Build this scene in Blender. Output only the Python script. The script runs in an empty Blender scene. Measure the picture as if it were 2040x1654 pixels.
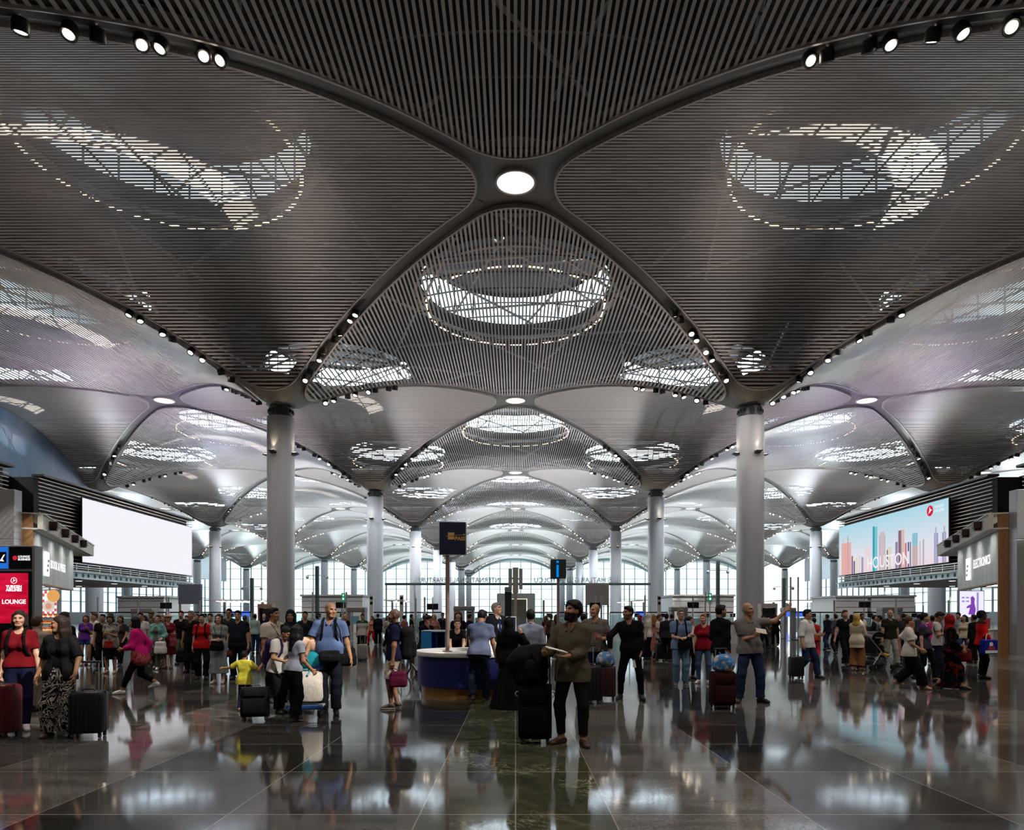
import bpy, bmesh, math, random, time
import numpy as np
from mathutils import Vector, Matrix, Euler
T0 = time.time()
random.seed(11)
sc = bpy.context.scene
COL = sc.collection
PI = math.pi
F, HX, HY, CH = 1392.0, 1027.0, 1228.0, 1.55      # focal length in photo pixels, vanishing point, eye height


def at(px, d):                                     # lateral position of photo column px at depth d
    return (px - HX) / F * d


def up(py, d):                                     # height of photo row py at depth d
    return CH + (HY - py) / F * d


def ground(py):                                    # depth of a floor point at photo row py
    return F * CH / (py - HY)


# ------------------------------------------------------------------ materials
MATS = {}


def mat(name, color=(.5, .5, .5), rough=.5, metal=0., emit=None, estr=0., spec=.5, noise=0., nscale=8., bump=0., bscale=40., coat=0., alpha=1.):
    if name in MATS:
        return MATS[name]
    m = bpy.data.materials.new(name)
    m.use_nodes = True
    nt = m.node_tree
    b = nt.nodes['Principled BSDF']
    b.inputs['Base Color'].default_value = (*color, 1)
    b.inputs['Roughness'].default_value = rough
    b.inputs['Metallic'].default_value = metal
    b.inputs['Specular IOR Level'].default_value = spec
    b.inputs['Coat Weight'].default_value = coat
    if emit is not None:
        b.inputs['Emission Color'].default_value = (*emit, 1)
        b.inputs['Emission Strength'].default_value = estr
    if noise or bump:
        tc = nt.nodes.new('ShaderNodeTexCoord')
        nz = nt.nodes.new('ShaderNodeTexNoise')
        nz.inputs['Scale'].default_value = nscale
        nz.inputs['Detail'].default_value = 4
        nt.links.new(tc.outputs['Object'], nz.inputs['Vector'])
        if noise:
            mx = nt.nodes.new('ShaderNodeMix')
            mx.data_type = 'RGBA'
            mx.inputs[6].default_value = (*[c * (1 - noise) for c in color], 1)
            mx.inputs[7].default_value = (*[min(1, c * (1 + noise)) for c in color], 1)
            nt.links.new(nz.outputs['Fac'], mx.inputs[0])
            nt.links.new(mx.outputs[2], b.inputs['Base Color'])
        if bump:
            n2 = nt.nodes.new('ShaderNodeTexNoise')
            n2.inputs['Scale'].default_value = bscale
            n2.inputs['Detail'].default_value = 3
            nt.links.new(tc.outputs['Object'], n2.inputs['Vector'])
            bp = nt.nodes.new('ShaderNodeBump')
            bp.inputs['Strength'].default_value = bump
            bp.inputs['Distance'].default_value = .02
            nt.links.new(n2.outputs['Fac'], bp.inputs['Height'])
            nt.links.new(bp.outputs['Normal'], b.inputs['Normal'])
    MATS[name] = m
    return m


def emitter(name, color, strength):
    if name in MATS:
        return MATS[name]
    m = bpy.data.materials.new(name)
    m.use_nodes = True
    nt = m.node_tree
    for n in list(nt.nodes):
        nt.nodes.remove(n)
    e = nt.nodes.new('ShaderNodeEmission')
    e.inputs[0].default_value = (*color, 1)
    e.inputs[1].default_value = strength
    o = nt.nodes.new('ShaderNodeOutputMaterial')
    nt.links.new(e.outputs[0], o.inputs[0])
    MATS[name] = m
    return m


def glass_mat(name, tint=(.9, .97, .97), gloss=.12, rough=.02):
    if name in MATS:
        return MATS[name]
    m = bpy.data.materials.new(name)
    m.use_nodes = True
    nt = m.node_tree
    for n in list(nt.nodes):
        nt.nodes.remove(n)
    t = nt.nodes.new('ShaderNodeBsdfTransparent')
    t.inputs[0].default_value = (*tint, 1)
    g = nt.nodes.new('ShaderNodeBsdfGlossy')
    g.inputs['Roughness'].default_value = rough
    x = nt.nodes.new('ShaderNodeMixShader')
    x.inputs[0].default_value = gloss
    o = nt.nodes.new('ShaderNodeOutputMaterial')
    nt.links.new(t.outputs[0], x.inputs[1])
    nt.links.new(g.outputs[0], x.inputs[2])
    nt.links.new(x.outputs[0], o.inputs[0])
    MATS[name] = m
    return m


# ------------------------------------------------------------------ mesh builder
class MB:
    def __init__(s):
        s.v, s.f, s.mi = [], [], []
        s.cur = 0

    def quad(s, *pts):
        n = len(s.v)
        s.v += [tuple(p) for p in pts]
        s.f.append(tuple(range(n, n + len(pts))))
        s.mi.append(s.cur)

    def box(s, c, size, rz=0., bev=0., rx=0., ry=0.):
        hx, hy, hz = size[0] / 2, size[1] / 2, size[2] / 2
        M = Euler((rx, ry, rz)).to_matrix()
        c = Vector(c)
        if bev <= 0:
            P = [M @ Vector((x * hx, y * hy, z * hz)) + c for x in (-1, 1) for y in (-1, 1) for z in (-1, 1)]
            n = len(s.v)
            s.v += [tuple(p) for p in P]
            for f in ((0, 1, 3, 2), (4, 6, 7, 5), (0, 4, 5, 1), (2, 3, 7, 6), (0, 2, 6, 4), (1, 5, 7, 3)):
                s.f.append(tuple(n + i for i in f))
                s.mi.append(s.cur)
            return
        bev = min(bev, hx * .95, hy * .95, hz * .95)
        bm = bmesh.new()
        bmesh.ops.create_cube(bm, size=1)
        for v in bm.verts:
            v.co = Vector((v.co.x * size[0], v.co.y * size[1], v.co.z * size[2]))
        bmesh.ops.bevel(bm, geom=bm.edges[:], offset=bev, segments=2, affect='EDGES', profile=.5)
        s.addbm(bm, Matrix.Translation(c) @ M.to_4x4())
        bm.free()

    def addbm(s, bm, M):
        n = len(s.v)
        bm.verts.index_update()
        s.v += [tuple(M @ v.co) for v in bm.verts]
        for f in bm.faces:
            s.f.append(tuple(n + v.index for v in f.verts))
            s.mi.append(s.cur)

    def tube(s, pts, r, n=8, cap=True, r2=None):
        pts = [Vector(p) for p in pts]
        base = len(s.v)
        m = len(pts)
        prev = None
        for i, p in enumerate(pts):
            t = (pts[min(i + 1, m - 1)] - pts[max(i - 1, 0)]).normalized()
            if prev is None:
                a = Vector((0, 0, 1)) if abs(t.z) < .9 else Vector((1, 0, 0))
                u = t.cross(a).normalized()
            else:
                u = (prev - t * prev.dot(t)).normalized()
            prev = u
            w = t.cross(u)
            rr = r if r2 is None else r + (r2 - r) * i / max(1, m - 1)
            for k in range(n):
                a = 2 * PI * k / n
                s.v.append(tuple(p + (u * math.cos(a) + w * math.sin(a)) * rr))
        for i in range(m - 1):
            for k in range(n):
                a, b = base + i * n + k, base + i * n + (k + 1) % n
                s.f.append((a, b, b + n, a + n))
                s.mi.append(s.cur)
        if cap:
            s.f.append(tuple(base + k for k in reversed(range(n))))
            s.f.append(tuple(base + (m - 1) * n + k for k in range(n)))
            s.mi += [s.cur, s.cur]

    def lathe(s, prof, c=(0, 0, 0), n=24, M=None, a0=0., a1=2 * PI, sx=1., sy=1.):
        base = len(s.v)
        full = abs(a1 - a0 - 2 * PI) < 1e-6
        cols = n if full else n + 1
        for (r, z) in prof:
            for k in range(cols):
                a = a0 + (a1 - a0) * k / n
                p = Vector((math.cos(a) * r * sx, math.sin(a) * r * sy, z))
                if M is not None:
                    p = M @ p
                s.v.append(tuple(p + Vector(c)))
        for i in range(len(prof) - 1):
            for k in range(n):
                k2 = (k + 1) % cols
                a, b = base + i * cols + k, base + i * cols + k2
                s.f.append((a, b, b + cols, a + cols))
                s.mi.append(s.cur)

    def disc(s, c, r, n=20, M=None):
        b = len(s.v)
        for k in range(n):
            p = Vector((math.cos(2 * PI * k / n) * r, math.sin(2 * PI * k / n) * r, 0))
            if M is not None:
                p = M @ p
            s.v.append(tuple(p + Vector(c)))
        s.f.append(tuple(range(b, b + n)))
        s.mi.append(s.cur)

    def ball(s, c, r, sx=1., sy=1., sz=1., n=10):
        prof = [(math.sin(PI * i / n) * r, -math.cos(PI * i / n) * r * sz) for i in range(n + 1)]
        prof[0], prof[-1] = (1e-4, prof[0][1]), (1e-4, prof[-1][1])
        s.lathe(prof, c, n=max(8, n + 4), sx=sx, sy=sy)

    def build(s, name, mats, parent=None, smooth=False):
        me = bpy.data.meshes.new(name)
        me.from_pydata(s.v, [], s.f)
        mats = mats if isinstance(mats, (list, tuple)) else [mats]
        for m in mats:
            me.materials.append(m)
        if len(mats) > 1:
            me.polygons.foreach_set('material_index', s.mi)
        if smooth:
            me.polygons.foreach_set('use_smooth', [True] * len(me.polygons))
            try:
                me.set_sharp_from_angle(angle=.7)
            except Exception:
                pass
        me.validate()
        o = bpy.data.objects.new(name, me)
        COL.objects.link(o)
        if parent is not None:
            o.parent = parent
        return o


def tag(o, label=None, cat=None, group=None, kind=None):
    if label:
        o['label'] = label
    if cat:
        o['category'] = cat
    if group:
        o['group'] = group
    if kind:
        o['kind'] = kind
    return o


def thing(name, label, cat, loc=(0, 0, 0), rz=0., group=None, kind=None):
    o = bpy.data.objects.new(name, None)
    o.empty_display_size = .1
    COL.objects.link(o)
    o.location = loc
    o.rotation_euler = (0, 0, rz)
    return tag(o, label, cat, group, kind)


def struct(o, label=None, cat=None):
    return tag(o, label, cat, None, 'structure')


def copy_tree(root, loc=None, rz=None, label=None, group=None):
    r = root.copy()
    COL.objects.link(r)
    if loc is not None:
        r.location = loc
    if rz is not None:
        r.rotation_euler = (0, 0, rz)
    if label:
        r['label'] = label
    if group:
        r['group'] = group
    for ch in list(root.children):
        c = ch.copy()
        COL.objects.link(c)
        c.parent = r
        for g in list(ch.children):
            d = g.copy()
            COL.objects.link(d)
            d.parent = c
    return r


def textobj(name, body, size, loc, rot, m, parent=None, ext=.01, align='CENTER', sx=1., bold=0.):
    cu = bpy.data.curves.new(name, 'FONT')
    cu.body = body
    cu.size = size
    cu.extrude = ext
    cu.align_x = align
    cu.align_y = 'CENTER'
    cu.offset = bold
    cu.resolution_u = 3
    cu.materials.append(m)
    tmp = bpy.data.objects.new(name, cu)
    COL.objects.link(tmp)
    me = bpy.data.meshes.new_from_object(tmp.evaluated_get(bpy.context.evaluated_depsgraph_get()))
    bpy.data.objects.remove(tmp)
    bpy.data.curves.remove(cu)
    me.name = name
    o = bpy.data.objects.new(name, me)
    COL.objects.link(o)
    o.location = loc
    o.rotation_euler = rot
    o.scale = (sx, 1, 1)
    if parent is not None:
        o.parent = parent
    return o


def lamp(name, kind, loc, energy, color, size=.2, rot=(0, 0, 0), angle=None, blend=.5, parent=None):
    l = bpy.data.lights.new(name, kind)
    l.energy = energy
    l.color = color
    if kind in ('POINT', 'SPOT'):
        l.shadow_soft_size = size
    if kind == 'SPOT':
        l.spot_size = angle or 1.6
        l.spot_blend = blend
    if kind == 'AREA':
        l.size = size
    o = bpy.data.objects.new(name, l)
    COL.objects.link(o)
    o.location = loc
    o.rotation_euler = rot
    if parent is not None:
        o.parent = parent
    return o


# ------------------------------------------------------------------ camera and view
cam = bpy.data.cameras.new('camera')
co = bpy.data.objects.new('camera', cam)
COL.objects.link(co)
co.location = (0, 0, CH)
co.rotation_euler = (PI / 2, 0, 0)
cam.sensor_fit = 'HORIZONTAL'
cam.sensor_width = 36
cam.lens = 36 * F / 2040
cam.shift_x = -(HX - 1020) / 2040
cam.shift_y = (HY - 827) / 2040
cam.clip_end = 2000
sc.camera = co
vs = sc.view_settings
vs.view_transform = 'Standard'
vs.look = 'None'
vs.gamma = 1
vs.exposure = 0.0
vs.use_curve_mapping = False
sc.cycles.use_denoising = True
sc.cycles.max_bounces = 4
sc.cycles.diffuse_bounces = 2
sc.cycles.glossy_bounces = 2
sc.cycles.transparent_max_bounces = 10
sc.cycles.sample_clamp_indirect = 6
sc.cycles.caustics_reflective = False
sc.cycles.caustics_refractive = False
sc.cycles.use_adaptive_sampling = True
sc.cycles.adaptive_threshold = .04
# ================================================================== the hall: vaults, columns, facade, floor
PIT, HALF = 36.0, 18.0
Y0 = 17.6                                          # first column row
ZC, ZD, ZP = 23.55, 6.9, 2.3
RIBW, RF = .63, 3.2
TIP = HALF - RIBW


def vault(s):                                      # height of the vault at |offset| = 18 s from a crown line
    return max(ZC - ZD * abs(s) ** ZP, 17.5)


def reach(x):                                      # half length of the slat that lies |x| from the panel's middle
    x = abs(x)
    cx = TIP - RF * math.sqrt(2)
    if x >= cx + RF:
        return 0.
    if x < RF / math.sqrt(2):
        return cx + math.sqrt(RF * RF - x * x)
    if x > cx + RF / math.sqrt(2):
        return math.sqrt(max(0, RF * RF - (x - cx) ** 2))
    return TIP - x


M_slat = mat('pale_metal_slats', (.47, .43, .41), .45, 0., spec=.4)
M_rail = mat('dark_steel_rails', (.02, .02, .022), .5)
M_rib = mat('grey_rib_panels', (.13, .125, .12), .5)
M_lip = mat('pale_metal_edging', (.44, .405, .39), .4)
M_deck = mat('black_roof_void', (.012, .014, .018), .9)
M_truss = mat('white_roof_steel', (.22, .23, .25), .5)
M_sky = emitter('daylit_skylight_glass', (.68, .86, 1.0), 3.4)
M_strip = emitter('warm_light_strip', (1.0, .72, .45), 6.0)
M_ocu = emitter('oculus_lamp_glass', (1.0, .90, .80), 1.6)
M_lens = emitter('spotlight_lens', (1.0, .84, .64), 14.0)
M_lens2 = emitter('distant_lens', (1.0, .86, .68), 3.5)
M_black = mat('black_metal', (.012, .012, .013), .4)
M_col = mat('white_column_cladding', (.35, .36, .385), .42, noise=.03, nscale=1.)

# --- slat panels (kind A: slats run away from us; B is the same turned a quarter)
mb = MB()
n = int(HALF / .26)
for k in range(-n, n + 1):
    x = k * .26
    L = reach(x)
    if L < .3:
        continue
    z = vault(x / HALF)
    dz = (vault((abs(x) + .07) / HALF) - vault((abs(x) - .07) / HALF)) * (1 if x >= 0 else -1) if abs(x) > .1 else 0
    a = math.atan2(dz, .14)
    mb.box((x, 0, z + .03), (.128, 2 * L, .06), ry=-a)
panel_me = mb.build('tmp_slats', M_slat)
mb = MB()                                          # rails that carry the slats, across their backs
for k in range(-7, 8):
    y = k * 2.2
    L = reach(y)
    xs = np.linspace(-L, L, 25)
    for i in range(24):
        xa, xb = xs[i], xs[i + 1]
        za, zb = vault(xa / HALF) + .06, vault(xb / HALF) + .06
        for s in (-1,):
            mb.quad((xa, y - .03, za), (xb, y - .03, zb), (xb, y + .03, zb), (xa, y + .03, za))
            mb.quad((xa, y - .03, za), (xb, y - .03, zb), (xb, y - .03, zb + .08), (xa, y - .03, za + .08))
            mb.quad((xa, y + .03, za), (xb, y + .03, zb), (xb, y + .03, zb + .08), (xa, y + .03, za + .08))
rail_me = mb.build('tmp_rails', M_rail)


def outline(R=RF, tip=TIP, n=10, m=14):            # the rounded diamond, counter-clockwise
    cx = tip - R * math.sqrt(2)
    P = []
    for q in range(4):
        a0 = q * PI / 2
        c = (math.cos(a0) * cx, math.sin(a0) * cx)
        for i in range(n + 1):
            a = a0 - PI / 4 + PI / 2 * i / n
            P.append((c[0] + R * math.cos(a), c[1] + R * math.sin(a)))
        p, a1 = P[-1], a0 + PI / 2
        c2 = (math.cos(a1) * cx, math.sin(a1) * cx)
        e = (c2[0] + R * math.cos(a1 - PI / 4), c2[1] + R * math.sin(a1 - PI / 4))
        for i in range(1, m):
            P.append((p[0] + (e[0] - p[0]) * i / m, p[1] + (e[1] - p[1]) * i / m))
    return P


mb = MB()
P = outline()
for i in range(len(P)):
    (xa, ya), (xb, yb) = P[i], P[(i + 1) % len(P)]
    za, zb = vault(xa / HALF), vault(xb / HALF)
    na, nb = Vector((xa, ya, 0)).normalized() * .11, Vector((xb, yb, 0)).normalized() * .11
    ia, ib = (xa - na.x, ya - na.y), (xb - nb.x, yb - nb.y)
    mb.quad((*ia, za - .03), (*ib, zb - .03), (xb, yb, zb - .03), (xa, ya, za - .03))
    mb.quad((xa, ya, za - .03), (xb, yb, zb - .03), (xb, yb, zb + .34), (xa, ya, za + .34))
    mb.quad((*ib, zb - .03), (*ia, za - .03), (*ia, za + .12), (*ib, zb + .12))
lip_me = mb.build('tmp_lip', M_lip, smooth=True)

# --- skylight drum, light ring and roof steel over one panel
ZR = 27.0
mb = MB()
mb.cur = 0
mb.lathe([(7.3, ZR), (7.3, ZR + 2.3)], n=48, a0=PI * .02, a1=PI * .98)
mb.cur = 1
mb.lathe([(7.35, ZR - .25), (7.35, ZR + .05)], n=48)
mb.lathe([(7.32, ZR + 2.25), (7.9, ZR + 2.6)], n=48)
for k in range(24):
    a = 2 * PI * k / 24
    mb.tube([(7.25 * math.cos(a), 7.25 * math.sin(a), ZR), (7.25 * math.cos(a), 7.25 * math.sin(a), ZR + 2.3)], .07, 5)
mb.cur = 2
mb.disc((0, 0, ZR + 2.62), 7.95, 40)
drum_me = mb.build('tmp_drum', [M_sky, M_rail, M_deck])
M_sky2 = emitter('bright_skylight_glass', (.72, .88, 1.0), 12.0)
mb = MB()
for k in range(30):
    a0 = 2 * PI * (k + .08) / 30
    a1 = 2 * PI * (k + .80) / 30
    for i in range(4):
        a, b = a0 + (a1 - a0) * i / 4, a0 + (a1 - a0) * (i + 1) / 4
        mb.quad(*[(r * math.cos(t), r * math.sin(t), 25.0) for r, t in ((6.7, a), (6.9, a), (6.9, b), (6.7, b))])
ring_me = mb.build('tmp_ring', M_strip)
mb = MB()
for k in range(6):
    a = 2 * PI * k / 6 + .3
    p, q = Vector((math.cos(a), math.sin(a), 0)), Vector((math.cos(a + 2.2), math.sin(a + 2.2), 0))
    mb.tube([p * 15 + Vector((0, 0, 25.6)), q * 15 + Vector((0, 0, 25.6))], .11, 6)
    mb.tube([p * 7 + Vector((0, 0, 26.8)), q * 7 + Vector((0, 0, 26.8))], .09, 6)
mb.lathe([(7.5, 25.9), (7.75, 25.9), (7.75, 26.1), (7.5, 26.1), (7.5, 25.9)], n=40)
truss_me = mb.build('tmp_truss', M_truss)

# --- ribs: each one a curved plate from a column head to an oculus, recessed above the panel edges
def saddle(x, y):                                  # soffit height near a column, x and y from its axis
    a, c = abs(x), abs(y)
    m = (a + c) / 2 + math.sqrt(((a - c) / 2) ** 2 + .12 ** 2) - .06
    return max(17.5, vault(1 - m / HALF) + .20)


mb = MB()
NR, WR = 22, (-.98, -.6, -.28, 0, .28, .6, .98)
for i in range(NR):
    ta, tb = .06 + .84 * i / NR, .06 + .84 * (i + 1) / NR
    for e0, e1 in zip(WR[:-1], WR[1:]):
        q = []
        for t, e in ((ta, e0), (ta, e1), (tb, e1), (tb, e0)):
            x, y = t * HALF + e * .7071, t * HALF - e * .7071
            x, y = max(0, x), max(0, y)
            q.append((x, y, saddle(x, y)))
        mb.quad(*q)
rib_me = mb.build('tmp_rib', M_rib, smooth=True)
mb = MB()                                          # star plate at an oculus
ring = [(2.9, vault(2.05 / HALF) + .24)]
mb.lathe([(1.06, ZC + .2), (3.3, ZC + .2)], n=40)
mb.disc((0, 0, ZC + .226), 1.2, 32)
star_me = mb.build('tmp_star', M_rib)
mb = MB()                                          # flared plate on a column head
NRAD = [.8, 1.1, 1.5, 2., 2.6, 3.2]
for i in range(len(NRAD) - 1):
    for k in range(64):
        q = []
        for r, a in ((NRAD[i], k), (NRAD[i], k + 1), (NRAD[i + 1], k + 1), (NRAD[i + 1], k)):
            x, y = r * math.cos(2 * PI * a / 64), r * math.sin(2 * PI * a / 64)
            q.append((x, y, saddle(x, y)))
        mb.quad(*reversed(q))
head_me = mb.build('tmp_head', M_rib, smooth=True)
for t in list(bpy.data.objects):
    if t.name.startswith('tmp_'):
        bpy.data.objects.remove(t)
panel_me, rail_me, lip_me, drum_me, ring_me, truss_me, rib_me, star_me, head_me = [bpy.data.meshes[k] for k in ('tmp_slats', 'tmp_rails', 'tmp_lip', 'tmp_drum', 'tmp_ring', 'tmp_truss', 'tmp_rib', 'tmp_star', 'tmp_head')]


def inst(name, me, loc, rz=0., parent=None, kind='structure'):
    o = bpy.data.objects.new(name, me)
    COL.objects.link(o)
    o.location = loc
    o.rotation_euler = (0, 0, rz)
    if parent is not None:
        o.parent = parent
    elif kind:
        o['kind'] = kind
    return o


def inview(x, y, r=18, lim=1.02):
    if y + r < 16:
        return False
    d = max(y + r, 1)
    return abs(x) - r < lim * 1027 / F * d


WALLX, HEADX = 36.0, 54.0
for j in range(-1, 8):
    for i in range(-3, 4):
        for kind in 'AB':
            cx, cy = (36. * i, Y0 + 36 * j) if kind == 'A' else (18 + 36. * i, Y0 + 18 + 36 * j)
            if not inview(cx, cy, 18, 1.16) or cy > 275 or abs(cx) > 100:
                continue
            rz = 0. if kind == 'A' else PI / 2
            p = bpy.data.objects.new('ceiling_panel', panel_me)
            COL.objects.link(p)
            p.location, p.rotation_euler = (cx, cy, 0), (0, 0, rz)
            struct(p)
            inst('support_rails', rail_me, (0, 0, 0), 0, p)
            inst('panel_edging', lip_me, (0, 0, 0), 0, p)
            if cy < 200:
                d = inst('ceiling_skylight', drum_me, (cx, cy, 0))
                if cy > 65:
                    d.material_slots[0].link = 'OBJECT'
                    d.material_slots[0].material = M_sky2
                if cy < 110:
                    inst('light_ring', ring_me, (0, 0, 0), 0, d)
                inst('roof_truss', truss_me, (0, 0, 0), rz, d)
# roof deck with round holes under the drums
bm = bmesh.new()
mb = MB()
GX, GY = 22, 60


def deck_tile(cx, cy):
    # 36 x 36 diamond cell tile (square of side 25.46 turned 45 degrees) with a hole of radius 7.3
    N = 24
    for k in range(N):
        a, b = 2 * PI * k / N, 2 * PI * (k + 1) / N
        def rim(t):
            return 18 / (abs(math.cos(t)) + abs(math.sin(t)))
        mb.quad(*[(cx + r * math.cos(t), cy + r * math.sin(t), ZR) for r, t in ((7.3, a), (rim(a), a), (rim(b), b), (7.3, b))])


for j in range(-2, 8):
    for i in range(-3, 4):
        for kind in 'AB':
            cx, cy = (36. * i, Y0 + 36 * j) if kind == 'A' else (18 + 36. * i, Y0 + 18 + 36 * j)
            if cy < 200 and inview(cx, cy, 26):
                deck_tile(cx, cy)
            else:
                mb.quad((cx - 18, cy, ZR), (cx, cy - 18, ZR), (cx + 18, cy, ZR), (cx, cy + 18, ZR))
struct(mb.build('roof', M_deck))

oculi, columns = [], []
for j in range(-1, 8):
    for i in range(-2, 3):
        x, y = 36. * i, Y0 + 18 + 36 * j
        if inview(x, y, 6) and y < 260:
            oculi.append((x, y))
            inst('ceiling_star', star_me, (x, y, 0))
for j in range(0, 8):
    for x in (-90, -54, -18, 18, 54, 90):
        y = Y0 + 36 * j
        if inview(x, y, 20):
            columns.append((x, y))
            inst('ceiling_flare', head_me, (x, y, 0))
            for q in range(4):
                if inview(x + 9, y + (9 if q < 2 else -9), 14) and y + (18 if q < 2 else -18) < 268:
                    inst('ceiling_rib', rib_me, (x, y, 0), q * PI / 2)

# --- oculus lamps
mb = MB()
mb.disc((0, 0, ZC + .10), .96, 40)
oc0 = mb.build('tmp_oc', M_ocu)
mb = MB()
mb.lathe([(.95, ZC + .225), (.95, ZC + .06), (1.05, ZC + .06), (1.05, ZC + .225)], n=40)
oc1 = mb.build('tmp_oc_ring', M_lip)
ordn = ['nearest', 'second', 'third', 'fourth', 'fifth', 'sixth', 'seventh', 'eighth']
aisle = {0: 'the middle of the ceiling', -36: 'the left side vaults', 36: 'the right side vaults', -72: 'the far left vaults', 72: 'the far right vaults'}
cnt = {}
for (x, y) in oculi:
    k = cnt.get(x, 0)
    cnt[x] = k + 1
    if not inview(x, y, -2):
        continue
    t = thing('ceiling_lamp', 'round glowing ceiling lamp where four ribs meet, %s one along %s' % (ordn[k], aisle[x]), 'ceiling lamp', (x, y, 0), 0, 'round oculus lamps of the vaults')
    inst('diffuser', oc0.data, (0, 0, 0), 0, t)
    inst('trim_ring', oc1.data, (0, 0, 0), 0, t)
bpy.data.objects.remove(oc0)
bpy.data.objects.remove(oc1)

UPW = 3600
DOWN = 4800
# --- columns
mb = MB()
mb.lathe([(1.02, 0), (1.02, 16.75)], n=56)
shaft_me = mb.build('tmp_shaft', M_col, smooth=True)
mb = MB()
mb.lathe([(1.02, 16.75), (.86, 16.75), (.86, 17.5)], n=48)
for k in range(16):
    a = 2 * PI * k / 16
    mb.box((.92 * math.cos(a), .92 * math.sin(a), 17.2), (.12, .08, .25), rz=a)
neck_me = mb.build('tmp_neck', mat('dark_neck_steel', (.035, .04, .045), .4), smooth=True)
mb = MB()
mb.quad((-.22, 1.0, 14.0), (.22, 1.0, 14.0), (.22, 1.42, 14.02), (-.22, 1.42, 14.02))
mb.quad((-.22, 1.0, 13.82), (-.22, 1.0, 14.0), (-.22, 1.42, 14.02), (-.22, 1.42, 13.95))
mb.quad((.22, 1.0, 13.82), (.22, 1.42, 13.95), (.22, 1.42, 14.02), (.22, 1.0, 14.0))
mb.quad((-.22, 1.42, 13.95), (-.22, 1.42, 14.02), (.22, 1.42, 14.02), (.22, 1.42, 13.95))
mb.quad((-.22, 1.0, 13.82), (-.22, 1.42, 13.95), (.22, 1.42, 13.95), (.22, 1.0, 13.82))
sconce_me = mb.build('tmp_sconce', M_black)
mb = MB()
mb.quad((-.16, 1.08, 14.04), (.16, 1.08, 14.04), (.16, 1.34, 14.045), (-.16, 1.34, 14.045))
sconl_me = mb.build('tmp_sconl', emitter('sconce_glow', (1., .8, .55), 5.))
for t in list(bpy.data.objects):
    if t.name.startswith('tmp_'):
        t_me = t.data
        bpy.data.objects.remove(t)
shaft_me, neck_me, sconce_me, sconl_me = [bpy.data.meshes[k] for k in ('tmp_shaft', 'tmp_neck', 'tmp_sconce', 'tmp_sconl')]
rown = {0: 'frontmost', 1: 'nearest', 2: 'second', 3: 'third', 4: 'fourth', 5: 'fifth', 6: 'sixth', 7: 'last'}
sidn = {-18: 'left of the central aisle', 18: 'right of the central aisle', -54: 'behind the blank left screen', 54: 'behind the city picture screen', -90: 'far out on the left', 90: 'far out on the right'}
for (x, y) in columns:
    j = round((y - Y0) / 36)
    if not inview(x, y, 0):
        continue
    t = thing('column', 'round white column with dark neck ring, %s in the row %s' % (rown[j], sidn[x]), 'column', (x, y, 0), 0, 'round columns of the hall', 'thing')
    inst('shaft', shaft_me, (0, 0, 0), 0, t)
    inst('neck_ring', neck_me, (0, 0, 0), 0, t)
    tw = PI - (.2 if x < 0 else -.2)
    for q in range(4):
        if j < 4:
            s = inst('sconce', sconce_me, (0, 0, 0), tw + q * PI / 2, t)
            inst('sconce_lamp', sconl_me, (0, 0, 0), 0, s)
            if j in (1, 2) and abs(x) < 60 and q in (0, 1, 3):
                d = Matrix.Rotation(tw + q * PI / 2, 3, 'Z') @ Vector((0, 1.2, 14.15))
                lamp('sconce_light', 'SPOT', d, 90, (1., .78, .52), .06, (PI, 0, 0), 1.3, .8, t)
    for q in range(4):                             # added spots set between the sconces to brighten the vaults
        a = PI / 4 + q * PI / 2
        u = Vector((-math.sin(a), math.cos(a), 0))
        k_ = (0, 0, .7, 1.1, 1.3, 1.4, 1.4, 1.4)[j]
        lamp('added_vault_wash', 'SPOT', u * 1.75 + Vector((0, 0, 14.1)), UPW * (1 + 8 * k_) * (.3 if abs(x) > 20 and j < 3 else .45 if abs(x) > 20 else .9 if j < 2 else .85), (1. - .17 * k_, .86 + .055 * k_, min(1, .77 + .22 * k_)), .15, Vector((u.x, u.y, .5 if j < 2 else .36)).to_track_quat('-Z', 'Y').to_euler(), 1.5 if j < 2 else 1.2, 1., t)

# --- spotlights on the ribs
mb = MB()
mb.lathe([(.02, .16), (.21, .16), (.25, .05), (.25, -.22), (.225, -.235), (.17, -.20), (.165, -.12)], n=18)
sp_h = mb.build('tmp_sp', M_black, smooth=True).data
mb = MB()
mb.disc((0, 0, -.19), .165, 18)
sp_l = mb.build('tmp_spl', M_lens).data
for t in list(bpy.data.objects):
    if t.name.startswith('tmp_'):
        bpy.data.objects.remove(t)
dirn = ['rib leading away right', 'rib leading away left', 'rib leading nearer left', 'rib leading nearer right']
sids = {-18: 'left of the aisle', 18: 'right of the aisle', -54: 'beyond the blank screen', 54: 'beyond the city screen'}
cand = []
for (x, y) in columns:
    for q in range(4):
        sx, sy = ((1, 1), (-1, 1), (-1, -1), (1, -1))[q]
        if y + sy * 18 > 262 or y + sy * 9 < 17:
            continue
        for tt in (.15, .18, .23, .26, .31, .335, .39, .415):
            px, py = x + sx * HALF * tt, y + sy * HALF * tt
            if py < 8 or not inview(px, py, 0, 1.0) or up(0, py) < vault(1 - tt):
                continue
            cand.append((py, px, tt, x, y, q))
cand.sort()
rs = random.Random(5)
far_mb = MB()
nspot = 0
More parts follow.
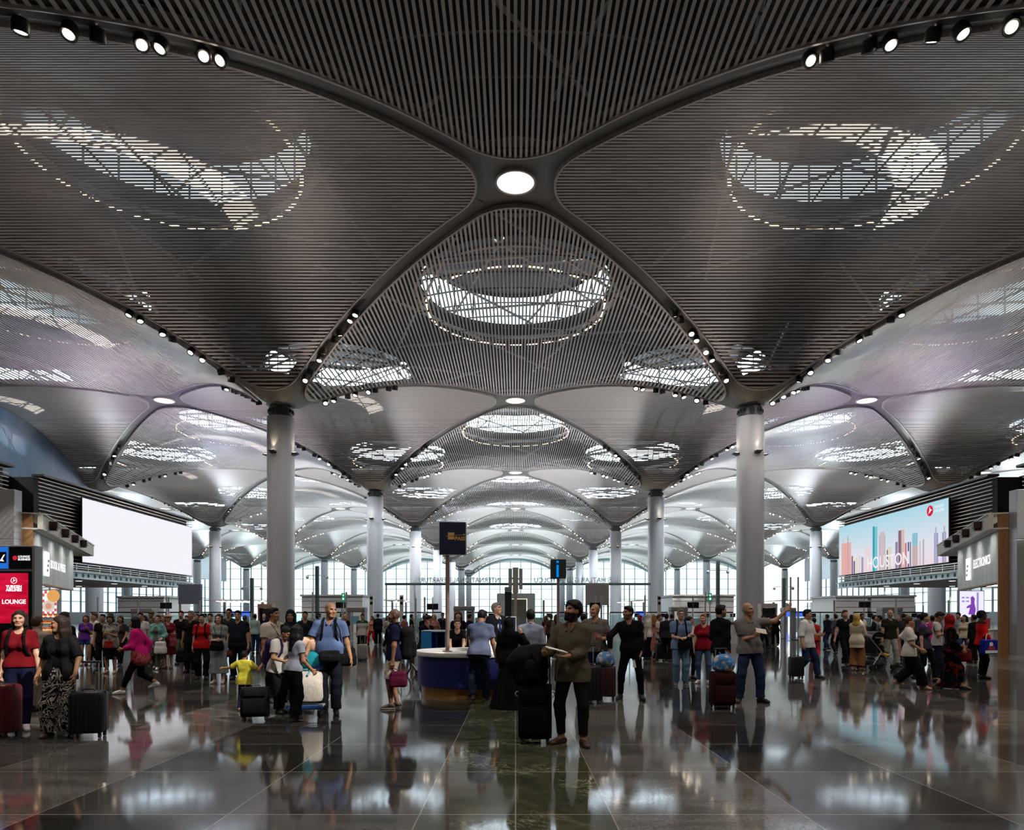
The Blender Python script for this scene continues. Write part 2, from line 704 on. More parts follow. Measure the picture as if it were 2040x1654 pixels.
for (py, px, tt, x, y, q) in cand:
    z = vault(1 - tt) + .02
    tx, ty = rs.choice((-.55, -.3, .25, .5)), rs.uniform(-.3, .3)
    j = round((y - Y0) / 36)
    if nspot < 290 and abs(x) < 60:
        t = thing('spotlight', 'spotlight on %s, %s column %s' % (dirn[q], rown[j], sids[x]), 'spotlight', (px, py, z), 0, 'spotlights on %s, %s column %s' % (dirn[q], rown[j], sids[x]))
        t.rotation_euler = (tx, ty, 0)
        inst('housing', sp_h, (0, 0, 0), 0, t)
        inst('lens', sp_l, (0, 0, 0), 0, t)
        nspot += 1
        if j >= 3:
            t.scale = (.55, .55, .55)
            t.children[-1].material_slots[0].link = 'OBJECT'
            t.children[-1].material_slots[0].material = M_lens2
    else:
        far_mb.ball((px, py, z), .13, n=4)
if far_mb.v:
    tag(far_mb.build('distant_spotlight', M_lens2), 'tiny distant rib spotlights of the hindmost vaults', 'spotlight', None, 'stuff')

# the beams of the rib spotlights, gathered one per rib, and of the oculus lamps
for j in range(-2, 6):
    for x in (-54, -18, 18, 54):
        for (sx, sy) in ((1, 1), (-1, 1), (-1, -1), (1, -1)):
            px, py = x + sx * 5.6, Y0 + 36 * j + sy * 5.6
            if abs(px) > 50 or py < -22 or (abs(x) > 20 and j in (-2, 5)):
                continue
            lamp('rib_beam', 'SPOT', (px, py, 20.6), DOWN * (1. if j < 1 else 2.4 if j < 2 else 4.5), (1., .86, .72) if j < 1 else (1., .92, .84) if j < 2 else (.90, .96, 1.), .35, (rs.uniform(-.25, .25), rs.uniform(-.25, .25), 0), 2.1, .8)
for j in range(-1, 5):
    for x in (-36, 0, 36):
        lamp('oculus_beam', 'SPOT', (x, Y0 + 18 + 36 * j - 36 * 0, ZC - .05), DOWN * (1.2 if j < 1 else 3.2), (1., .92, .84) if j < 1 else (.90, .96, 1.), .9, (0, 0, 0), 2.4, .8)
for s in (-1, 1):  # added violet spots without fixtures, tinting the side vaults
    for yy in (62, 76, 92):
        lamp('added_violet_wash', 'SPOT', (s * 37.5, yy, 12.6), 3000, (.62, .42, 1.), .3, (0, -s * .25 + PI, 0), 2.0, 1.)

# --- facade at the far end
YF = 269.6
M_mull = mat('teal_grey_mullion', (.22, .30, .32), .5)
M_fg = glass_mat('facade_glass', (.93, 1.0, 1.0), .06)


def ftop(x):
    u = (x + 18) % 36 - 18
    return vault(u / HALF) - .1


XS = [-110 + 4 * k for k in range(56)]
wi = 0
for bay in range(-3, 3):
    xa, xb = -18 + 36 * bay, 18 + 36 * bay
    mb = MB()
    for k in range(1, 9):
        x = xa + 4 * k
        mb.box((x, YF, ftop(x) / 2), (.28, .35, ftop(x)))
    for z in (2.6, 5.3, 8.1, 12.0, 15.9, 19.8):
        # clip by the arch
        u = (max(0, (ZC - .1 - z)) / ZD) ** (1 / ZP) * HALF
        u = min(18, u)
        mb.box((xa + 18, YF, z), (2 * u, .3, .16))
    pts = [(xa + 36 * k / 36, YF, ftop(xa + k)) for k in range(37)]
    for k in range(36):
        a, b = Vector(pts[k]), Vector(pts[k + 1])
        mb.quad(a + Vector((0, -.3, -.5)), b + Vector((0, -.3, -.5)), b + Vector((0, -.3, .4)), a + Vector((0, -.3, .4)))
    wi += 1
    w = struct(mb.build('window_%d' % wi, M_mull))
    mb = MB()
    for k in range(36):
        a, b = pts[k], pts[k + 1]
        mb.quad((a[0], YF + .1, 0), (b[0], YF + .1, 0), (b[0], YF + .1, b[2]), (a[0], YF + .1, a[2]))
    mb.build('glass_pane', M_fg, w)

# --- floor: polished granite slabs, paler and darker, and the green marble strip
def floor_mat():
    m = bpy.data.materials.new('polished_granite_floor')
    m.use_nodes = True
    nt = m.node_tree
    N, L = nt.nodes, nt.links
    b = N['Principled BSDF']
    geo = N.new('ShaderNodeNewGeometry')
    sep = N.new('ShaderNodeSeparateXYZ')
    L.new(geo.outputs['Position'], sep.inputs[0])

    def math_(op, a, b_=None):
        n_ = N.new('ShaderNodeMath')
        n_.operation = op
        for i, v in enumerate((a, b_)):
            if v is None:
                continue
            if isinstance(v, (int, float)):
                n_.inputs[i].default_value = v
            else:
                L.new(v, n_.inputs[i])
        return n_.outputs[0]

    def mix(f, a, c):
        n_ = N.new('ShaderNodeMix')
        n_.data_type = 'RGBA'
        if isinstance(f, float):
            n_.inputs[0].default_value = f
        else:
            L.new(f, n_.inputs[0])
        for i, v in ((6, a), (7, c)):
            if isinstance(v, tuple):
                n_.inputs[i].default_value = (*v, 1)
            else:
                L.new(v, n_.inputs[i])
        return n_.outputs[2]

    def noise(scale, detail=5, rough=.6, dist=0., vec=None):
        n_ = N.new('ShaderNodeTexNoise')
        n_.inputs['Scale'].default_value = scale
        n_.inputs['Detail'].default_value = detail
        n_.inputs['Roughness'].default_value = rough
        n_.inputs['Distortion'].default_value = dist
        L.new(vec if vec is not None else geo.outputs['Position'], n_.inputs['Vector'])
        return n_.outputs['Fac']

    def ramp(f, stops):
        n_ = N.new('ShaderNodeValToRGB')
        r = n_.color_ramp
        r.elements[0].position, r.elements[0].color = stops[0][0], (*stops[0][1], 1)
        r.elements[1].position, r.elements[1].color = stops[-1][0], (*stops[-1][1], 1)
        for p_, c_ in stops[1:-1]:
            e = r.elements.new(p_)
            e.color = (*c_, 1)
        L.new(f, n_.inputs[0])
        return n_.outputs[0]
    # slabs 1.5 x 3 m
    sx_, sy_ = math_('DIVIDE', math_('ADD', sep.outputs[0], .75), 1.5), math_('DIVIDE', math_('ADD', sep.outputs[1], -.96), 1.5)
    fx, fy = math_('FLOOR', sx_), math_('FLOOR', sy_)
    cmb = N.new('ShaderNodeCombineXYZ')
    L.new(fx, cmb.inputs[0])
    L.new(fy, cmb.inputs[1])
    wn = N.new('ShaderNodeTexWhiteNoise')
    wn.noise_dimensions = '2D'
    L.new(cmb.outputs[0], wn.inputs['Vector'])
    cmb2 = N.new('ShaderNodeCombineXYZ')
    L.new(fx, cmb2.inputs[0])
    wn2 = N.new('ShaderNodeTexWhiteNoise')
    wn2.noise_dimensions = '2D'
    L.new(cmb2.outputs[0], wn2.inputs['Vector'])
    val = math_('ADD', math_('MULTIPLY', wn.outputs['Value'], .35), math_('MULTIPLY', wn2.outputs['Value'], .65))
    slab = ramp(val, [(.2, (.020, .0195, .0185)), (.5, (.050, .049, .046)), (.85, (.125, .122, .115))])
    grain = ramp(noise(38, 6, .7), [(.35, (.5, .5, .5)), (.7, (1.5, 1.5, 1.5))])
    streak = N.new('ShaderNodeMapping')
    streak.inputs['Scale'].default_value = (.9, 2.8, 1)
    L.new(geo.outputs['Position'], streak.inputs['Vector'])
    clouds = ramp(noise(1.3, 6, .65, .6, streak.outputs[0]), [(.3, (.45, .45, .45)), (.7, (1.4, 1.38, 1.35))])
    mul = N.new('ShaderNodeMix')
    mul.data_type, mul.blend_type = 'RGBA', 'MULTIPLY'
    mul.inputs[0].default_value = .8
    L.new(slab, mul.inputs[6])
    L.new(grain, mul.inputs[7])
    mul2 = N.new('ShaderNodeMix')
    mul2.data_type, mul2.blend_type = 'RGBA', 'MULTIPLY'
    mul2.inputs[0].default_value = 1.
    L.new(mul.outputs[2], mul2.inputs[6])
    L.new(clouds, mul2.inputs[7])
    granite = mul2.outputs[2]
    # green marble strip with pale veins
    v1 = noise(2.2, 8, .72, 2.2)
    green = ramp(v1, [(.3, (.018, .020, .012)), (.55, (.055, .058, .036)), (.66, (.10, .10, .065)), (.8, (.05, .052, .03))])
    vein = ramp(math_('ABSOLUTE', math_('SUBTRACT', noise(1.5, 9, .7, 3.2), .5)), [(0., (1, 1, 1)), (.016, (0, 0, 0))])
    patchy = ramp(noise(.9, 2, .5), [(.5, (0, 0, 0)), (.62, (1, 1, 1))])
    vm = math_('MULTIPLY', vein, patchy)
    green2 = mix(vm, green, (.34, .36, .22))
    strip = math_('MULTIPLY', math_('LESS_THAN', math_('ABSOLUTE', sep.outputs[0]), .75), 1.)
    col = mix(strip, granite, green2)
    # joints
    def joint(v, w):
        fr = math_('FRACT', v)
        return math_('MAXIMUM', math_('LESS_THAN', fr, w), math_('GREATER_THAN', fr, 1 - w))
    jn = math_('MAXIMUM', joint(sx_, .0032), joint(sy_, .005))
    cj = math_('LESS_THAN', math_('ABSOLUTE', sep.outputs[0]), .005)
    jn = math_('MAXIMUM', jn, cj)
    col = mix(math_('MULTIPLY', jn, .75), col, (.30, .28, .25))
    L.new(col, b.inputs['Base Color'])
    rr = math_('ADD', math_('MULTIPLY', noise(2.2, 4), .09), .025)
    L.new(rr, b.inputs['Roughness'])
    b.inputs['Specular IOR Level'].default_value = .42
    b.inputs['IOR'].default_value = 1.45
    return m


mb = MB()
mb.quad((-140, -30, 0), (140, -30, 0), (140, 300, 0), (-140, 300, 0))
struct(mb.build('floor', floor_mat()))
# the end of the hall behind us and its far sides
M_wall = mat('grey_plaster_wall', (.16, .16, .17), .7)
mb = MB()
mb.box((0, -28, 13.5), (280, .6, 27))
struct(mb.build('wall_back', M_wall))
for s in (-1, 1):
    mb = MB()
    mb.box((s * 112, 120, 1.3), (.6, 300, 2.6))
    mb.box((s * 112, 120, 21), (.6, 300, 12))
    mb.box((s * 112, 30, 8.8), (.6, 120, 12.4))
    sw = struct(mb.build('wall_left' if s < 0 else 'wall_right', mat('pale_side_wall', (.45, .47, .5), .6)))
    mb = MB()
    for k in range(45):
        mb.box((s * 112, 92 + 4 * k, 8.8), (.35, .28, 12.4))
    for z in (5.3, 8.1, 12.0):
        mb.box((s * 112, 180, z), (.3, 180, .16))
    sw2 = struct(mb.build('window_%d' % (7 if s < 0 else 8), M_mull))
    mb = MB()
    mb.quad((s * 112.1, 90, 2.6), (s * 112.1, 270, 2.6), (s * 112.1, 270, 15), (s * 112.1, 90, 15))
    mb.build('glass_pane', M_fg, sw2)

# --- daylight
w = bpy.data.worlds.new('sky')
sc.world = w
w.use_nodes = True
nt = w.node_tree
bg = nt.nodes['Background']
tc = nt.nodes.new('ShaderNodeTexCoord')
sp = nt.nodes.new('ShaderNodeSeparateXYZ')
nt.links.new(tc.outputs['Generated'], sp.inputs[0])
cr = nt.nodes.new('ShaderNodeValToRGB')
cr.color_ramp.elements[0].position, cr.color_ramp.elements[0].color = .0, (.86, .97, 1.0, 1)
cr.color_ramp.elements[1].position, cr.color_ramp.elements[1].color = .6, (.50, .72, 1.0, 1)
nt.links.new(sp.outputs[2], cr.inputs[0])
nt.links.new(cr.outputs[0], bg.inputs[0])
bg.inputs[1].default_value = 1.5

sun = bpy.data.lights.new('sun', 'SUN')
sun.energy = 14
sun.angle = .01
sun.color = (1., .97, .86)
so = bpy.data.objects.new('sun', sun)
COL.objects.link(so)
so.location = (60, -20, 60)
so.rotation_euler = Vector((-.62, .42, -.66)).to_track_quat('-Z', 'Y').to_euler()
# ================================================================== shops, screens, signs, security
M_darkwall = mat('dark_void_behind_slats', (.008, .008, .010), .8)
M_cop = mat('copper_slat', (.50, .36, .28), .4, .2)
M_teal = mat('pale_teal_steel', (.52, .66, .68), .45)
M_hole = mat('dark_navy_hole', (.01, .02, .05), .6)
M_navyglass = mat('dark_navy_glass', (.010, .016, .028), .15)
M_grey = mat('grey_metal_panel', (.25, .25, .27), .35, .2)
M_greyd = mat('warm_grey_panel', (.13, .12, .12), .45)
M_wood = mat('orange_brown_wood', (.26, .13, .055), .45, noise=.15, nscale=6)
M_fas = mat('streaked_pale_panel', (.38, .42, .40), .5)
nt = M_fas.node_tree
tc = nt.nodes.new('ShaderNodeTexCoord')
mp = nt.nodes.new('ShaderNodeMapping')
mp.inputs['Scale'].default_value = (4, 4, .12)
nz = nt.nodes.new('ShaderNodeTexNoise')
nz.inputs['Scale'].default_value = 2.2
nz.inputs['Detail'].default_value = 5
rp = nt.nodes.new('ShaderNodeValToRGB')
rp.color_ramp.elements[0].position, rp.color_ramp.elements[0].color = .35, (.38, .42, .41, 1)
rp.color_ramp.elements[1].position, rp.color_ramp.elements[1].color = .65, (.66, .71, .69, 1)
nt.links.new(tc.outputs['Object'], mp.inputs[0])
nt.links.new(mp.outputs[0], nz.inputs['Vector'])
nt.links.new(nz.outputs['Fac'], rp.inputs[0])
nt.links.new(rp.outputs[0], nt.nodes['Principled BSDF'].inputs['Base Color'])
M_white = mat('white_laminate', (.62, .62, .62), .35)
M_off = mat('off_white_panel', (.74, .76, .78), .45)
M_cream = mat('cream_canopy', (.56, .54, .50), .5)
M_lant = mat('dark_brown_lantern', (.035, .015, .012), .4)
E_white = emitter('lit_white_lettering', (.95, .95, 1.0), 1.15)
E_soff = emitter('warm_shop_light', (1., .80, .58), 5.0)
M_chrome = mat('brushed_steel', (.48, .48, .49), .35, .55)
M_bluep = mat('bright_blue_panel', (.01, .17, .42), .4)
M_navy = mat('navy_panel', (.006, .010, .085), .35)
M_navy2 = mat('navy_sign_cover', (.006, .010, .045), .45)
M_gold = mat('gold_base', (.42, .22, .06), .35, .4)
M_goldp = mat('gold_print', (.62, .36, .11), .45)
M_scr = mat('black_screen', (.008, .008, .010), .2)
M_rose = mat('rosy_copper_pole', (.33, .22, .20), .35, .4)


def circle_pts(cx, cy, r, n=28):
    return [(cx + r * math.cos(2 * PI * k / n), cy + r * math.sin(2 * PI * k / n)) for k in range(n)]


class Plane2:
    """flat artwork on an upright plane: u to the right, z up, in metres; d lifts off the surface"""
    def __init__(s, origin, uvec, nvec):
        s.o, s.u, s.n = Vector(origin), Vector(uvec).normalized(), Vector(nvec).normalized()

    def p(s, u, z, d=0.):
        return s.o + s.u * u + Vector((0, 0, z)) + s.n * d

    def poly(s, mb, pts, d=.01, th=.004):
        n = len(mb.v)
        k = len(pts)
        mb.v += [tuple(s.p(u, z, d)) for u, z in pts] + [tuple(s.p(u, z, d - th)) for u, z in pts]
        mb.f.append(tuple(range(n, n + k)))
        mb.mi.append(mb.cur)
        for i in range(k):
            j = (i + 1) % k
            mb.f.append((n + i, n + k + i, n + k + j, n + j))
            mb.mi.append(mb.cur)

    def rect(s, mb, u0, u1, z0, z1, d=.01, th=.004):
        s.poly(mb, [(u0, z0), (u1, z0), (u1, z1), (u0, z1)], d, th)

    def rot(s):
        return Matrix((s.u, Vector((0, 0, 1)), s.n)).transposed().to_euler()


def bird(cx, cz, r):
    """a rising bird: wing sweeping up from a curved tail, inside a circle of radius r"""
    P = [(-.62, -.55), (-.18, -.42), (.18, -.22), (.52, .05), (.86, .12), (.45, .24), (.22, .22), (.10, .50), (-.08, .84), (-.16, .44), (-.14, .10), (-.30, -.22)]
    return [(cx + r * x, cz + r * z) for x, z in P]


def ring_quads(pl, mb, cx, cz, r0, r1, d, n=32):
    for k in range(n):
        a, b = 2 * PI * k / n, 2 * PI * (k + 1) / n
        pl.poly(mb, [(cx + r * math.cos(t), cz + r * math.sin(t)) for r, t in ((r0, a), (r1, a), (r1, b), (r0, b))], d)


# ------------------------------------------------------------- the two raised walls with the big screens
def dof(off, X=36.):
    return F * X / off


Z0, Z1 = 5.25, 12.2
for s in (-1, 1):
    side = 'left' if s < 0 else 'right'
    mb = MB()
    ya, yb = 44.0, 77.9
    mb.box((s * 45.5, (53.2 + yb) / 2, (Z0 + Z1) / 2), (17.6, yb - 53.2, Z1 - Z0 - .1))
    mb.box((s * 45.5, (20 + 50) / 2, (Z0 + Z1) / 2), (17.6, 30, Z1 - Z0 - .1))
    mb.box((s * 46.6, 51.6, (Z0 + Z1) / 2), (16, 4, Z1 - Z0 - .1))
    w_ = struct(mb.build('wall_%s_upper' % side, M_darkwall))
    mb = MB()
    nsl = 24
    for k in range(nsl):
        z = Z0 + .12 + (Z1 - Z0 - .25) * k / (nsl - 1)
        y0, y1 = 53.2, 77.9
        mb.box((s * 36.3, (y0 + y1) / 2, z), (.07, y1 - y0, .05))
        mb.box((s * 45., y1 + .06, z), (17.8, .12, .05))
        mb.box((s * 36.3, 35., z), (.07, 30, .05))
    mb.build('wall_slats', M_cop, w_)
    mb = MB()
    mb.box((s * 36.25, 65.5, Z1 + .06), (.9, 25, .16))
    mb.box((s * 36.25, 35, Z1 + .06), (.9, 30, .16))
    mb.build('wall_cap', mat('near_black_cap', (.015, .017, .02), .5), w_)
    mb = MB()
    mb.box((s * 38.5, 51.6, (Z0 + Z1) / 2), (.3, 3.2, Z1 - Z0))
    for k in range(8):
        mb.box((s * 38.3, 51.6, Z0 + .9 * k), (.1, 3.2, .05))
    mb.build('wall_recess_glass', M_navyglass, w_)
    # floor slab and perforated edge beam under it
    mb = MB()
    mb.box((s * 45.5, 49.5, 4.95), (18, 57, .42))
    b_ = struct(mb.build('ceiling_low_%s' % side, mat('pale_soffit', (.60, .56, .56), .6)))
    for k in range(5):  # added discs and spots under the slab, brightening the cabins
        for q in range(2):
            mb = MB()
            mb.disc((s * (39.5 + 7 * q), 52 + 5.6 * k, 4.735), .28, 16)
            mb.build('added_downlight', emitter('added_soffit_glow', (1., .95, .9), 4.), b_)
        lamp('added_soffit_beam', 'SPOT', (s * 41, 52 + 5.6 * k, 4.68), 700, (1., .95, .92), .25, (0, 0, 0), 2.7, .8)
    mb = MB()
    mb.box((s * 36.2, 49.5, 4.94), (.16, 57.2, .48))
    mb.box((s * 36.1, 49.5, 5.22), (.5, 57.4, .10))
    mb.box((s * 36.1, 49.5, 4.68), (.4, 57.4, .08))
    mb.build('edge_beam', M_teal, b_)
    mb = MB()
    y = 77.0
    while y > 44:
        for dy in (0, .72):
            M_ = Matrix.Rotation(PI / 2, 3, 'Y')
            mb.disc((s * 36.105, y - dy, 4.945), .165, 16, M_)
        y -= 1.63
    mb.build('beam_hole', M_hole, b_)
    # railing between the beam and the slats
    mb = MB()
    for k in range(16):
        mb.box((s * 35.95, 54 + 1.6 * k, 5.56), (.05, .05, .60))
    for z in (5.5, 5.68, 5.86):
        mb.box((s * 35.95, 65.7, z), (.06, 24.4, .04))
    mb.build('beam_rail', M_chrome, b_)

# left screen: blank white; right screen: a skyline under a pale sky
ys0, ys1 = dof(867), dof(648)
zs0, zs1 = 6.05, 11.35
for s in (-1, 1):
    t = thing('video_screen', 'huge blank white video screen on the dark slatted wall' if s < 0 else 'huge video screen showing a pastel city skyline on the slatted wall', 'screen', (s * 35.9, (ys0 + ys1) / 2, 0), 0, 'video screens of the hall')
    L = ys1 - ys0
    if s < 0:
        mb = MB()
        mb.box((.0, 0, (zs0 + zs1) / 2), (.12, L + .1, zs1 - zs0 + .1))
        mb.build('casing', M_black, t)
        mb = MB()
        mb.quad((.08, L / 2, zs0), (.08, -L / 2, zs0), (.08, -L / 2, zs1), (.08, L / 2, zs1))
        mb.build('display', emitter('blank_display', (.93, .91, .98), .98), t)
    else:
        pl = Plane2((-.09, L / 2, zs0), (0, -1, 0), (-1, 0, 0))
        H = zs1 - zs0
        mb = MB()
        mb.box((.0, 0, (zs0 + zs1) / 2), (.12, L + .1, H + .1))
        mb.build('casing', M_black, t)
        m = emitter('pastel_sky_display', (.6, .8, .9), .95)
        nt = m.node_tree
        g = nt.nodes.new('ShaderNodeTexCoord')
        sp = nt.nodes.new('ShaderNodeSeparateXYZ')
        cr = nt.nodes.new('ShaderNodeValToRGB')
        mr = nt.nodes.new('ShaderNodeMapRange')
        mr.inputs[1].default_value, mr.inputs[2].default_value = zs0, zs1
        cr.color_ramp.elements[0].color = (.90, .72, .82, 1)
        e_ = cr.color_ramp.elements.new(.35)
        e_.color = (.78, .80, .88, 1)
        cr.color_ramp.elements[-1].color = (.42, .72, .84, 1)
        nt.links.new(g.outputs['Object'], sp.inputs[0])
        nt.links.new(sp.outputs[2], mr.inputs[0])
        nt.links.new(mr.outputs[0], cr.inputs[0])
        nt.links.new(cr.outputs[0], nt.nodes['Emission'].inputs[0])
        mb = MB()
        pl.rect(mb, 0, L, 0, H, 0)
        mb.build('display', m, t)
        # towers: (px0, px1, top row, colour) measured on the display picture
        cols = [(1680, 1699, 1082, (.86, .46, .42)), (1683, 1684.5, 1070, (.80, .55, .55)), (1692, 1694, 1068, (.6, .42, .45)), (1700, 1703, 1108, (.30, .16, .24)), (1704, 1707, 1118, (.16, .16, .34)),
                (1708, 1712, 1111, (.84, .76, .66)), (1714, 1718, 1108, (.85, .74, .70)), (1720, 1724, 1110, (.42, .38, .50)), (1726, 1738, 1090, (.88, .76, .78)), (1742, 1752, 1050, (.22, .60, .68)), (1743, 1746.5, 1049, (.05, .38, .50)),
                (1755, 1768, 1066, (.50, .54, .64)), (1757, 1766, 1060, (.72, .55, .58)), (1770, 1781, 1090, (.80, .74, .66)), (1771, 1773, 1096, (.14, .11, .12)), (1788, 1793, 1080, (.30, .26, .40)), (1794, 1801, 1057, (.26, .17, .24)), (1800, 1806, 1056, (.78, .52, .44)),
                (1807, 1811, 1082, (.66, .24, .30)), (1813, 1816, 1080, (.12, .14, .26)), (1817.5, 1819.5, 1080, (.12, .14, .26)), (1822, 1833, 1086, (.62, .48, .48)), (1822, 1833, 1062, (.30, .58, .70)), (1836, 1839, 1078, (.68, .62, .66)), (1843, 1846, 1075, (.52, .48, .58)),
                (1866, 1874, 1062, (.36, .36, .58)), (1868, 1871, 1050, (.5, .5, .66)), (1882, 1890, 1060, (.38, .38, .60)), (1885, 1888, 1048, (.5, .5, .66))]
        bycol = {}
        for i, (a, b, ty, c) in enumerate(cols):
            ua, ub = ys1 - dof(a - HX), ys1 - dof(b - HX)
            dm = dof((a + b) / 2 - HX)
            zt = up(ty, dm) - zs0
            zb = 0 if c != (.30, .58, .70) else up(1088, dm) - zs0
            m = emitter('tower_%d' % i, c, .9)
            mb = MB()
            pl.rect(mb, ua, ub, zb, zt, .004 + .001 * i, .001)
            mb.build('tower_picture', m, t)
        textobj('display_lettering', 'HOUSTON', 1.6, pl.p(L * .515, .78, .05), pl.rot(), emitter('white_display_letter', (.95, .90, .95), .95), t, .002, sx=.98, bold=.02)
        ul, zl = L - (dof(1858 - HX) - ys0), up(1018, dof(1858 - HX)) - zs0
        mb = MB()
        pl.poly(mb, circle_pts(ul, zl, .46), .045)
        mb.build('emblem_disc', emitter('emblem_red', (.72, .02, .06), .95), t)
        mb = MB()
        pl.poly(mb, bird(ul, zl, .42), .055)
        mb.build('emblem_bird', emitter('emblem_white', (.95, .93, .95), .95), t)
        for k, w_ in enumerate(('TURKISH', 'AIRLINES')):
            textobj('display_caption', w_, .34, pl.p(ul + .62, zl + .20 - .36 * k, .05), pl.rot(), emitter('caption_white', (.82, .90, .94), .95), t, .002, 'LEFT', bold=.012)

# blue end wall under the left vaults
m = mat('cloudy_blue_wall', (.05, .12, .2), .6)
nt = m.node_tree
tc = nt.nodes.new('ShaderNodeTexCoord')
nz = nt.nodes.new('ShaderNodeTexNoise')
nz.inputs['Scale'].default_value = .16
nz.inputs['Detail'].default_value = 3
rp = nt.nodes.new('ShaderNodeValToRGB')
rp.color_ramp.elements[0].position, rp.color_ramp.elements[0].color = .42, (.030, .085, .16, 1)
rp.color_ramp.elements[1].position, rp.color_ramp.elements[1].color = .72, (.17, .18, .24, 1)
nt.links.new(tc.outputs['Object'], nz.inputs['Vector'])
nt.links.new(nz.outputs['Fac'], rp.inputs[0])
nt.links.new(rp.outputs[0], nt.nodes['Principled BSDF'].inputs['Base Color'])
mb = MB()
for bay in (0, 1):
    yc = Y0 + 18 + 36 * bay
    for k in range(36):
        y0, y1 = yc - 18 + k, yc - 17 + k
        za, zb = vault((y0 - yc) / HALF), vault((y1 - yc) / HALF)
        mb.quad((-54.0, y0, 11), (-54.0, y1, 11), (-54.0, y1, zb - .02), (-54.0, y0, za - .02))
struct(mb.build('wall_left_blue', m))

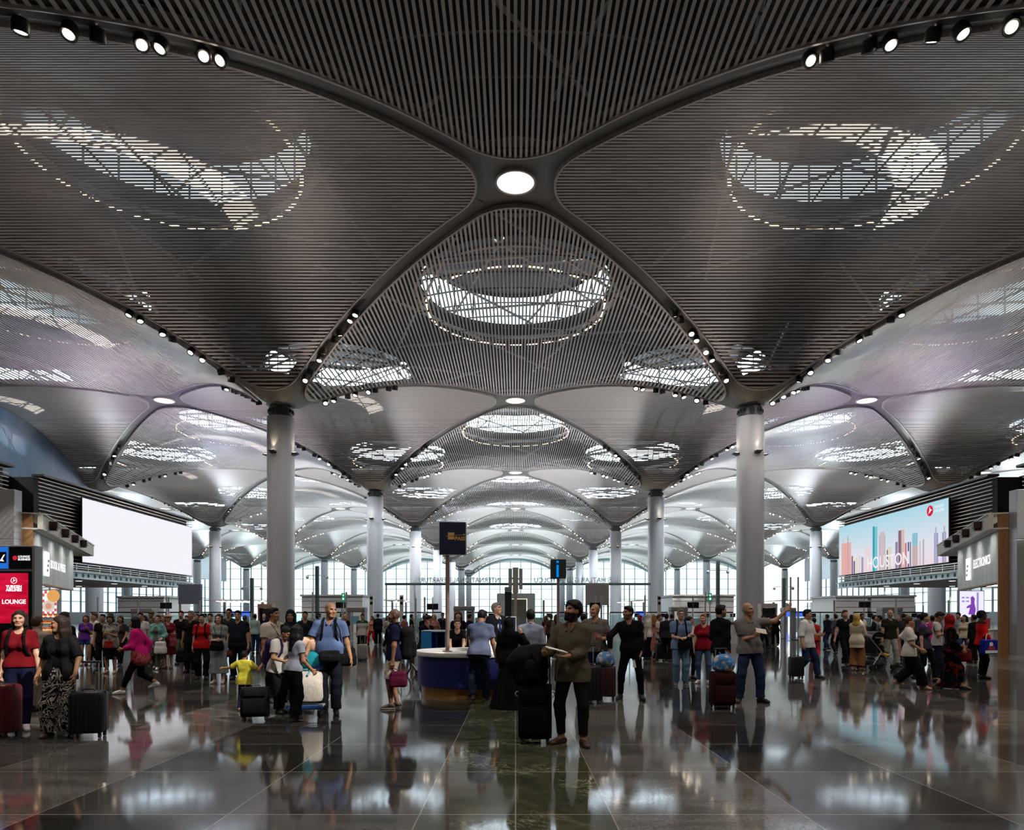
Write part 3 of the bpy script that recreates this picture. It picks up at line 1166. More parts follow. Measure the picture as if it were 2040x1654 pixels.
# ------------------------------------------------------------- the two corner shops
Nx, Nd = 18.53, 26.7
U = Vector((.404, .915, 0)).normalized()
for s in (-1, 1):
    u = Vector((s * U.x, U.y, 0))
    nrm = Vector((-s * U.y, U.x, 0)) if True else None
    nrm = Vector((-s * abs(u.y), abs(u.x) * 1.0, 0)).normalized()
    nrm = Vector((-s * U.y, U.x, 0))             # points to the aisle
    o = Vector((s * Nx, Nd, 0))
    ang = math.atan2(u.y, u.x)
    nm = 'press shop' if s < 0 else 'electronics shop'
    t = thing('corner_shop', 'pale streaked shop front lettered for %s, under a lantern-lit canopy' % ('books and press' if s < 0 else 'electronics'), 'shop', (0, 0, 0), 0, 'corner shops', 'thing')

    def obox(mb, t0, t1, n0, n1, z0, z1):
        a = o + u * (t0 + t1) / 2 + nrm * (n0 + n1) / 2
        mb.box((a.x, a.y, (z0 + z1) / 2), (abs(t1 - t0), abs(n1 - n0), z1 - z0), ang)
    mb = MB()
    obox(mb, 0, 9.36, -.3, 0, 2.9, 4.86)
    mb.build('fascia', M_fas, t)
    mb = MB()
    obox(mb, -.15, 13, .25, .42, 4.88, 5.47)
    obox(mb, -.15, 13, -.4, .25, 4.86, 4.92)
    obox(mb, -.15, 13, -.4, .46, 5.44, 5.50)
    cn = mb.build('canopy', M_cream, t)
    for tt in (1.25, 3.87, 6.3, 8.7):
        mb = MB()
        a = o + u * tt + nrm * .55
        mb.box((a.x, a.y, 5.2), (.42, .3, .26), ang)
        mb.box((a.x, a.y, 5.08), (.30, .22, .2), ang)
        lt_ = mb.build('lantern', M_lant, t)
        q_ = o + u * tt + nrm * .85
        lamp('lantern_beam', 'SPOT', (q_.x, q_.y, 4.9), 45, (1., .94, .86), .12, (-nrm * .8 + Vector((0, 0, -1.1))).to_track_quat('-Z', 'Y').to_euler(), 1.9, .8, t)
    mb = MB()
    obox(mb, -.14, -.02, -.35, .1, 0, 5.46)
    mb.build('door_jamb', M_wood, t)
    mb = MB()
    obox(mb, -.02, .0, -.02, .03, 0, 4.86)
    mb.build('light_edge', E_white, t)
    mb = MB()
    obox(mb, 0, 9.3, -2, -.3, 3.02, 3.1)
    obox(mb, 2.5, 9.3, -6, -2, 3.02, 3.1)
    mb.build('shop_ceiling', mat('warm_soffit', (.5, .38, .28), .6), t)
    mb = MB()
    for k in range(7):
        obox(mb, .8 + 1.2 * k, .95 + 1.2 * k, -6 if k > 1 else -1.9, -.6, 2.98, 3.0)
    mb.build('ceiling_light_line', E_soff, t)
    mb = MB()
    obox(mb, 2.5, 9.2, -6.2, -6, 0, 3.1)
    obox(mb, 9.2, 9.36, -6, -3.5, 0, 3.1)
    mb.build('shop_wall', mat('shop_grey_wall', (.3, .32, .34), .6), t)
    mb = MB()
    obox(mb, .2, 9.36, -.28, .0, 2.84, 2.9)
    mb.build('fascia_underside', M_wood, t)
    # lettering: always read left to right
    tu = u if s < 0 else -u
    pl = Plane2(o + nrm * .0, tu, nrm)
    R_ = pl.rot()
    if s < 0:
        sign = [('BOOK & PRESS', o + u * 5.3 + nrm * .03 + Vector((0, 0, 3.77)), .52)]
        lg = o + u * 2.5 + nrm * .08
    else:
        sign = [('ELECTRONICS', o + u * 3.4 + nrm * .03 + Vector((0, 0, 3.85)), .55)]
        lg = o + u * 6.05 + nrm * .08
    for b_, p_, sz in sign:
        textobj('shop_lettering', b_, sz, p_, R_, E_white, t, .004, bold=.004)
    mb = MB()
    mb.box((lg.x, lg.y, 3.72), (.75, .07, 1.0), ang)
    lb = mb.build('logo_box', E_white, t)
    mb = MB()
    pl2 = Plane2(lg + nrm * .04 + Vector((0, 0, 3.72)), tu, nrm)
    for k, c in enumerate(range(3)):
        pl2.rect(mb, -.22 + .1 * k, .06 + .1 * k, -.32 + .2 * k, -.22 + .2 * k, .006)
    mb.build('logo_stripe', mat('lilac_print', (.35, .2, .5), .5), lb)
    # what stands inside
    if s > 0:
        d = 40
        pl3 = Plane2((at(1912, d), d, 0), (1, 0, 0), (0, -1, 0))
        w_, z0, z1 = at(1960, d) - at(1912, d), 1.5, up(1178, d)
        p_ = thing('advertising_lightbox', 'glowing lilac lightbox with a figure in purple inside the electronics shop', 'sign', (0, 0, 0))
        mb = MB()
        mb.box(((at(1912, d) + at(1960, d)) / 2, d + .1, (z0 + z1) / 2), (w_ + .1, .15, z1 - z0 + .1))
        mb.build('casing', M_grey, p_)
        mb = MB()
        pl3.rect(mb, 0, w_, z0, z1, .0)
        mb.build('picture', emitter('lilac_picture', (.80, .78, .98), 1.1), p_)
        mb = MB()
        for (a, b, c, e) in ((.08, .2, .72, .78), (.26, .38, .72, .78), (.44, .56, .72, .78), (.08, .2, .58, .64), (.26, .38, .58, .64), (.7, .78, .1, .95)):
            pl3.rect(mb, a * w_, b * w_, z0 + c * (z1 - z0), z0 + e * (z1 - z0), .01)
        mb.build('picture_block', emitter('violet_block', (.35, .30, .75), .9), p_)
        mb = MB()
        pl3.poly(mb, [(w_ * x, z0 + (z1 - z0) * y) for x, y in ((.35, .1), (.62, .1), (.66, .3), (.60, .55), (.62, .72), (.52, .82), (.45, .72), (.46, .5), (.30, .42), (.26, .34), (.42, .36))], .015)
        mb.build('picture_figure', emitter('purple_figure', (.24, .06, .50), .9), p_)
    else:
        d = 33
        x0, x1 = at(84, d), at(113, d)
        pl3 = Plane2((x0, d, 0), (1, 0, 0), (0, -1, 0))
        w_, z0, z1 = x1 - x0, 1.5, up(1177, d)
        p_ = thing('advertising_lightbox', 'glowing food poster with red and white checks inside the press shop', 'sign', (0, 0, 0))
        mb = MB()
        mb.box(((x0 + x1) / 2, d + .1, (z0 + z1) / 2), (w_ + .1, .15, z1 - z0 + .1))
        mb.build('casing', M_grey, p_)
        mb = MB()
        pl3.rect(mb, 0, w_, z0, z1, .0)
        mb.build('picture', emitter('white_picture', (.95, .90, .90), 1.1), p_)
        mb = MB()
        for i in range(6):
            for j in range(9):
                if (i + j) % 2 and (j > 6 or j < 2 or i in (0, 5)):
                    pl3.rect(mb, i * w_ / 6, (i + 1) * w_ / 6, z0 + j * (z1 - z0) / 9, z0 + (j + 1) * (z1 - z0) / 9, .008)
        mb.build('red_check', emitter('red_check', (.75, .12, .16), .9), p_)
        for (cx, cz, r, c, nme) in ((.78, .80, .30, (.85, .42, .12), 'bun_picture'), (.45, .42, .28, (.80, .66, .55), 'plate_picture'), (.45, .42, .15, (.75, .35, .25), 'filling_picture')):
            mb = MB()
            pl3.poly(mb, [(w_ * cx + r * a, z0 + (z1 - z0) * cz + r * b) for a, b in circle_pts(0, 0, 1)], .012 + .004 * (r < .2))
            mb.build(nme, emitter(nme, c, .9), p_)
        bc = thing('bakery_case', 'glowing orange bakery display case inside the press shop', 'display case', (at(96, 31), 31, 0))
        mb = MB()
        mb.box((0, 0, .45), (1.0, .6, .9), 0, .03)
        mb.build('case_base', M_wood, bc)
        mb = MB()
        for k in range(3):
            mb.box((0, 0, .95 + .3 * k), (1.0, .5, .03))
        mb.build('case_shelf', emitter('orange_shelf_glow', (1., .42, .10), 1.2), bc)
        for k in range(3):
            for q in range(4):
                mb = MB()
                mb.ball((at(96, 31) - .36 + .24 * q, 30.95, 1.02 + .3 * k), .09, sz=.6, n=6)
                tag(mb.build('bread_roll', mat('bread', (.55, .22, .06), .6), None, True), 'orange bread roll on the glowing bakery display case', 'bread', 'bread rolls of the bakery case')
# counters of the electronics shop
t = thing('shop_counter', 'white shop counter with small boxes beside the wooden door jamb', 'counter', (at(1962, 27.2), 27.6, 0))
mb = MB()
mb.box((0, 0, .5), (1.9, .6, 1.0), 0, .03)
mb.build('counter_body', M_white, t)
mb = MB()
mb.box((0, 0, 1.02), (2.0, .7, .05), 0, .02)
mb.build('counter_top', M_off, t)
for (x, w, h, c, lab) in ((-.55, .3, .34, (.5, .5, .52), 'white'), (.25, .26, .42, (.45, .05, .05), 'red')):
    b_ = MB()
    b_.box((at(1962, 27.2) + x, 27.55, 1.05 + h / 2), (w, .22, h), .1, .01)
    tag(b_.build('product_box', mat('product_%s' % lab, c, .5)), '%s product box on the white shop counter' % lab, 'box')
# corner pillars
for s in (-1, 1):
    t = thing('pillar', 'square grey panelled pillar at the corner of the %s' % ('press shop' if s < 0 else 'electronics shop'), 'pillar', (s * 19.7, 26.2, 0), 0, 'grey corner pillars', 'thing')
    mb = MB()
    mb.box((0, .0, 2.25), (2.1, .42, 4.3), 0, .01)
    mb.box((0, .0, 5.35), (2.1, .42, 1.85), 0, .01)
    mb.build('cladding', M_grey, t)
    mb = MB()
    mb.box((0, .0, .05), (2.12, .44, .10))
    mb.box((0, .0, 4.41), (2.08, .40, .03))
    mb.build('plinth', M_chrome, t)

# ------------------------------------------------------------- lounge totem, left foreground
d = 13.8
x1 = at(68, d)
t = thing('advertising_totem', 'tall grey totem with a red lounge advertisement at the left edge', 'sign', (x1 - .4, d, 0))
mb = MB()
mb.box((0, .13, 1.475), (.80, .25, 2.95), 0, .015)
mb.build('housing', M_grey, t)
pl = Plane2((-.4, 0, 0), (1, 0, 0), (0, -1, 0))
mb = MB()
pl.rect(mb, .03, .76, .1, 2.44, .008)
mb.build('black_face', M_scr, t)
mb = MB()
pl.rect(mb, .03, .29, 2.49, 2.92, .008)
hb = mb.build('blue_header', emitter('blue_header_light', (.02, .17, .72), .9), t)
mb = MB()
pl.rect(mb, .02, .26, 2.60, 2.82, .016)
hk = mb.build('header_icon_plate', M_scr, hb)
mb = MB()
pl.poly(mb, [(.05, 2.66), (.10, 2.68), (.15, 2.66), (.21, 2.76), (.24, 2.77), (.19, 2.68), (.22, 2.63), (.14, 2.64), (.08, 2.63)], .024)
mb.build('header_icon', E_white, hb)
mb = MB()
pl.rect(mb, .31, .76, 2.49, 2.92, .008)
mb.build('black_header', M_scr, t)
mb = MB()
pl.poly(mb, circle_pts(.43, 2.70, .045), .016)
mb.build('header_emblem', emitter('header_red', (.7, .02, .04), .9), t)
for k, w_ in enumerate(('LOUNGE', 'BUSINESS')):
    textobj('header_lettering', w_, .058, pl.p(.49, 2.725 - .055 * k, .014), pl.rot(), E_white, t, .002, 'LEFT', bold=.001)
m = emitter('red_advert', (.72, .005, .035), .9)
nt = m.node_tree
tcn = nt.nodes.new('ShaderNodeTexCoord')
mp = nt.nodes.new('ShaderNodeMapping')
mp.inputs['Rotation'].default_value = (0, .5, 0)
mp.inputs['Scale'].default_value = (1, 1, 7)
wv = nt.nodes.new('ShaderNodeTexNoise')
wv.inputs['Scale'].default_value = 1.2
rp = nt.nodes.new('ShaderNodeValToRGB')
rp.color_ramp.elements[0].position, rp.color_ramp.elements[0].color = .4, (.50, .004, .025, 1)
rp.color_ramp.elements[1].position, rp.color_ramp.elements[1].color = .62, (.80, .01, .06, 1)
nt.links.new(tcn.outputs['Object'], mp.inputs[0])
nt.links.new(mp.outputs[0], wv.inputs['Vector'])
nt.links.new(wv.outputs['Fac'], rp.inputs[0])
nt.links.new(rp.outputs[0], nt.nodes['Emission'].inputs[0])
mb = MB()
pl.rect(mb, .115, .69, 1.41, 2.40, .014)
ad = mb.build('red_display', m, t)
cx = at(29, d) - (x1 - .8)
mb = MB()
ring_quads(pl, mb, cx, up(1157, d), .052, .062, .022)
mb.build('display_emblem_ring', E_white, ad)
mb = MB()
pl.poly(mb, bird(cx, up(1157, d), .05), .022)
mb.build('display_emblem_bird', E_white, ad)
for w_, py, sz in (('TURKISH', 1169.5, .078), ('AIRLINES', 1175.8, .078), ('LOUNGE', 1199.5, .118)):
    textobj('display_lettering', w_, sz, pl.p(cx, up(py, d), .02), pl.rot(), E_white, ad, .002, bold=.003)

# ------------------------------------------------------------- round service desk with the passport-shaped sign
t = thing('service_desk', 'round navy service desk with white top and gold plinth', 'desk', (-.87, 14.0, 0))
A0, A1 = PI * .98, PI * 2.02
mb = MB()
mb.lathe([(1.00, 0), (1.00, .19), (.7, .19)], n=48)
mb.build('plinth', M_gold, t, True)
mb = MB()
mb.lathe([(1.04, .19), (1.08, .21), (1.08, .78), (.78, .78), (.78, .2)], n=56)
mb.build('desk_front', M_navy, t, True)
mb = MB()
mb.lathe([(.72, .78), (1.11, .78), (1.12, .80), (1.12, .86), (1.10, .88), (.72, .88), (.72, .78)], n=56)
mb.build('desk_top', M_white, t, True)
mb = MB()
mb.box((.15, .1, .72), (1.1, .75, .05), 0, .01)
mb.box((.3, .3, .86), (.5, .3, .3), .2, .02)
mb.build('inner_worktop', M_off, t)
px_ = at(893, 13.3)
t = thing('passport_sign', 'navy passport-shaped sign lettered in gold on a rosy pole at the round desk', 'sign', (px_, 13.15, 0))
mb = MB()
mb.tube([(0, 0, .885), (0, 0, up(1108, 13.3))], .038, 12)
mb.lathe([(.09, .882), (.09, .90), (.04, .905)], n=16)
mb.build('pole', M_rose, t, True)
zb, zt = up(1107, 13.3), up(1043, 13.3)
x0, x1_ = at(876, 13.2) - px_, at(928, 13.2) - px_
rz = .10
mb = MB()
mb.box(((x0 + x1_) / 2, .0, (zb + zt) / 2), (x1_ - x0, .14, zt - zb), rz, .012)
bk = mb.build('cover', M_navy2, t)
mb = MB()
mb.box(((x0 + x1_) / 2 + .015, .0, (zb + zt) / 2 - .004), (x1_ - x0 - .0, .10, zt - zb - .0), rz, .004)
mb.build('page_block', M_white, t)
c_ = Vector(((x0 + x1_) / 2, 0, (zb + zt) / 2))
uu = Vector((math.cos(rz), math.sin(rz), 0))
nn = Vector((math.sin(rz), -math.cos(rz), 0))
pl = Plane2(c_ + nn * .071, uu, nn)
mb = MB()
pl.rect(mb, -.085, .03, -.025, .035, .004)
pl.rect(mb, -.085, .03, .045, .105, .004)
pl.poly(mb, [(-.13, .035), (.19, .062), (.19, .067), (-.13, .042)], .003)
pl.poly(mb, circle_pts(.215, .068, .016, 14), .004)
mb.build('gold_emblem', M_goldp, t)
textobj('gold_lettering', 'PASS', .095, pl.p(.14, -.01, .004), pl.rot(), M_goldp, t, .002, bold=.003)

# low blue shelf unit behind the desk
t = thing('shelf_unit', 'bright blue open shelf unit standing behind the round desk', 'shelf', (at(866, 16.5), 16.6, 0))
w_ = at(891, 16.5) - at(842, 16.5)
mb = MB()
mb.box((-w_ / 2 + .11, -.2, .6), (.24, .12, 1.2))
mb.box((w_ / 2 - .02, .1, .6), (.04, .7, 1.2))
mb.build('side_panel', M_bluep, t)
mb = MB()
mb.box((0, .4, .6), (w_, .04, 1.2))
for z in (.08, .62):
    mb.box((0, .12, z), (w_, .56, .03))
mb.box((.05, .1, .6), (.03, .55, 1.15))
mb.build('shelf_back', mat('deep_blue_panel', (.005, .03, .22), .4), t)
mb = MB()
mb.box((0, .1, 1.2), (w_ + .02, .72, .03))
mb.build('shelf_top', mat('pale_blue_top', (.45, .6, .75), .4), t)

# information sign
d = 25.
xc = at(1112, d)
t = thing('information_sign', 'dark square sign with a bright blue letter i on a tall pole', 'sign', (xc, d, 0))
zt, zb = up(1115, d), up(1153, d)
hw = (at(1128, d) - at(1097, d)) / 2
mb = MB()
mb.box((0, 0, (zt + zb) / 2), (2 * hw, .28, zt - zb), 0, .02)
mb.build('sign_box', mat('dark_slate_sign', (.03, .042, .05), .35), t)
mb = MB()
mb.tube([(0, 0, 0), (0, 0, zb)], .05, 12)
mb.lathe([(.25, 0), (.25, .02), (.05, .03)], n=20)
mb.build('pole', M_rose, t, True)
mb = MB()
pl = Plane2((0, -.141, 0), (1, 0, 0), (0, -1, 0))
iu = at(1110.3, d) - xc
pl.rect(mb, iu - .04, iu + .04, up(1150.5, d), up(1126.5, d), .006)
pl.rect(mb, iu - .04, iu + .04, up(1122.6, d), up(1118, d), .006)
mb.build('letter', emitter('bright_blue_letter', (.0, .25, .85), 1.0), t)

# flight information totem and kiosk on the centre line
d = 24.
t = thing('flight_information_totem', 'tall beige totem with slim side screens on the centre line', 'sign', (at(1027, d), d, 0))
mb = MB()
mb.box((0, 0, (up(1131, d) + up(1182, d)) / 2), (.19, .16, up(1131, d) - up(1182, d)), 0, .01)
mb.box((0, .0, up(1182, d) / 2), (.11, .12, up(1182, d)))
mb.lathe([(.3, 0), (.3, .02), (.06, .03)], n=20)
mb.build('post', mat('beige_totem', (.36, .32, .28), .45), t)
for k, (a, b, c, e) in enumerate(((1013, 1020, 1133, 1172), (1034, 1041, 1133, 1174))):
    mb = MB()
    x = (at(a, d) + at(b, d)) / 2 - at(1027, d)
    mb.box((x, 0, (up(c, d) + up(e, d)) / 2), (at(b, d) - at(a, d), .1, up(c, d) - up(e, d)), 0, .01)
    mb.box((x * .5, .0, up((c + e) / 2, d)), (abs(x), .04, .05))
    mb.build('side_screen', mat('grey_glass_screen', (.32, .37, .40), .25), t)
d = 21.5
t = thing('check_kiosk', 'tall dark kiosk beside the beige information totem', 'kiosk', (at(1012.5, d), d, 0))
mb = MB()
mb.box((0, 0, up(1178, d) / 2), (at(1019.5, d) - at(1005.5, d), .2, up(1178, d)), 0, .02)
mb.build('kiosk_body', mat('dark_teal_kiosk', (.015, .022, .025), .3), t)
mb = MB()
mb.box((0, 0, up(1174, d)), (at(1019.5, d) - at(1005.5, d), .2, up(1170, d) - up(1178, d)), 0, .01)
mb.build('kiosk_header', mat('grey_teal_header', (.14, .19, .19), .3), t)

# ------------------------------------------------------------- security zone
def box_thing(name, label, cat, px0, px1, py0, d, depth, m, py1=None, group=None, bev=.02, roof=None, seam=None):
    x0, x1 = at(px0, d), at(px1, d)
    zt = up(py0, d)
    zb = 0 if py1 is None else up(py1, d)
    t = thing(name, label, cat, ((x0 + x1) / 2, d + depth / 2, 0), 0, group)
    mb = MB()
    mb.box((0, 0, (zt + zb) / 2), (x1 - x0, depth, zt - zb), 0, bev)
    mb.build('cabin_wall' if roof else 'body', m, t)
    if roof:
        mb = MB()
        mb.box((0, 0, zt + .06), (x1 - x0 + .25, depth + .25, .16), 0, .02)
        mb.build('roof_edge', roof, t)
    if seam:
        mb = MB()
        for z in seam:
            mb.box((0, -depth / 2 - .005, z), (x1 - x0, .02, .04))
        mb.build('panel_seam', M_greyd, t)
    return t, (x1 - x0), zt


M_roofe = mat('grey_roof_edge', (.48, .49, .50), .5)
for (a, b, py, lab) in ((234, 326, 1191, 'beneath the blank screen'), (601, 722, 1188, 'behind the man in the blue polo'), (1340, 1462, 1188, 'behind the woman in the red top'), (1665, 1728, 1190, 'left of the far columns beneath the city screen'), (1736, 1822, 1189, 'beneath the city screen')):
    t, w_, zt = box_thing('security_cabin', 'long white security cabin %s' % lab, 'cabin', a, b, py, 62, 5, M_off, group='white security cabins', roof=M_roofe, seam=(2.35, 2.9))
# twin monitors on posts
for (px, py, lab) in ((332, 1207, 'beneath the blank screen'), (681, 1206, 'beside the left green exit sign'), (1380, 1206, 'left of the right green exit sign'), (1721, 1205, 'beneath the city screen'), (1186, 1207, 'behind the bald man in grey'), (862, 1209, 'behind the blue shelf unit')):
    d = 44.
    t = thing('monitor_stand', 'pair of black monitors on a steel post %s' % lab, 'monitor', (at(px, d), d, 0), 0, 'twin monitors of the security lanes')
    mb = MB()
    mb.tube([(0, 0, 0), (0, 0, up(py, d) + .6)], .045, 8)
    mb.build('post', M_chrome, t)
    for k in (-1, 1):
        mb = MB()
        mb.box((k * .19, -.08, up(py, d)), (.34, .06, .38), 0, .01)
        mb.build('monitor', M_scr, t)
# exit signs
for (px, lab) in ((684, 'left of the walk-through gate'), (1414.5, 'above the woman in the red top')):
    d = 38.
    t = thing('exit_sign', 'small green exit sign on a steel post %s' % lab, 'sign', (at(px, d), d, 0), 0, 'green exit signs')
    mb = MB()
    mb.tube([(0, .04, 0), (0, .04, up(1182, d))], .03, 8)
    mb.build('post', M_chrome, t)
    mb = MB()
    mb.box((0, 0, up(1190, d)), (.19, .04, .45), 0, .005)
    mb.build('sign_plate', emitter('exit_green', (.0, .30, .10), .7), t)
    pl = Plane2((0, -.021, up(1190, d)), (1, 0, 0), (0, -1, 0))
    mb = MB()
    pl.poly(mb, [(-.05, .10), (.0, .17), (.05, .10), (.02, .10), (.02, .04), (-.02, .04), (-.02, .10)], .006)
    pl.rect(mb, -.045, .045, -.15, -.04, .006)
    mb.build('pictogram', E_white, t)
# lane lamps
for (px, lab) in ((740, 'right of the walk-through gate'), (1313, 'behind the man in black'), (800, 'behind the seated man')):
    d = 46.
    t = thing('lane_sign', 'white upright lane sign with two dark discs %s' % lab, 'sign', (at(px, d), d, 0), 0, 'white lane signs')
    mb = MB()
    mb.box((0, 0, up(1186, d) / 2), (.24, .12, up(1186, d)), 0, .02)
    mb.build('sign_body', M_white, t)
    for z in (1192, 1202):
        mb = MB()
        M_ = Matrix.Rotation(PI / 2, 3, 'X')
        mb.disc((0, -.066, up(z, d)), .1, 16, M_)
        mb.build('dark_disc', M_scr, t)


def gate(px0, px1, py, d, lab, m=M_grey, depth=.7):
    x0, x1 = at(px0, d), at(px1, d)
    zt = up(py, d)
    t = thing('walk_through_gate', lab, 'security gate', ((x0 + x1) / 2, d, 0), 0, 'walk-through gates')
    w_ = x1 - x0
    for k in (-1, 1):
        mb = MB()
        mb.box((k * (w_ / 2 - .08), 0, zt / 2), (.16, depth, zt), 0, .03)
        mb.build('side_post', m, t)
    mb = MB()
    mb.box((0, 0, zt - .1), (w_ + .04, depth + .06, .26), 0, .05)
    mb.build('lintel', m, t)


gate(695, 729, 1211, 36, 'grey walk-through gate behind the man in the green and white shirt')
gate(905, 945, 1209, 40, 'grey rounded gate behind the round service desk')
gate(1335, 1367, 1210, 38, 'grey walk-through gate behind the man in the pale blue shirt')
gate(267, 308, 1213, 42, 'grey walk-through gate beneath the blank screen')
gate(1752, 1792, 1211, 42, 'grey walk-through gate behind the man in the dark patterned top')
gate(1558, 1582, 1212, 48, 'grey walk-through gate left of the man with the white shirt')
# blue notice stand
t = thing('notice_stand', 'white rack with a pale blue notice before the walk-through gate', 'sign', (at(707, 31), 31, 0))
mb = MB()
for k in (-1, 1):
    mb.box((k * .19, 0, .8), (.03, .03, 1.6))
for z in (.1, .45, .8):
    mb.box((0, 0, z), (.4, .25, .03))
mb.build('rack_frame', M_white, t)
mb = MB()
mb.box((0, -.02, 1.38), (.36, .02, .36))
mb.build('notice', mat('pale_blue_notice', (.20, .45, .62), .5), t)
# wooden and grille cabinets beside the first columns
for (a, b, c, lab, m, gm) in ((517, 545, 1204, 'wooden framed dark doorway beside the nearest left column', mat('rosewood_frame', (.36, .20, .13), .5), M_scr), (1513, 1545, 1203, 'pale framed dark grille cabinet beside the nearest right column', mat('pale_stone_frame', (.46, .38, .34), .5), M_scr)):
    d = 50.5
    x0, x1 = at(a, d), at(b, d)
    zt = up(c, d)
    t = thing('cabinet', lab, 'cabinet', ((x0 + x1) / 2, d, 0))
    mb = MB()
    for k in (-1, 1):
        mb.box((k * ((x1 - x0) / 2 - .04), 0, zt / 2), (.09, .7, zt))
    mb.box((0, 0, zt - .14), (x1 - x0 + .02, .74, .3))
    mb.build('frame', m, t)
    mb = MB()
    mb.box((0, .1, (zt - .3) / 2), (x1 - x0 - .16, .3, zt - .3))
    mb.build('dark_panel', gm, t)
    if a > 1000:
        mb = MB()
        for k in range(9):
            mb.box((-.42 + .105 * k, -.08, (zt - .3) / 2), (.03, .05, zt - .34))
        mb.build('grille_bar', M_greyd, t)
t = thing('waste_bin', 'round white cabinet with a dark lid beside the nearest right column', 'bin', (at(1457, 40), 40, 0))
mb = MB()
mb.lathe([(.02, 0), (.30, 0), (.30, 1.05), (.28, 1.06)], n=28)
mb.build('bin_body', M_white, t, True)
mb = MB()
mb.lathe([(.28, 1.06), (.29, 1.22), (.02, 1.25)], n=28)
mb.build('lid', mat('slate_lid', (.05, .07, .10), .4), t, True)
# hanging boards and the beam with lettering seen from behind
for (a, b, c, e, lab, m) in ((356, 401, 1164, 1204, 'large blue grey board on posts right of the blank screen', mat('blue_grey_board', (.20, .23, .34), .4)), (1167, 1213, 1163, 1206, 'large pale grey board on posts behind the bald man in grey', mat('pale_grey_board', (.36, .35, .36), .4))):
    d = 48.
    t = thing('notice_board', lab, 'board', ((at(a, d) + at(b, d)) / 2, d, 0))
    mb = MB()
    mb.box((0, 0, (up(c, d) + up(e, d)) / 2), (at(b, d) - at(a, d), .14, up(c, d) - up(e, d)), 0, .02)
    mb.build('panel', m, t)
    for k in (-1, 1):
        mb = MB()
        mb.box((k * (at(b, d) - at(a, d)) * .47, .1, up(c, d) / 2), (.12, .1, up(c, d)))
        mb.build('post', M_grey, t)
d = 60.
t = thing('gantry_sign', 'long slim gantry with reversed lettering across the middle of the hall', 'sign', (0, d, 0))
mb = MB()
mb.box((.2, 0, up(1164, d)), (at(1297, d) - at(768, d), .2, .2))
mb.build('gantry_beam', mat('sea_green_steel', (.10, .17, .17), .4), t)
for px in (770, 826, 1254, 1295):
    mb = MB()
    mb.box((at(px, d), 0, up(1166, d) / 2), (.08, .08, up(1166, d)))
    mb.build('gantry_post', mat('pale_steel_post', (.45, .5, .52), .4), t)
for (body, px) in (('INTERNATIONAL DEPARTURES', 912), ('DI\u015e HATLAR G\u0130DEN YOLCU', 1148)):
    textobj('gantry_lettering', body, .62, (at(px, d), .0, up(1156.5, d)), (PI / 2, 0, PI), mat('steel_letter', (.30, .34, .34), .35, .5), t, .04, sx=.86 if px < 1000 else .92)
# pale booth with a glowing outline on the centre line
d = 70.
t = thing('passport_booth', 'pale grey booth with a glowing outline on the centre line', 'booth', (at(1028, d), d, 0))
hw = (at(1065, d) - at(993, d)) / 2
mb = MB()
for k in (-1, 1):
    mb.box((k * (hw - .3), 0, up(1184, d) / 2), (.75, 1.6, up(1184, d)))
mb.box((0, 0, up(1188, d)), (2 * hw + .04, 1.68, .5))
mb.build('booth_frame', mat('pale_teal_booth', (.42, .50, .52), .5), t)
mb = MB()
for k in (-1, 1):
    mb.box((k * (hw - .75), -.82, up(1212, d)), (.06, .04, 1.9))
mb.box((0, -.82, up(1194, d)), (2 * hw - 1.5, .04, .06))
mb.build('glowing_outline', emitter('warm_outline', (1., .85, .6), 1.3), t)
mb = MB()
mb.box((0, .3, up(1194, d) / 2), (2 * hw - 1.5, .3, up(1194, d)))
mb.build('booth_back', mat('grey_back_panel', (.22, .24, .25), .5), t)
# x-ray lanes: a row of scanners and glass fences in front of the cabins
M_lane = mat('grey_scanner', (.40, .45, .47), .4)
M_belt = mat('black_belt', (.02, .02, .022), .6)
M_fence = glass_mat('teal_barrier_glass', (.84, .97, .97), .10)
spots = [(205, 56), (262, 56), (390, 56), (445, 58), (618, 56), (665, 56), (770, 57), (830, 58), (960, 57), (1075, 57), (1130, 58), (1250, 57), (1300, 56), (1390, 56), (1440, 57), (1600, 57), (1660, 56), (1712, 55), (1800, 56), (1850, 57)]
for i, (px, d) in enumerate(spots):
    t = thing('baggage_scanner', 'grey baggage scanner with a roller belt, %s counting across the hall from the left' % ['first', 'second', 'third', 'fourth', 'fifth', 'sixth', 'seventh', 'eighth', 'ninth', 'tenth', 'eleventh', 'twelfth', 'thirteenth', 'fourteenth', 'fifteenth', 'sixteenth', 'seventeenth', 'eighteenth', 'nineteenth', 'twentieth'][i], 'scanner', (at(px, d), d, 0), 0, 'baggage scanners of the security lanes')
    mb = MB()
    mb.box((0, 0, .85), (1.05, 1.5, 1.2), 0, .08)
    mb.build('tunnel', M_lane, t)
    mb = MB()
    mb.box((0, -1.6, .72), (.75, 1.9, .10), 0, .02)
    mb.build('belt', M_belt, t)
    for sx_ in (-1, 1):
        for yy in (-.9, -2.4):
            mb = MB()
            mb.box((sx_ * .33, yy, .34), (.06, .06, .68))
            mb.build('leg', M_chrome, t)
    mb = MB()
    mb.box((.75, -.2, 1.62), (.42, .06, .30), 0, .01)
    mb.box((.75, -.18, .75), (.05, .05, 1.5))
    mb.build('operator_screen', M_scr, t)
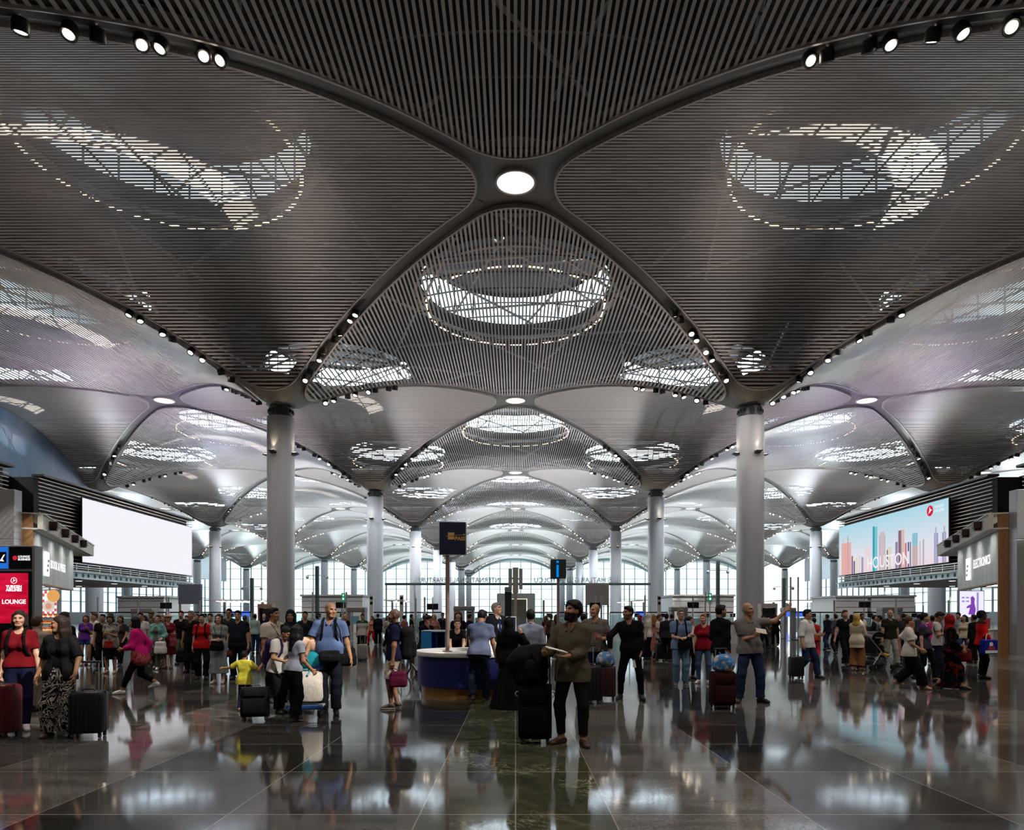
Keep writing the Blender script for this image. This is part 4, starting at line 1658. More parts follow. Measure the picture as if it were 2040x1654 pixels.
for i, (a, b) in enumerate(((180, 330), (335, 500), (590, 690), (740, 880), (930, 1000), (1050, 1170), (1215, 1330), (1370, 1460), (1580, 1688), (1700, 1840))):
    d = 50.
    x0, x1 = at(a, d), at(b, d)
    t = thing('glass_barrier', 'waist-high glass barrier with a dark top rail, %s from the left' % ordn[i] if i < 8 else 'waist-high glass barrier with a dark top rail, %s' % ('before the cabin left of the city screen' if i == 8 else 'directly beneath the city screen'), 'barrier', ((x0 + x1) / 2, d, 0), 0, 'glass barriers of the security lanes')
    n = max(2, int((x1 - x0) / 1.4))
    for k in range(n + 1):
        mb = MB()
        mb.box((-(x1 - x0) / 2 + (x1 - x0) * k / n, 0, .9), (.05, .05, 1.8))
        mb.build('post', M_chrome, t)
    mb = MB()
    mb.box((0, 0, .95), (x1 - x0, .015, 1.4))
    mb.build('glass_pane', M_fence, t)
    mb = MB()
    mb.box((0, 0, 1.82), (x1 - x0, .07, .09))
    mb.build('top_rail', M_scr, t)
for i, (px, py, d, lab) in enumerate(((195, 1190, 40, 'behind the girl in purple'), (275, 1196, 40, 'above the girl in pink'), (336, 1190, 46, 'beneath the right end of the blank screen'), (398, 1196, 44, 'right of the blue grey board'), (623, 1180, 44, 'left of the man in the blue polo'), (690, 1180, 40, 'right of the left green exit sign'), (828, 1192, 40, 'above the seated man'), (846, 1190, 42, 'above the blue shelf unit'), (1083, 1196, 38, 'left of the bearded man'), (1198, 1190, 40, 'right of the bald man in grey'), (1285, 1186, 44, 'right of the man in black'), (1405, 1180, 40, 'left of the right green exit sign'), (1575, 1150, 44, 'left of the man with the white shirt'), (1590, 1150, 44, 'above the man with the white shirt'), (1662, 1196, 36, 'left of the man in the black T-shirt'), (1785, 1194, 34, 'right of the man in dark patterned top'), (1890, 1196, 36, 'left of the electronics shop'))):
    t = thing('steel_post', 'slim upright steel post %s' % lab, 'post', (at(px, d), d, 0), 0, 'slim steel posts')
    mb = MB()
    mb.tube([(0, 0, 0), (0, 0, up(py, d))], .055, 8)
    mb.build('pole', M_chrome, t)
    mb = MB()
    mb.lathe([(.16, 0), (.16, .02), (.05, .03)], n=14)
    mb.build('foot', M_chrome, t)
for i, (px, py0, d, lab) in enumerate(((502, 1152, 64, 'left of the nearest left column'), (632, 1128, 60, 'right of the nearest left column'), (1430, 1118, 60, 'left of the nearest right column'), (1561, 1152, 64, 'right of the nearest right column'))):
    t = thing('camera_mast', 'dark tall mast with small cameras %s' % lab, 'mast', (at(px, d), d, 0), 0, 'camera masts')
    mb = MB()
    mb.box((0, 0, up(py0, d) / 2), (.30, .3, up(py0, d)), 0, .03)
    mb.build('mast', mat('dark_slate_mast', (.05, .07, .075), .4), t)
    for k in (-1, 1):
        mb = MB()
        mb.box((k * .5, 0, up(py0, d) - .8), (.75, .06, .06))
        mb.ball((k * .85, 0, up(py0, d) - .95), .15, n=6)
        mb.build('camera_arm', M_off, t)
# check-in canopies with bright ribs far behind
for (a, b, lab) in ((405, 505, 'left of the nearest left column'), (1560, 1664, 'right of the nearest right column'), (764, 800, 'behind the man in the navy polo'), (1268, 1300, 'behind the man in black')):
    d = 105.
    x0, x1 = at(a, d), at(b, d)
    t = thing('check_in_canopy', 'far check-in canopy with bright slanting light ribs %s' % lab, 'canopy', ((x0 + x1) / 2, d, 0), 0, 'check-in canopies')
    mb = MB()
    mb.box((0, 6, 3.95), (x1 - x0, 12, .12))
    mb.build('canopy_board', mat('sand_canopy', (.42, .33, .26), .6), t)
    mb = MB()
    n = max(3, int((x1 - x0) / .8))
    for k in range(n):
        x = -(x1 - x0) / 2 + (x1 - x0) * (k + .5) / n
        mb.box((x, 6, 3.83), (.22, 12, .10), .25)
    mb.build('light_rib', emitter('canopy_rib_light', (1., .93, .85), 1.6), t)
    for k in (-1, 1):
        mb = MB()
        mb.box((k * (x1 - x0) * .4, 6, 1.95), (.3, .3, 3.9))
        mb.build('leg', M_grey, t)
    mb = MB()
    mb.box((0, 4, 1.9), ((x1 - x0) * .5, .2, .9))
    mb.build('blue_monitor', emitter('blue_monitor', (.08, .18, .85), 1.0), t)
# ================================================================== people: bodies and clothes grown from distance fields
def vec(*a):
    return np.array(a, float)


def unit(v):
    return v / (np.linalg.norm(v) + 1e-9)


def rotz(a):
    c, s = math.cos(a), math.sin(a)
    return np.array([[c, -s, 0], [s, c, 0], [0, 0, 1]])


def rotx(a):
    c, s = math.cos(a), math.sin(a)
    return np.array([[1, 0, 0], [0, c, -s], [0, s, c]])


def roty(a):
    c, s = math.cos(a), math.sin(a)
    return np.array([[c, 0, s], [0, 1, 0], [-s, 0, c]])


class Field:
    def __init__(s, h):
        s.h = h
        s.pr = []

    def cap(s, a, b, ra, rb=None, k=.03, frame=None, flat=1., clip=None, op='u'):
        """round cone a-b; frame+flat squash its y; clip=(point, normal) cuts what lies beyond"""
        s.pr.append(('c', vec(*a), vec(*b), ra, ra if rb is None else rb, k, frame, flat, clip, op))

    def ell(s, c, r, R=None, k=.03, op='u', clip=None):
        s.pr.append(('e', vec(*c), vec(*r), np.eye(3) if R is None else R, k, op, clip))

    def cone(s, a, b, ra, rb, flat=.8, folds=0, amp=0., k=.03, ang=0., R=None):
        s.pr.append(('k', vec(*a), vec(*b), ra, rb, flat, folds, amp, k, ang, np.eye(3) if R is None else R))

    def box(s, c, hs, r, R=None, k=.03):
        s.pr.append(('b', vec(*c), vec(*hs), np.eye(3) if R is None else R, k, r))

    def bounds(s):
        lo, hi = vec(9, 9, 9), vec(-9, -9, -9)
        for p in s.pr:
            if p[0] == 'b':
                e = np.abs(p[3]) @ p[2]
                lo, hi = np.minimum(lo, p[1] - e), np.maximum(hi, p[1] + e)
            if p[0] == 'c' and p[9] == 'u':
                r = max(p[3], p[4])
                for q in (p[1], p[2]):
                    lo, hi = np.minimum(lo, q - r), np.maximum(hi, q + r)
            elif p[0] == 'e' and p[5] == 'u':
                r = max(p[2])
                lo, hi = np.minimum(lo, p[1] - r), np.maximum(hi, p[1] + r)
            elif p[0] == 'k':
                r = max(p[3], p[4]) + p[7]
                for q in (p[1], p[2]):
                    lo, hi = np.minimum(lo, q - vec(r, r, .02)), np.maximum(hi, q + vec(r, r, .02))
        m = 3 * s.h
        return lo - m, hi + m

    def mesh(s, planes=(), wrinkle=0., seed=0, post=None):
        h = s.h
        lo, hi = s.bounds()
        n = np.maximum(4, np.ceil((hi - lo) / h).astype(int) + 1)
        ax = [lo[i] + h * np.arange(n[i]) for i in range(3)]
        F_ = np.full(n, .25, np.float32)
        for p in s.pr:
            if p[0] == 'c':
                _, a, b, ra, rb, k, fr, flat, clip, op = p
                r = max(ra, rb)
                bl, bh = np.minimum(a, b) - r, np.maximum(a, b) + r
            elif p[0] == 'e':
                _, c, rr, R, k, op, clip = p
                r = max(rr)
                bl, bh = c - r, c + r
            elif p[0] == 'b':
                _, c, hs, R, k, rad_ = p
                op, clip = 'u', None
                e = np.abs(R) @ hs
                bl, bh = c - e, c + e
            else:
                _, a, b, ra, rb, flat, folds, amp, k, ang, R = p
                op, clip = 'u', None
                r = max(ra, rb) + amp
                bl, bh = np.minimum(a, b) - r, np.maximum(a, b) + r
            m = k + 2.5 * h
            i0 = np.clip(np.floor((bl - m - lo) / h).astype(int), 0, n - 1)
            i1 = np.clip(np.ceil((bh + m - lo) / h).astype(int) + 1, 1, n)
            if (i1 <= i0).any():
                continue
            X = ax[0][i0[0]:i1[0], None, None]
            Y = ax[1][None, i0[1]:i1[1], None]
            Z = ax[2][None, None, i0[2]:i1[2]]
            if p[0] == 'c':
                if fr is not None:
                    O, R = fr
                    q = [(X - O[0]) * R[0, j] + (Y - O[1]) * R[1, j] + (Z - O[2]) * R[2, j] for j in range(3)]
                    q[1] = q[1] / flat
                    A, B = R.T @ (a - O), R.T @ (b - O)
                    A[1] /= flat
                    B[1] /= flat
                else:
                    q, A, B = (X, Y, Z), a, b
                ba = B - A
                L2 = float(ba @ ba) + 1e-9
                t = ((q[0] - A[0]) * ba[0] + (q[1] - A[1]) * ba[1] + (q[2] - A[2]) * ba[2]) / L2
                t = np.clip(t, 0, 1)
                d = np.sqrt((q[0] - A[0] - t * ba[0]) ** 2 + (q[1] - A[1] - t * ba[1]) ** 2 + (q[2] - A[2] - t * ba[2]) ** 2) - (ra + (rb - ra) * t)
                if fr is not None:
                    d = d * min(1., (1 + flat) / 2)
            elif p[0] == 'e':
                q = [(X - c[0]) * R[0, j] + (Y - c[1]) * R[1, j] + (Z - c[2]) * R[2, j] for j in range(3)]
                k0 = np.sqrt(sum((q[j] / rr[j]) ** 2 for j in range(3)))
                k1 = np.sqrt(sum((q[j] / rr[j] ** 2) ** 2 for j in range(3))) + 1e-6
                d = k0 * (k0 - 1) / k1
            elif p[0] == 'b':
                q = [np.abs((X - c[0]) * R[0, j] + (Y - c[1]) * R[1, j] + (Z - c[2]) * R[2, j]) - hs[j] + rad_ for j in range(3)]
                d = np.sqrt(sum(np.maximum(q[j], 0) ** 2 for j in range(3))) + np.minimum(np.maximum(np.maximum(q[0], q[1]), q[2]), 0) - rad_
            else:
                ba = b - a
                t = np.clip((Z - a[2]) / (ba[2] if abs(ba[2]) > 1e-6 else 1e-6), 0, 1)
                cx, cy = a[0] + ba[0] * t, a[1] + ba[1] * t
                dx, dy = X - cx, Y - cy
                qx, qy = dx * R[0, 0] + dy * R[1, 0], (dx * R[0, 1] + dy * R[1, 1]) / flat
                rad = ra + (rb - ra) * t
                if folds:
                    an = np.arctan2(qy, qx)
                    rad = rad + amp * t * (np.sin(an * folds + ang) + .5 * np.sin(an * (folds * 2 - 1) + 2 * ang))
                d = (np.sqrt(qx * qx + qy * qy) - rad) * .85
                zl, zh = min(a[2], b[2]), max(a[2], b[2])
                d = np.maximum(d, np.maximum(zl - Z, Z - zh))
            if clip is not None:
                c0, nn = clip
                d = np.maximum(d, (X - c0[0]) * nn[0] + (Y - c0[1]) * nn[1] + (Z - c0[2]) * nn[2])
            sl = tuple(slice(i0[j], i1[j]) for j in range(3))
            f = F_[sl]
            d = np.broadcast_to(d, f.shape).astype(np.float32)
            if op == 'u':
                if k > 1e-4:
                    hh = np.maximum(k - np.abs(f - d), 0) / k
                    F_[sl] = np.minimum(f, d) - hh * hh * k * .25
                else:
                    F_[sl] = np.minimum(f, d)
            else:
                F_[sl] = np.maximum(f, -d)
        G = (ax[0][:, None, None], ax[1][None, :, None], ax[2][None, None, :])
        if wrinkle:
            r = random.Random(seed)
            w_ = 0
            for _ in range(4):
                kx, ky, kz, ph = r.uniform(-22, 22), r.uniform(-22, 22), r.uniform(12, 42), r.uniform(0, 6)
                w_ = w_ + np.sin(G[0] * kx + G[1] * ky + G[2] * kz + ph)
            F_ = F_ + (wrinkle * .5 * w_).astype(np.float32)
        for (c0, nn) in planes:
            F_ = np.maximum(F_, ((G[0] - c0[0]) * nn[0] + (G[1] - c0[1]) * nn[1] + (G[2] - c0[2]) * nn[2]).astype(np.float32))
        if post is not None:
            F_ = post(F_, G)
        F_[0], F_[-1], F_[:, 0], F_[:, -1], F_[:, :, 0], F_[:, :, -1] = (.25,) * 6
        return snet(F_, lo, h)


def snet(F_, lo, h):
    S = F_ < 0
    c = np.zeros(tuple(n - 1 for n in F_.shape), np.int8)
    offs = [(i, j, k) for i in (0, 1) for j in (0, 1) for k in (0, 1)]
    nx, ny, nz = c.shape
    for (i, j, k) in offs:
        c += S[i:i + nx, j:j + ny, k:k + nz]
    act = (c > 0) & (c < 8)
    I, J, K = np.nonzero(act)
    idx = np.full(c.shape, -1, np.int32)
    idx[I, J, K] = np.arange(len(I), dtype=np.int32)
    V = np.stack([F_[I + i, J + j, K + k] for (i, j, k) in offs], 1)
    pos = np.zeros((len(I), 3))
    cnt = np.zeros(len(I))
    for a in range(8):
        for b in range(a + 1, 8):
            if sum(abs(offs[a][t] - offs[b][t]) for t in range(3)) != 1:
                continue
            va, vb = V[:, a], V[:, b]
            m = (va < 0) != (vb < 0)
            t = np.where(m, va / (va - vb + 1e-12), 0)
            pa, pb = np.array(offs[a], float), np.array(offs[b], float)
            pos += m[:, None] * (pa + t[:, None] * (pb - pa))
            cnt += m
    pos = lo + h * (np.stack([I, J, K], 1) + pos / cnt[:, None])
    quads = []
    for axis in range(3):
        sl0 = [slice(None)] * 3
        sl1 = [slice(None)] * 3
        sl0[axis], sl1[axis] = slice(0, -1), slice(1, None)
        a, b = S[tuple(sl0)], S[tuple(sl1)]
        ch = a != b
        o1, o2 = [t for t in range(3) if t != axis]
        I_ = np.nonzero(ch)
        keep = (I_[o1] > 0) & (I_[o2] > 0) & (I_[o1] < c.shape[o1]) & (I_[o2] < c.shape[o2])
        I_ = [q[keep] for q in I_]
        ins = a[tuple(I_)]

        def g(d1, d2):
            q = [x.copy() for x in I_]
            q[o1] -= d1
            q[o2] -= d2
            return idx[tuple(q)]
        Q = np.stack([g(1, 1), g(0, 1), g(0, 0), g(1, 0)], 1)
        flip = ins if axis != 1 else ~ins
        Q[~flip] = Q[~flip][:, ::-1]
        quads.append(Q)
    Q = np.concatenate(quads)
    Q = Q[(Q >= 0).all(1)]
    return pos, Q


def mesh_obj(name, V, Q, m, parent, colors=None):
    me = bpy.data.meshes.new(name)
    nv, nq = len(V), len(Q)
    me.vertices.add(nv)
    me.vertices.foreach_set('co', V.astype(np.float32).ravel())
    me.loops.add(nq * 4)
    me.loops.foreach_set('vertex_index', Q.astype(np.int32).ravel())
    me.polygons.add(nq)
    me.polygons.foreach_set('loop_start', np.arange(0, nq * 4, 4, dtype=np.int32))
    me.polygons.foreach_set('use_smooth', np.ones(nq, bool))
    me.update(calc_edges=True)
    if colors is not None:
        at_ = me.color_attributes.new('tone', 'FLOAT_COLOR', 'POINT')
        c4 = np.ones((nv, 4), np.float32)
        c4[:, :3] = colors
        at_.data.foreach_set('color', c4.ravel())
    me.materials.append(m)
    o = bpy.data.objects.new(name, me)
    COL.objects.link(o)
    o.parent = parent
    return o


def tone_mat(name, rough=.5, spec=.4, sss=0.):
    if name in MATS:
        return MATS[name]
    m = mat(name, (1, 1, 1), rough, spec=spec)
    a = m.node_tree.nodes.new('ShaderNodeVertexColor')
    a.layer_name = 'tone'
    m.node_tree.links.new(a.outputs[0], m.node_tree.nodes['Principled BSDF'].inputs['Base Color'])
    return m


def cloth(color, rough=.85, pattern=None):
    key = 'cloth_%02x%02x%02x%s' % (*[int(c * 255) for c in color], '' if pattern is None else '_' + pattern[0])
    if key in MATS:
        return MATS[key]
    m = mat(key, color, rough, spec=.04, bump=.25, bscale=26, noise=.10, nscale=7)
    if pattern is not None:
        kind, c2, sc_ = pattern
        nt = m.node_tree
        b = nt.nodes['Principled BSDF']
        for l in list(b.inputs['Base Color'].links):
            nt.links.remove(l)
        tc = nt.nodes.new('ShaderNodeTexCoord')
        if kind == 'swirl':
            n_ = nt.nodes.new('ShaderNodeTexNoise')
            n_.inputs['Scale'].default_value = sc_
            n_.inputs['Distortion'].default_value = 2.5
            n_.inputs['Detail'].default_value = 1
            nt.links.new(tc.outputs['Object'], n_.inputs['Vector'])
            w_ = nt.nodes.new('ShaderNodeMath')
            w_.operation = 'SINE'
            ml = nt.nodes.new('ShaderNodeMath')
            ml.operation = 'MULTIPLY'
            ml.inputs[1].default_value = 45
            nt.links.new(n_.outputs['Fac'], ml.inputs[0])
            nt.links.new(ml.outputs[0], w_.inputs[0])
            out, lo_, hi_ = w_.outputs[0], .25, .45
        elif kind == 'blotch':
            n_ = nt.nodes.new('ShaderNodeTexNoise')
            n_.inputs['Scale'].default_value = sc_
            n_.inputs['Detail'].default_value = 2
            nt.links.new(tc.outputs['Object'], n_.inputs['Vector'])
            out, lo_, hi_ = n_.outputs['Fac'], .57, .61
        else:                                      # bands up the body
            s_ = nt.nodes.new('ShaderNodeSeparateXYZ')
            nt.links.new(tc.outputs['Object'], s_.inputs[0])
            out, lo_, hi_ = s_.outputs[2], sc_, sc_ + .01
        r_ = nt.nodes.new('ShaderNodeValToRGB')
        r_.color_ramp.elements[0].position, r_.color_ramp.elements[0].color = max(0, lo_), (*color, 1)
        r_.color_ramp.elements[1].position, r_.color_ramp.elements[1].color = min(1, hi_), (*c2, 1)
        if kind == 'band':
            mr = nt.nodes.new('ShaderNodeMapRange')
            mr.inputs[1].default_value, mr.inputs[2].default_value = 0, 2
            nt.links.new(out, mr.inputs[0])
            out = mr.outputs[0]
            r_.color_ramp.elements[0].position, r_.color_ramp.elements[1].position = sc_ / 2, sc_ / 2 + .004
        nt.links.new(out, r_.inputs[0])
        nt.links.new(r_.outputs[0], b.inputs['Base Color'])
    MATS[key] = m
    return m


SKIN = {'fair': (.52, .30, .21), 'mid': (.42, .22, .135), 'tan': (.33, .165, .095), 'brown': (.20, .095, .055), 'dark': (.10, .048, .03)}
HAIRC = {'black': (.010, .009, .009), 'dark': (.022, .014, .010), 'brown': (.06, .032, .018), 'grey': (.16, .155, .15), 'blond': (.38, .24, .09), 'red': (.075, .02, .014), 'ginger': (.25, .12, .04)}


def ik(a, c, l1, l2, pole):
    d = c - a
    L = np.linalg.norm(d)
    if L > (l1 + l2) * .999:
        c = a + d / L * (l1 + l2) * .999
        d = c - a
        L = np.linalg.norm(d)
    u = d / (L + 1e-9)
    x = (l1 * l1 - l2 * l2 + L * L) / (2 * L + 1e-9)
    hgt = math.sqrt(max(0, l1 * l1 - x * x))
    p = pole - u * (pole @ u)
    return a + u * x + unit(p) * hgt, c


PEOPLE = {}


def hair_mat(c):
    key = 'hair_' + c
    if key in MATS:
        return MATS[key]
    m = mat(key, HAIRC[c], .45, spec=.10)
    nt = m.node_tree
    tc, mp, n_, bp, mx = [nt.nodes.new('ShaderNode' + q) for q in ('TexCoord', 'Mapping', 'TexNoise', 'Bump', 'Mix')]
    mp.inputs['Scale'].default_value = (90, 90, 9)
    n_.inputs['Scale'].default_value = 1.
    n_.inputs['Detail'].default_value = 3
    bp.inputs['Strength'].default_value = .35
    bp.inputs['Distance'].default_value = .01
    mx.data_type = 'RGBA'
    mx.inputs[6].default_value = (*[q * .55 for q in HAIRC[c]], 1)
    mx.inputs[7].default_value = (*[min(1, q * 1.6) for q in HAIRC[c]], 1)
    nt.links.new(tc.outputs['Object'], mp.inputs[0])
    nt.links.new(mp.outputs[0], n_.inputs['Vector'])
    nt.links.new(n_.outputs['Fac'], bp.inputs['Height'])
    nt.links.new(n_.outputs['Fac'], mx.inputs[0])
    b = nt.nodes['Principled BSDF']
    nt.links.new(mx.outputs[2], b.inputs['Base Color'])
    nt.links.new(bp.outputs[0], b.inputs['Normal'])
    return m


def person(key, label, px, d, H, hd=0., female=False, skin='mid', hair='short', hairc='black', top=None, legs=None, shoes=(.02, .02, .02), sole=None, armL=None, armR=None,
           feet=((.10, 0, 0), (-.10, 0, 0)), toe=(12, -12), lean=0., roll=0., twist=0., yaw=0., pitch=0., tilt=0., width=1., belly=0., zh=None, beard=None, res=None, dx=0., head_extra=None, group=None, tie=None, jacket=None, gear=None, smile=False):
    """px, d: where the body stands; H: height; hd: heading in degrees (0 faces the camera, 90 faces the photo's right)"""
    k = H / 1.75
    if res is None:
        res = .0060 if d < 13.0 else .0075 if d < 13.9 else (.0105 if d < 20 else (.015 if d < 26 else .021))
    h = res / k
    rnd = random.Random(hash(key) % 10007 if False else sum(ord(c) * (i + 3) for i, c in enumerate(key)))
    hand_detail = h < .013
    root = thing('person', label, 'person', (at(px, d) + dx, d, 0), math.radians(hd), group)
    # ---------------- skeleton (1.75 m figure; x to its left, -y forward)
    fem = 1 if female else 0
    hipw = .085 + .008 * fem
    shw = (.178 - .022 * fem) * (1 + .6 * (width - 1))
    ank = []
    for i, f in enumerate(feet):
        ank.append(vec(f[0] / 1., f[1], .085 + (f[2] if len(f) > 2 else 0)))
    mid = (ank[0] + ank[1]) / 2
    hx, hy = mid[0], mid[1]
    if zh is None:
        zz = []
        for i, s in enumerate((1, -1)):
            hor = math.hypot(ank[i][0] - (hx + s * hipw), ank[i][1] - hy)
            zz.append(ank[i][2] + math.sqrt(max(.2, .842 ** 2 - hor ** 2)))
        zh = min(zz)
    P0 = vec(hx, hy, zh)
    Rt = rotz(0) @ rotx(math.radians(lean)) @ roty(math.radians(roll))
    P0 = P0 + vec(0, .12 * math.sin(math.radians(lean)), 0)
    Rs = Rt @ rotz(math.radians(twist))
    T = lambda x, y, z: P0 + Rt @ vec(x, y, z)
    TS = lambda x, y, z: P0 + Rs @ vec(x, y, z)
    fr = (P0, Rt)
    frs = (P0, Rs)
    neck = TS(0, .018, .535)
    Rh = rotz(math.radians(yaw)) @ rotx(math.radians(lean * .45 + pitch)) @ roty(math.radians(tilt))
    hc = neck + (Rs @ vec(0, -.008, .055)) + Rh @ vec(0, -.015, .115)
    HP = lambda x, y, z: hc + Rh @ vec(x, y, z)
    J = {}
    for s, nm, arm, foot, tn in ((1, 'L', armL, ank[0], toe[0]), (-1, 'R', armR, ank[1], toe[1])):
        hip = T(s * hipw, 0, -.01)
        tf = rotz(math.radians(tn)) @ vec(0, -1, 0)
        lift = foot[2] - .085
        kn, an = ik(hip, foot, .432, .41, tf + vec(s * .08, 0, 0))
        J[nm + 'hip'], J[nm + 'kn'], J[nm + 'an'], J[nm + 'tf'] = hip, kn, an, tf
        sh = TS(s * shw, .01, .466)
        a = dict(w=(.07, .03, -.545)) if arm is None else arm
        w_ = a['w']
        tgt = sh + vec(s * w_[0], -w_[1], w_[2])
        if 'abs' in a:
            tgt = vec(*a['abs'])
        pole = vec(*(a.get('pole', (s * .35, .9, -.25))))
        if 'pole' in a:
            pole = vec(s * a['pole'][0], -a['pole'][1], a['pole'][2])
        el, wr = ik(sh, tgt, .285, .250, pole)
        fd = unit(wr - el)
        hdv = unit(vec(s * a['hd'][0], -a['hd'][1], a['hd'][2])) if 'hd' in a else fd
        pn = unit(vec(s * a['pn'][0], -a['pn'][1], a['pn'][2])) if 'pn' in a else vec(-s, 0, 0)
        pn = unit(pn - hdv * (pn @ hdv) + 1e-4)
        tv = np.cross(hdv, pn) * (s)
        tv = unit(tv)
        if 'hd' not in a and arm is None and tv @ vec(0, -1, 0) < 0:
            tv = -tv
        elif tv @ vec(0, -1, .35) < 0 and 'tv' not in a:
            tv = -tv
        J.update({nm + 'sh': sh, nm + 'el': el, nm + 'wr': wr, nm + 'hd': hdv, nm + 'pn': pn, nm + 'tv': tv, nm + 'curl': a.get('curl', .45), nm + 'palm': wr + hdv * .085 + pn * .018})

    tl = fem
    W = width * (1 - .12 * fem)

    def torso(F, off=0., kk=.05, low=True):
        b = belly
        if low:
            F.cap(T(-.068, .012, -.035), T(.068, .012, -.035), .112 - .002 * tl + off, None, kk, fr, .90)
        F.cap(T(-.052 * W, -.006 - b * .6, .10), T(.052 * W, -.006 - b * .6, .10), .104 * (1 - .12 * tl) + b * .55 + off, None, kk, fr, .84)
        F.cap(T(-.05 * W, -.004 - b * .4, .19), T(.05 * W, -.004 - b * .4, .19), .103 * (1 - .14 * tl) + b * .45 + off, None, kk, fr, .82)
        F.cap(TS(-.07 * W, 0, .33), TS(.07 * W, 0, .33), .118 * (1 - .11 * tl) + b * .15 + off, None, kk, frs, .84)
        F.cap(TS(-.10 * W, .012, .43), TS(.10 * W, .012, .43), .078 + off, None, kk, frs, .95)
        for s in (1, -1):
            F.cap(TS(s * .035, .02, .52), TS(s * shw * .90, .015, .474), .046 + off * .8, .052 + off * .9, .04)
            if fem:
                F.ell(TS(s * .068, -.085, .325), (.056 + off, .05 + off, .056 + off), Rs, .04)

    def leg(F, off=0., end=1., loose=(0, 0, 0), only=None, kk=.03):
        for s, nm in ((1, 'L'), (-1, 'R')):
            if only and nm != only:
                continue
            hip, kn, an = J[nm + 'hip'], J[nm + 'kn'], J[nm + 'an']
            e1 = min(1., end * 2)
            r0, r1, r2 = .086 - .001 * tl + off + loose[0], .056 + off + loose[1], .038 + off + loose[2]
            ke = hip + (kn - hip) * e1
            ax_ = unit(kn - hip)
            F.cap(hip, ke, r0, r0 + (r1 - r0) * e1, kk, clip=None if end > .5 else (ke, ax_))
            if end > .5:
                e2 = min(1., (end - .5) * 2)
                ae = kn + (an - kn) * e2
                ax2 = unit(an - kn)
                cb = kn + (an - kn) * .30 + vec(0, .014, 0) * (1 if loose[1] < .012 else 0)
                F.cap(kn, ae, r1, r1 + (r2 - r1) * e2, kk, clip=(ae, ax2))
                if e2 > .4:
                    F.cap(kn + (an - kn) * .15 + vec(0, .012, 0), cb, .048 + off + loose[1], .052 + off + loose[1], kk)

    def arm(F, off=0., end=2., kk=.028, cuff=0.):
        for s, nm in ((1, 'L'), (-1, 'R')):
            sh, el, wr = J[nm + 'sh'], J[nm + 'el'], J[nm + 'wr']
            e1 = min(1., end)
            ee = sh + (el - sh) * e1
            F.cap(sh, ee, .051 * (1 - .14 * tl) + off, .043 * (1 - .14 * tl) + off + cuff, kk, clip=None if end > 1 else (ee, unit(el - sh)))
            if end > 1:
                e2 = min(1., end - 1)
                we = el + (wr - el) * e2
                F.cap(el, we, .042 * (1 - .14 * tl) + off, .042 + (.029 - .043) * e2 + off + cuff, kk, clip=(we, unit(wr - el)) if end < 2 or off else None)

    # ---------------- body
    B = Field(h)
    torso(B)
    leg(B)
    arm(B)
    for s, nm in ((1, 'L'), (-1, 'R')):
        an, tf = J[nm + 'an'], J[nm + 'tf']
        lift = max(0, an[2] - .085)
        drop = -1.2 * lift
        heel = an + tf * -.035 + vec(0, 0, -.045)
        ball = an + tf * .125 + vec(0, 0, -.058 - min(.05, lift * .35))
        J[nm + 'heel'], J[nm + 'ball'] = heel, ball
        B.cap(an, heel, .036, .032, .02)
        B.cap(an + tf * .02 + vec(0, 0, -.01), ball, .034, .026, .02)
        wr, hv, pn, tv, cu = (J[nm + q] for q in ('wr', 'hd', 'pn', 'tv', 'curl'))
        if hand_detail:
            tips = []
            for q, (o_, ln) in enumerate(((.031, .92), (.0105, 1.04), (-.0105, .98), (-.030, .78))):
                kn_ = wr + hv * (.088 - .006 * abs(q - 1)) + tv * o_
                B.cap(wr + hv * .012 + tv * o_ * .55, kn_, .0145, .0125, .012)
                c1, c2 = cu * (1 + .12 * q), cu * 1.5
                d1 = unit(hv * math.cos(c1) + pn * math.sin(c1) + tv * o_ * 2.6)
                m_ = kn_ + d1 * .044 * ln
                d2 = unit(hv * math.cos(c1 + c2) + pn * math.sin(c1 + c2) + tv * o_ * 1.4)
                tip = m_ + d2 * .040 * ln
                B.cap(kn_, m_, .0100, .0090, .006)
                B.cap(m_, tip, .0090, .0074, .005)
                tips.append(tip)
            tb = wr + hv * .022 + tv * .024
            td = unit(hv * .70 + tv * .75 + pn * .25)
            tm = tb + td * .042
            t2 = tm + unit(hv * .88 + tv * .25 + pn * (.25 + .4 * cu)) * .034
            B.cap(wr + hv * .01, tb, .016, .0145, .012)
            B.cap(tb, tm, .0140, .0110, .008)
            B.cap(tm, t2, .0108, .0088, .006)
            J[nm + 'grip'] = (tips[1] + tips[2] + wr + hv * .08) / 3 + pn * .012
        else:
            B.cap(wr, wr + hv * .085, .026, .030, .02)
            B.cap(wr + hv * .08, wr + hv * .13 + pn * .03, .026, .016, .02)
            B.cap(wr + hv * .02, wr + hv * .06 + tv * .045, .014, .011, .015)
            J[nm + 'grip'] = wr + hv * .10 + pn * .02
    B.cap(neck - (Rs @ vec(0, .0, .06)), HP(0, .022, -.075), .060 - .008 * tl, .054 - .008 * tl, .03)
    B.ell(HP(0, .012, .018), (.076, .096, .100), Rh, .02)
    B.ell(HP(0, -.030, -.035), (.060, .066, .078), Rh, .035)
    B.cap(HP(-.022, -.066, -.094), HP(.022, -.066, -.094), .022 - .003 * tl, None, .03)
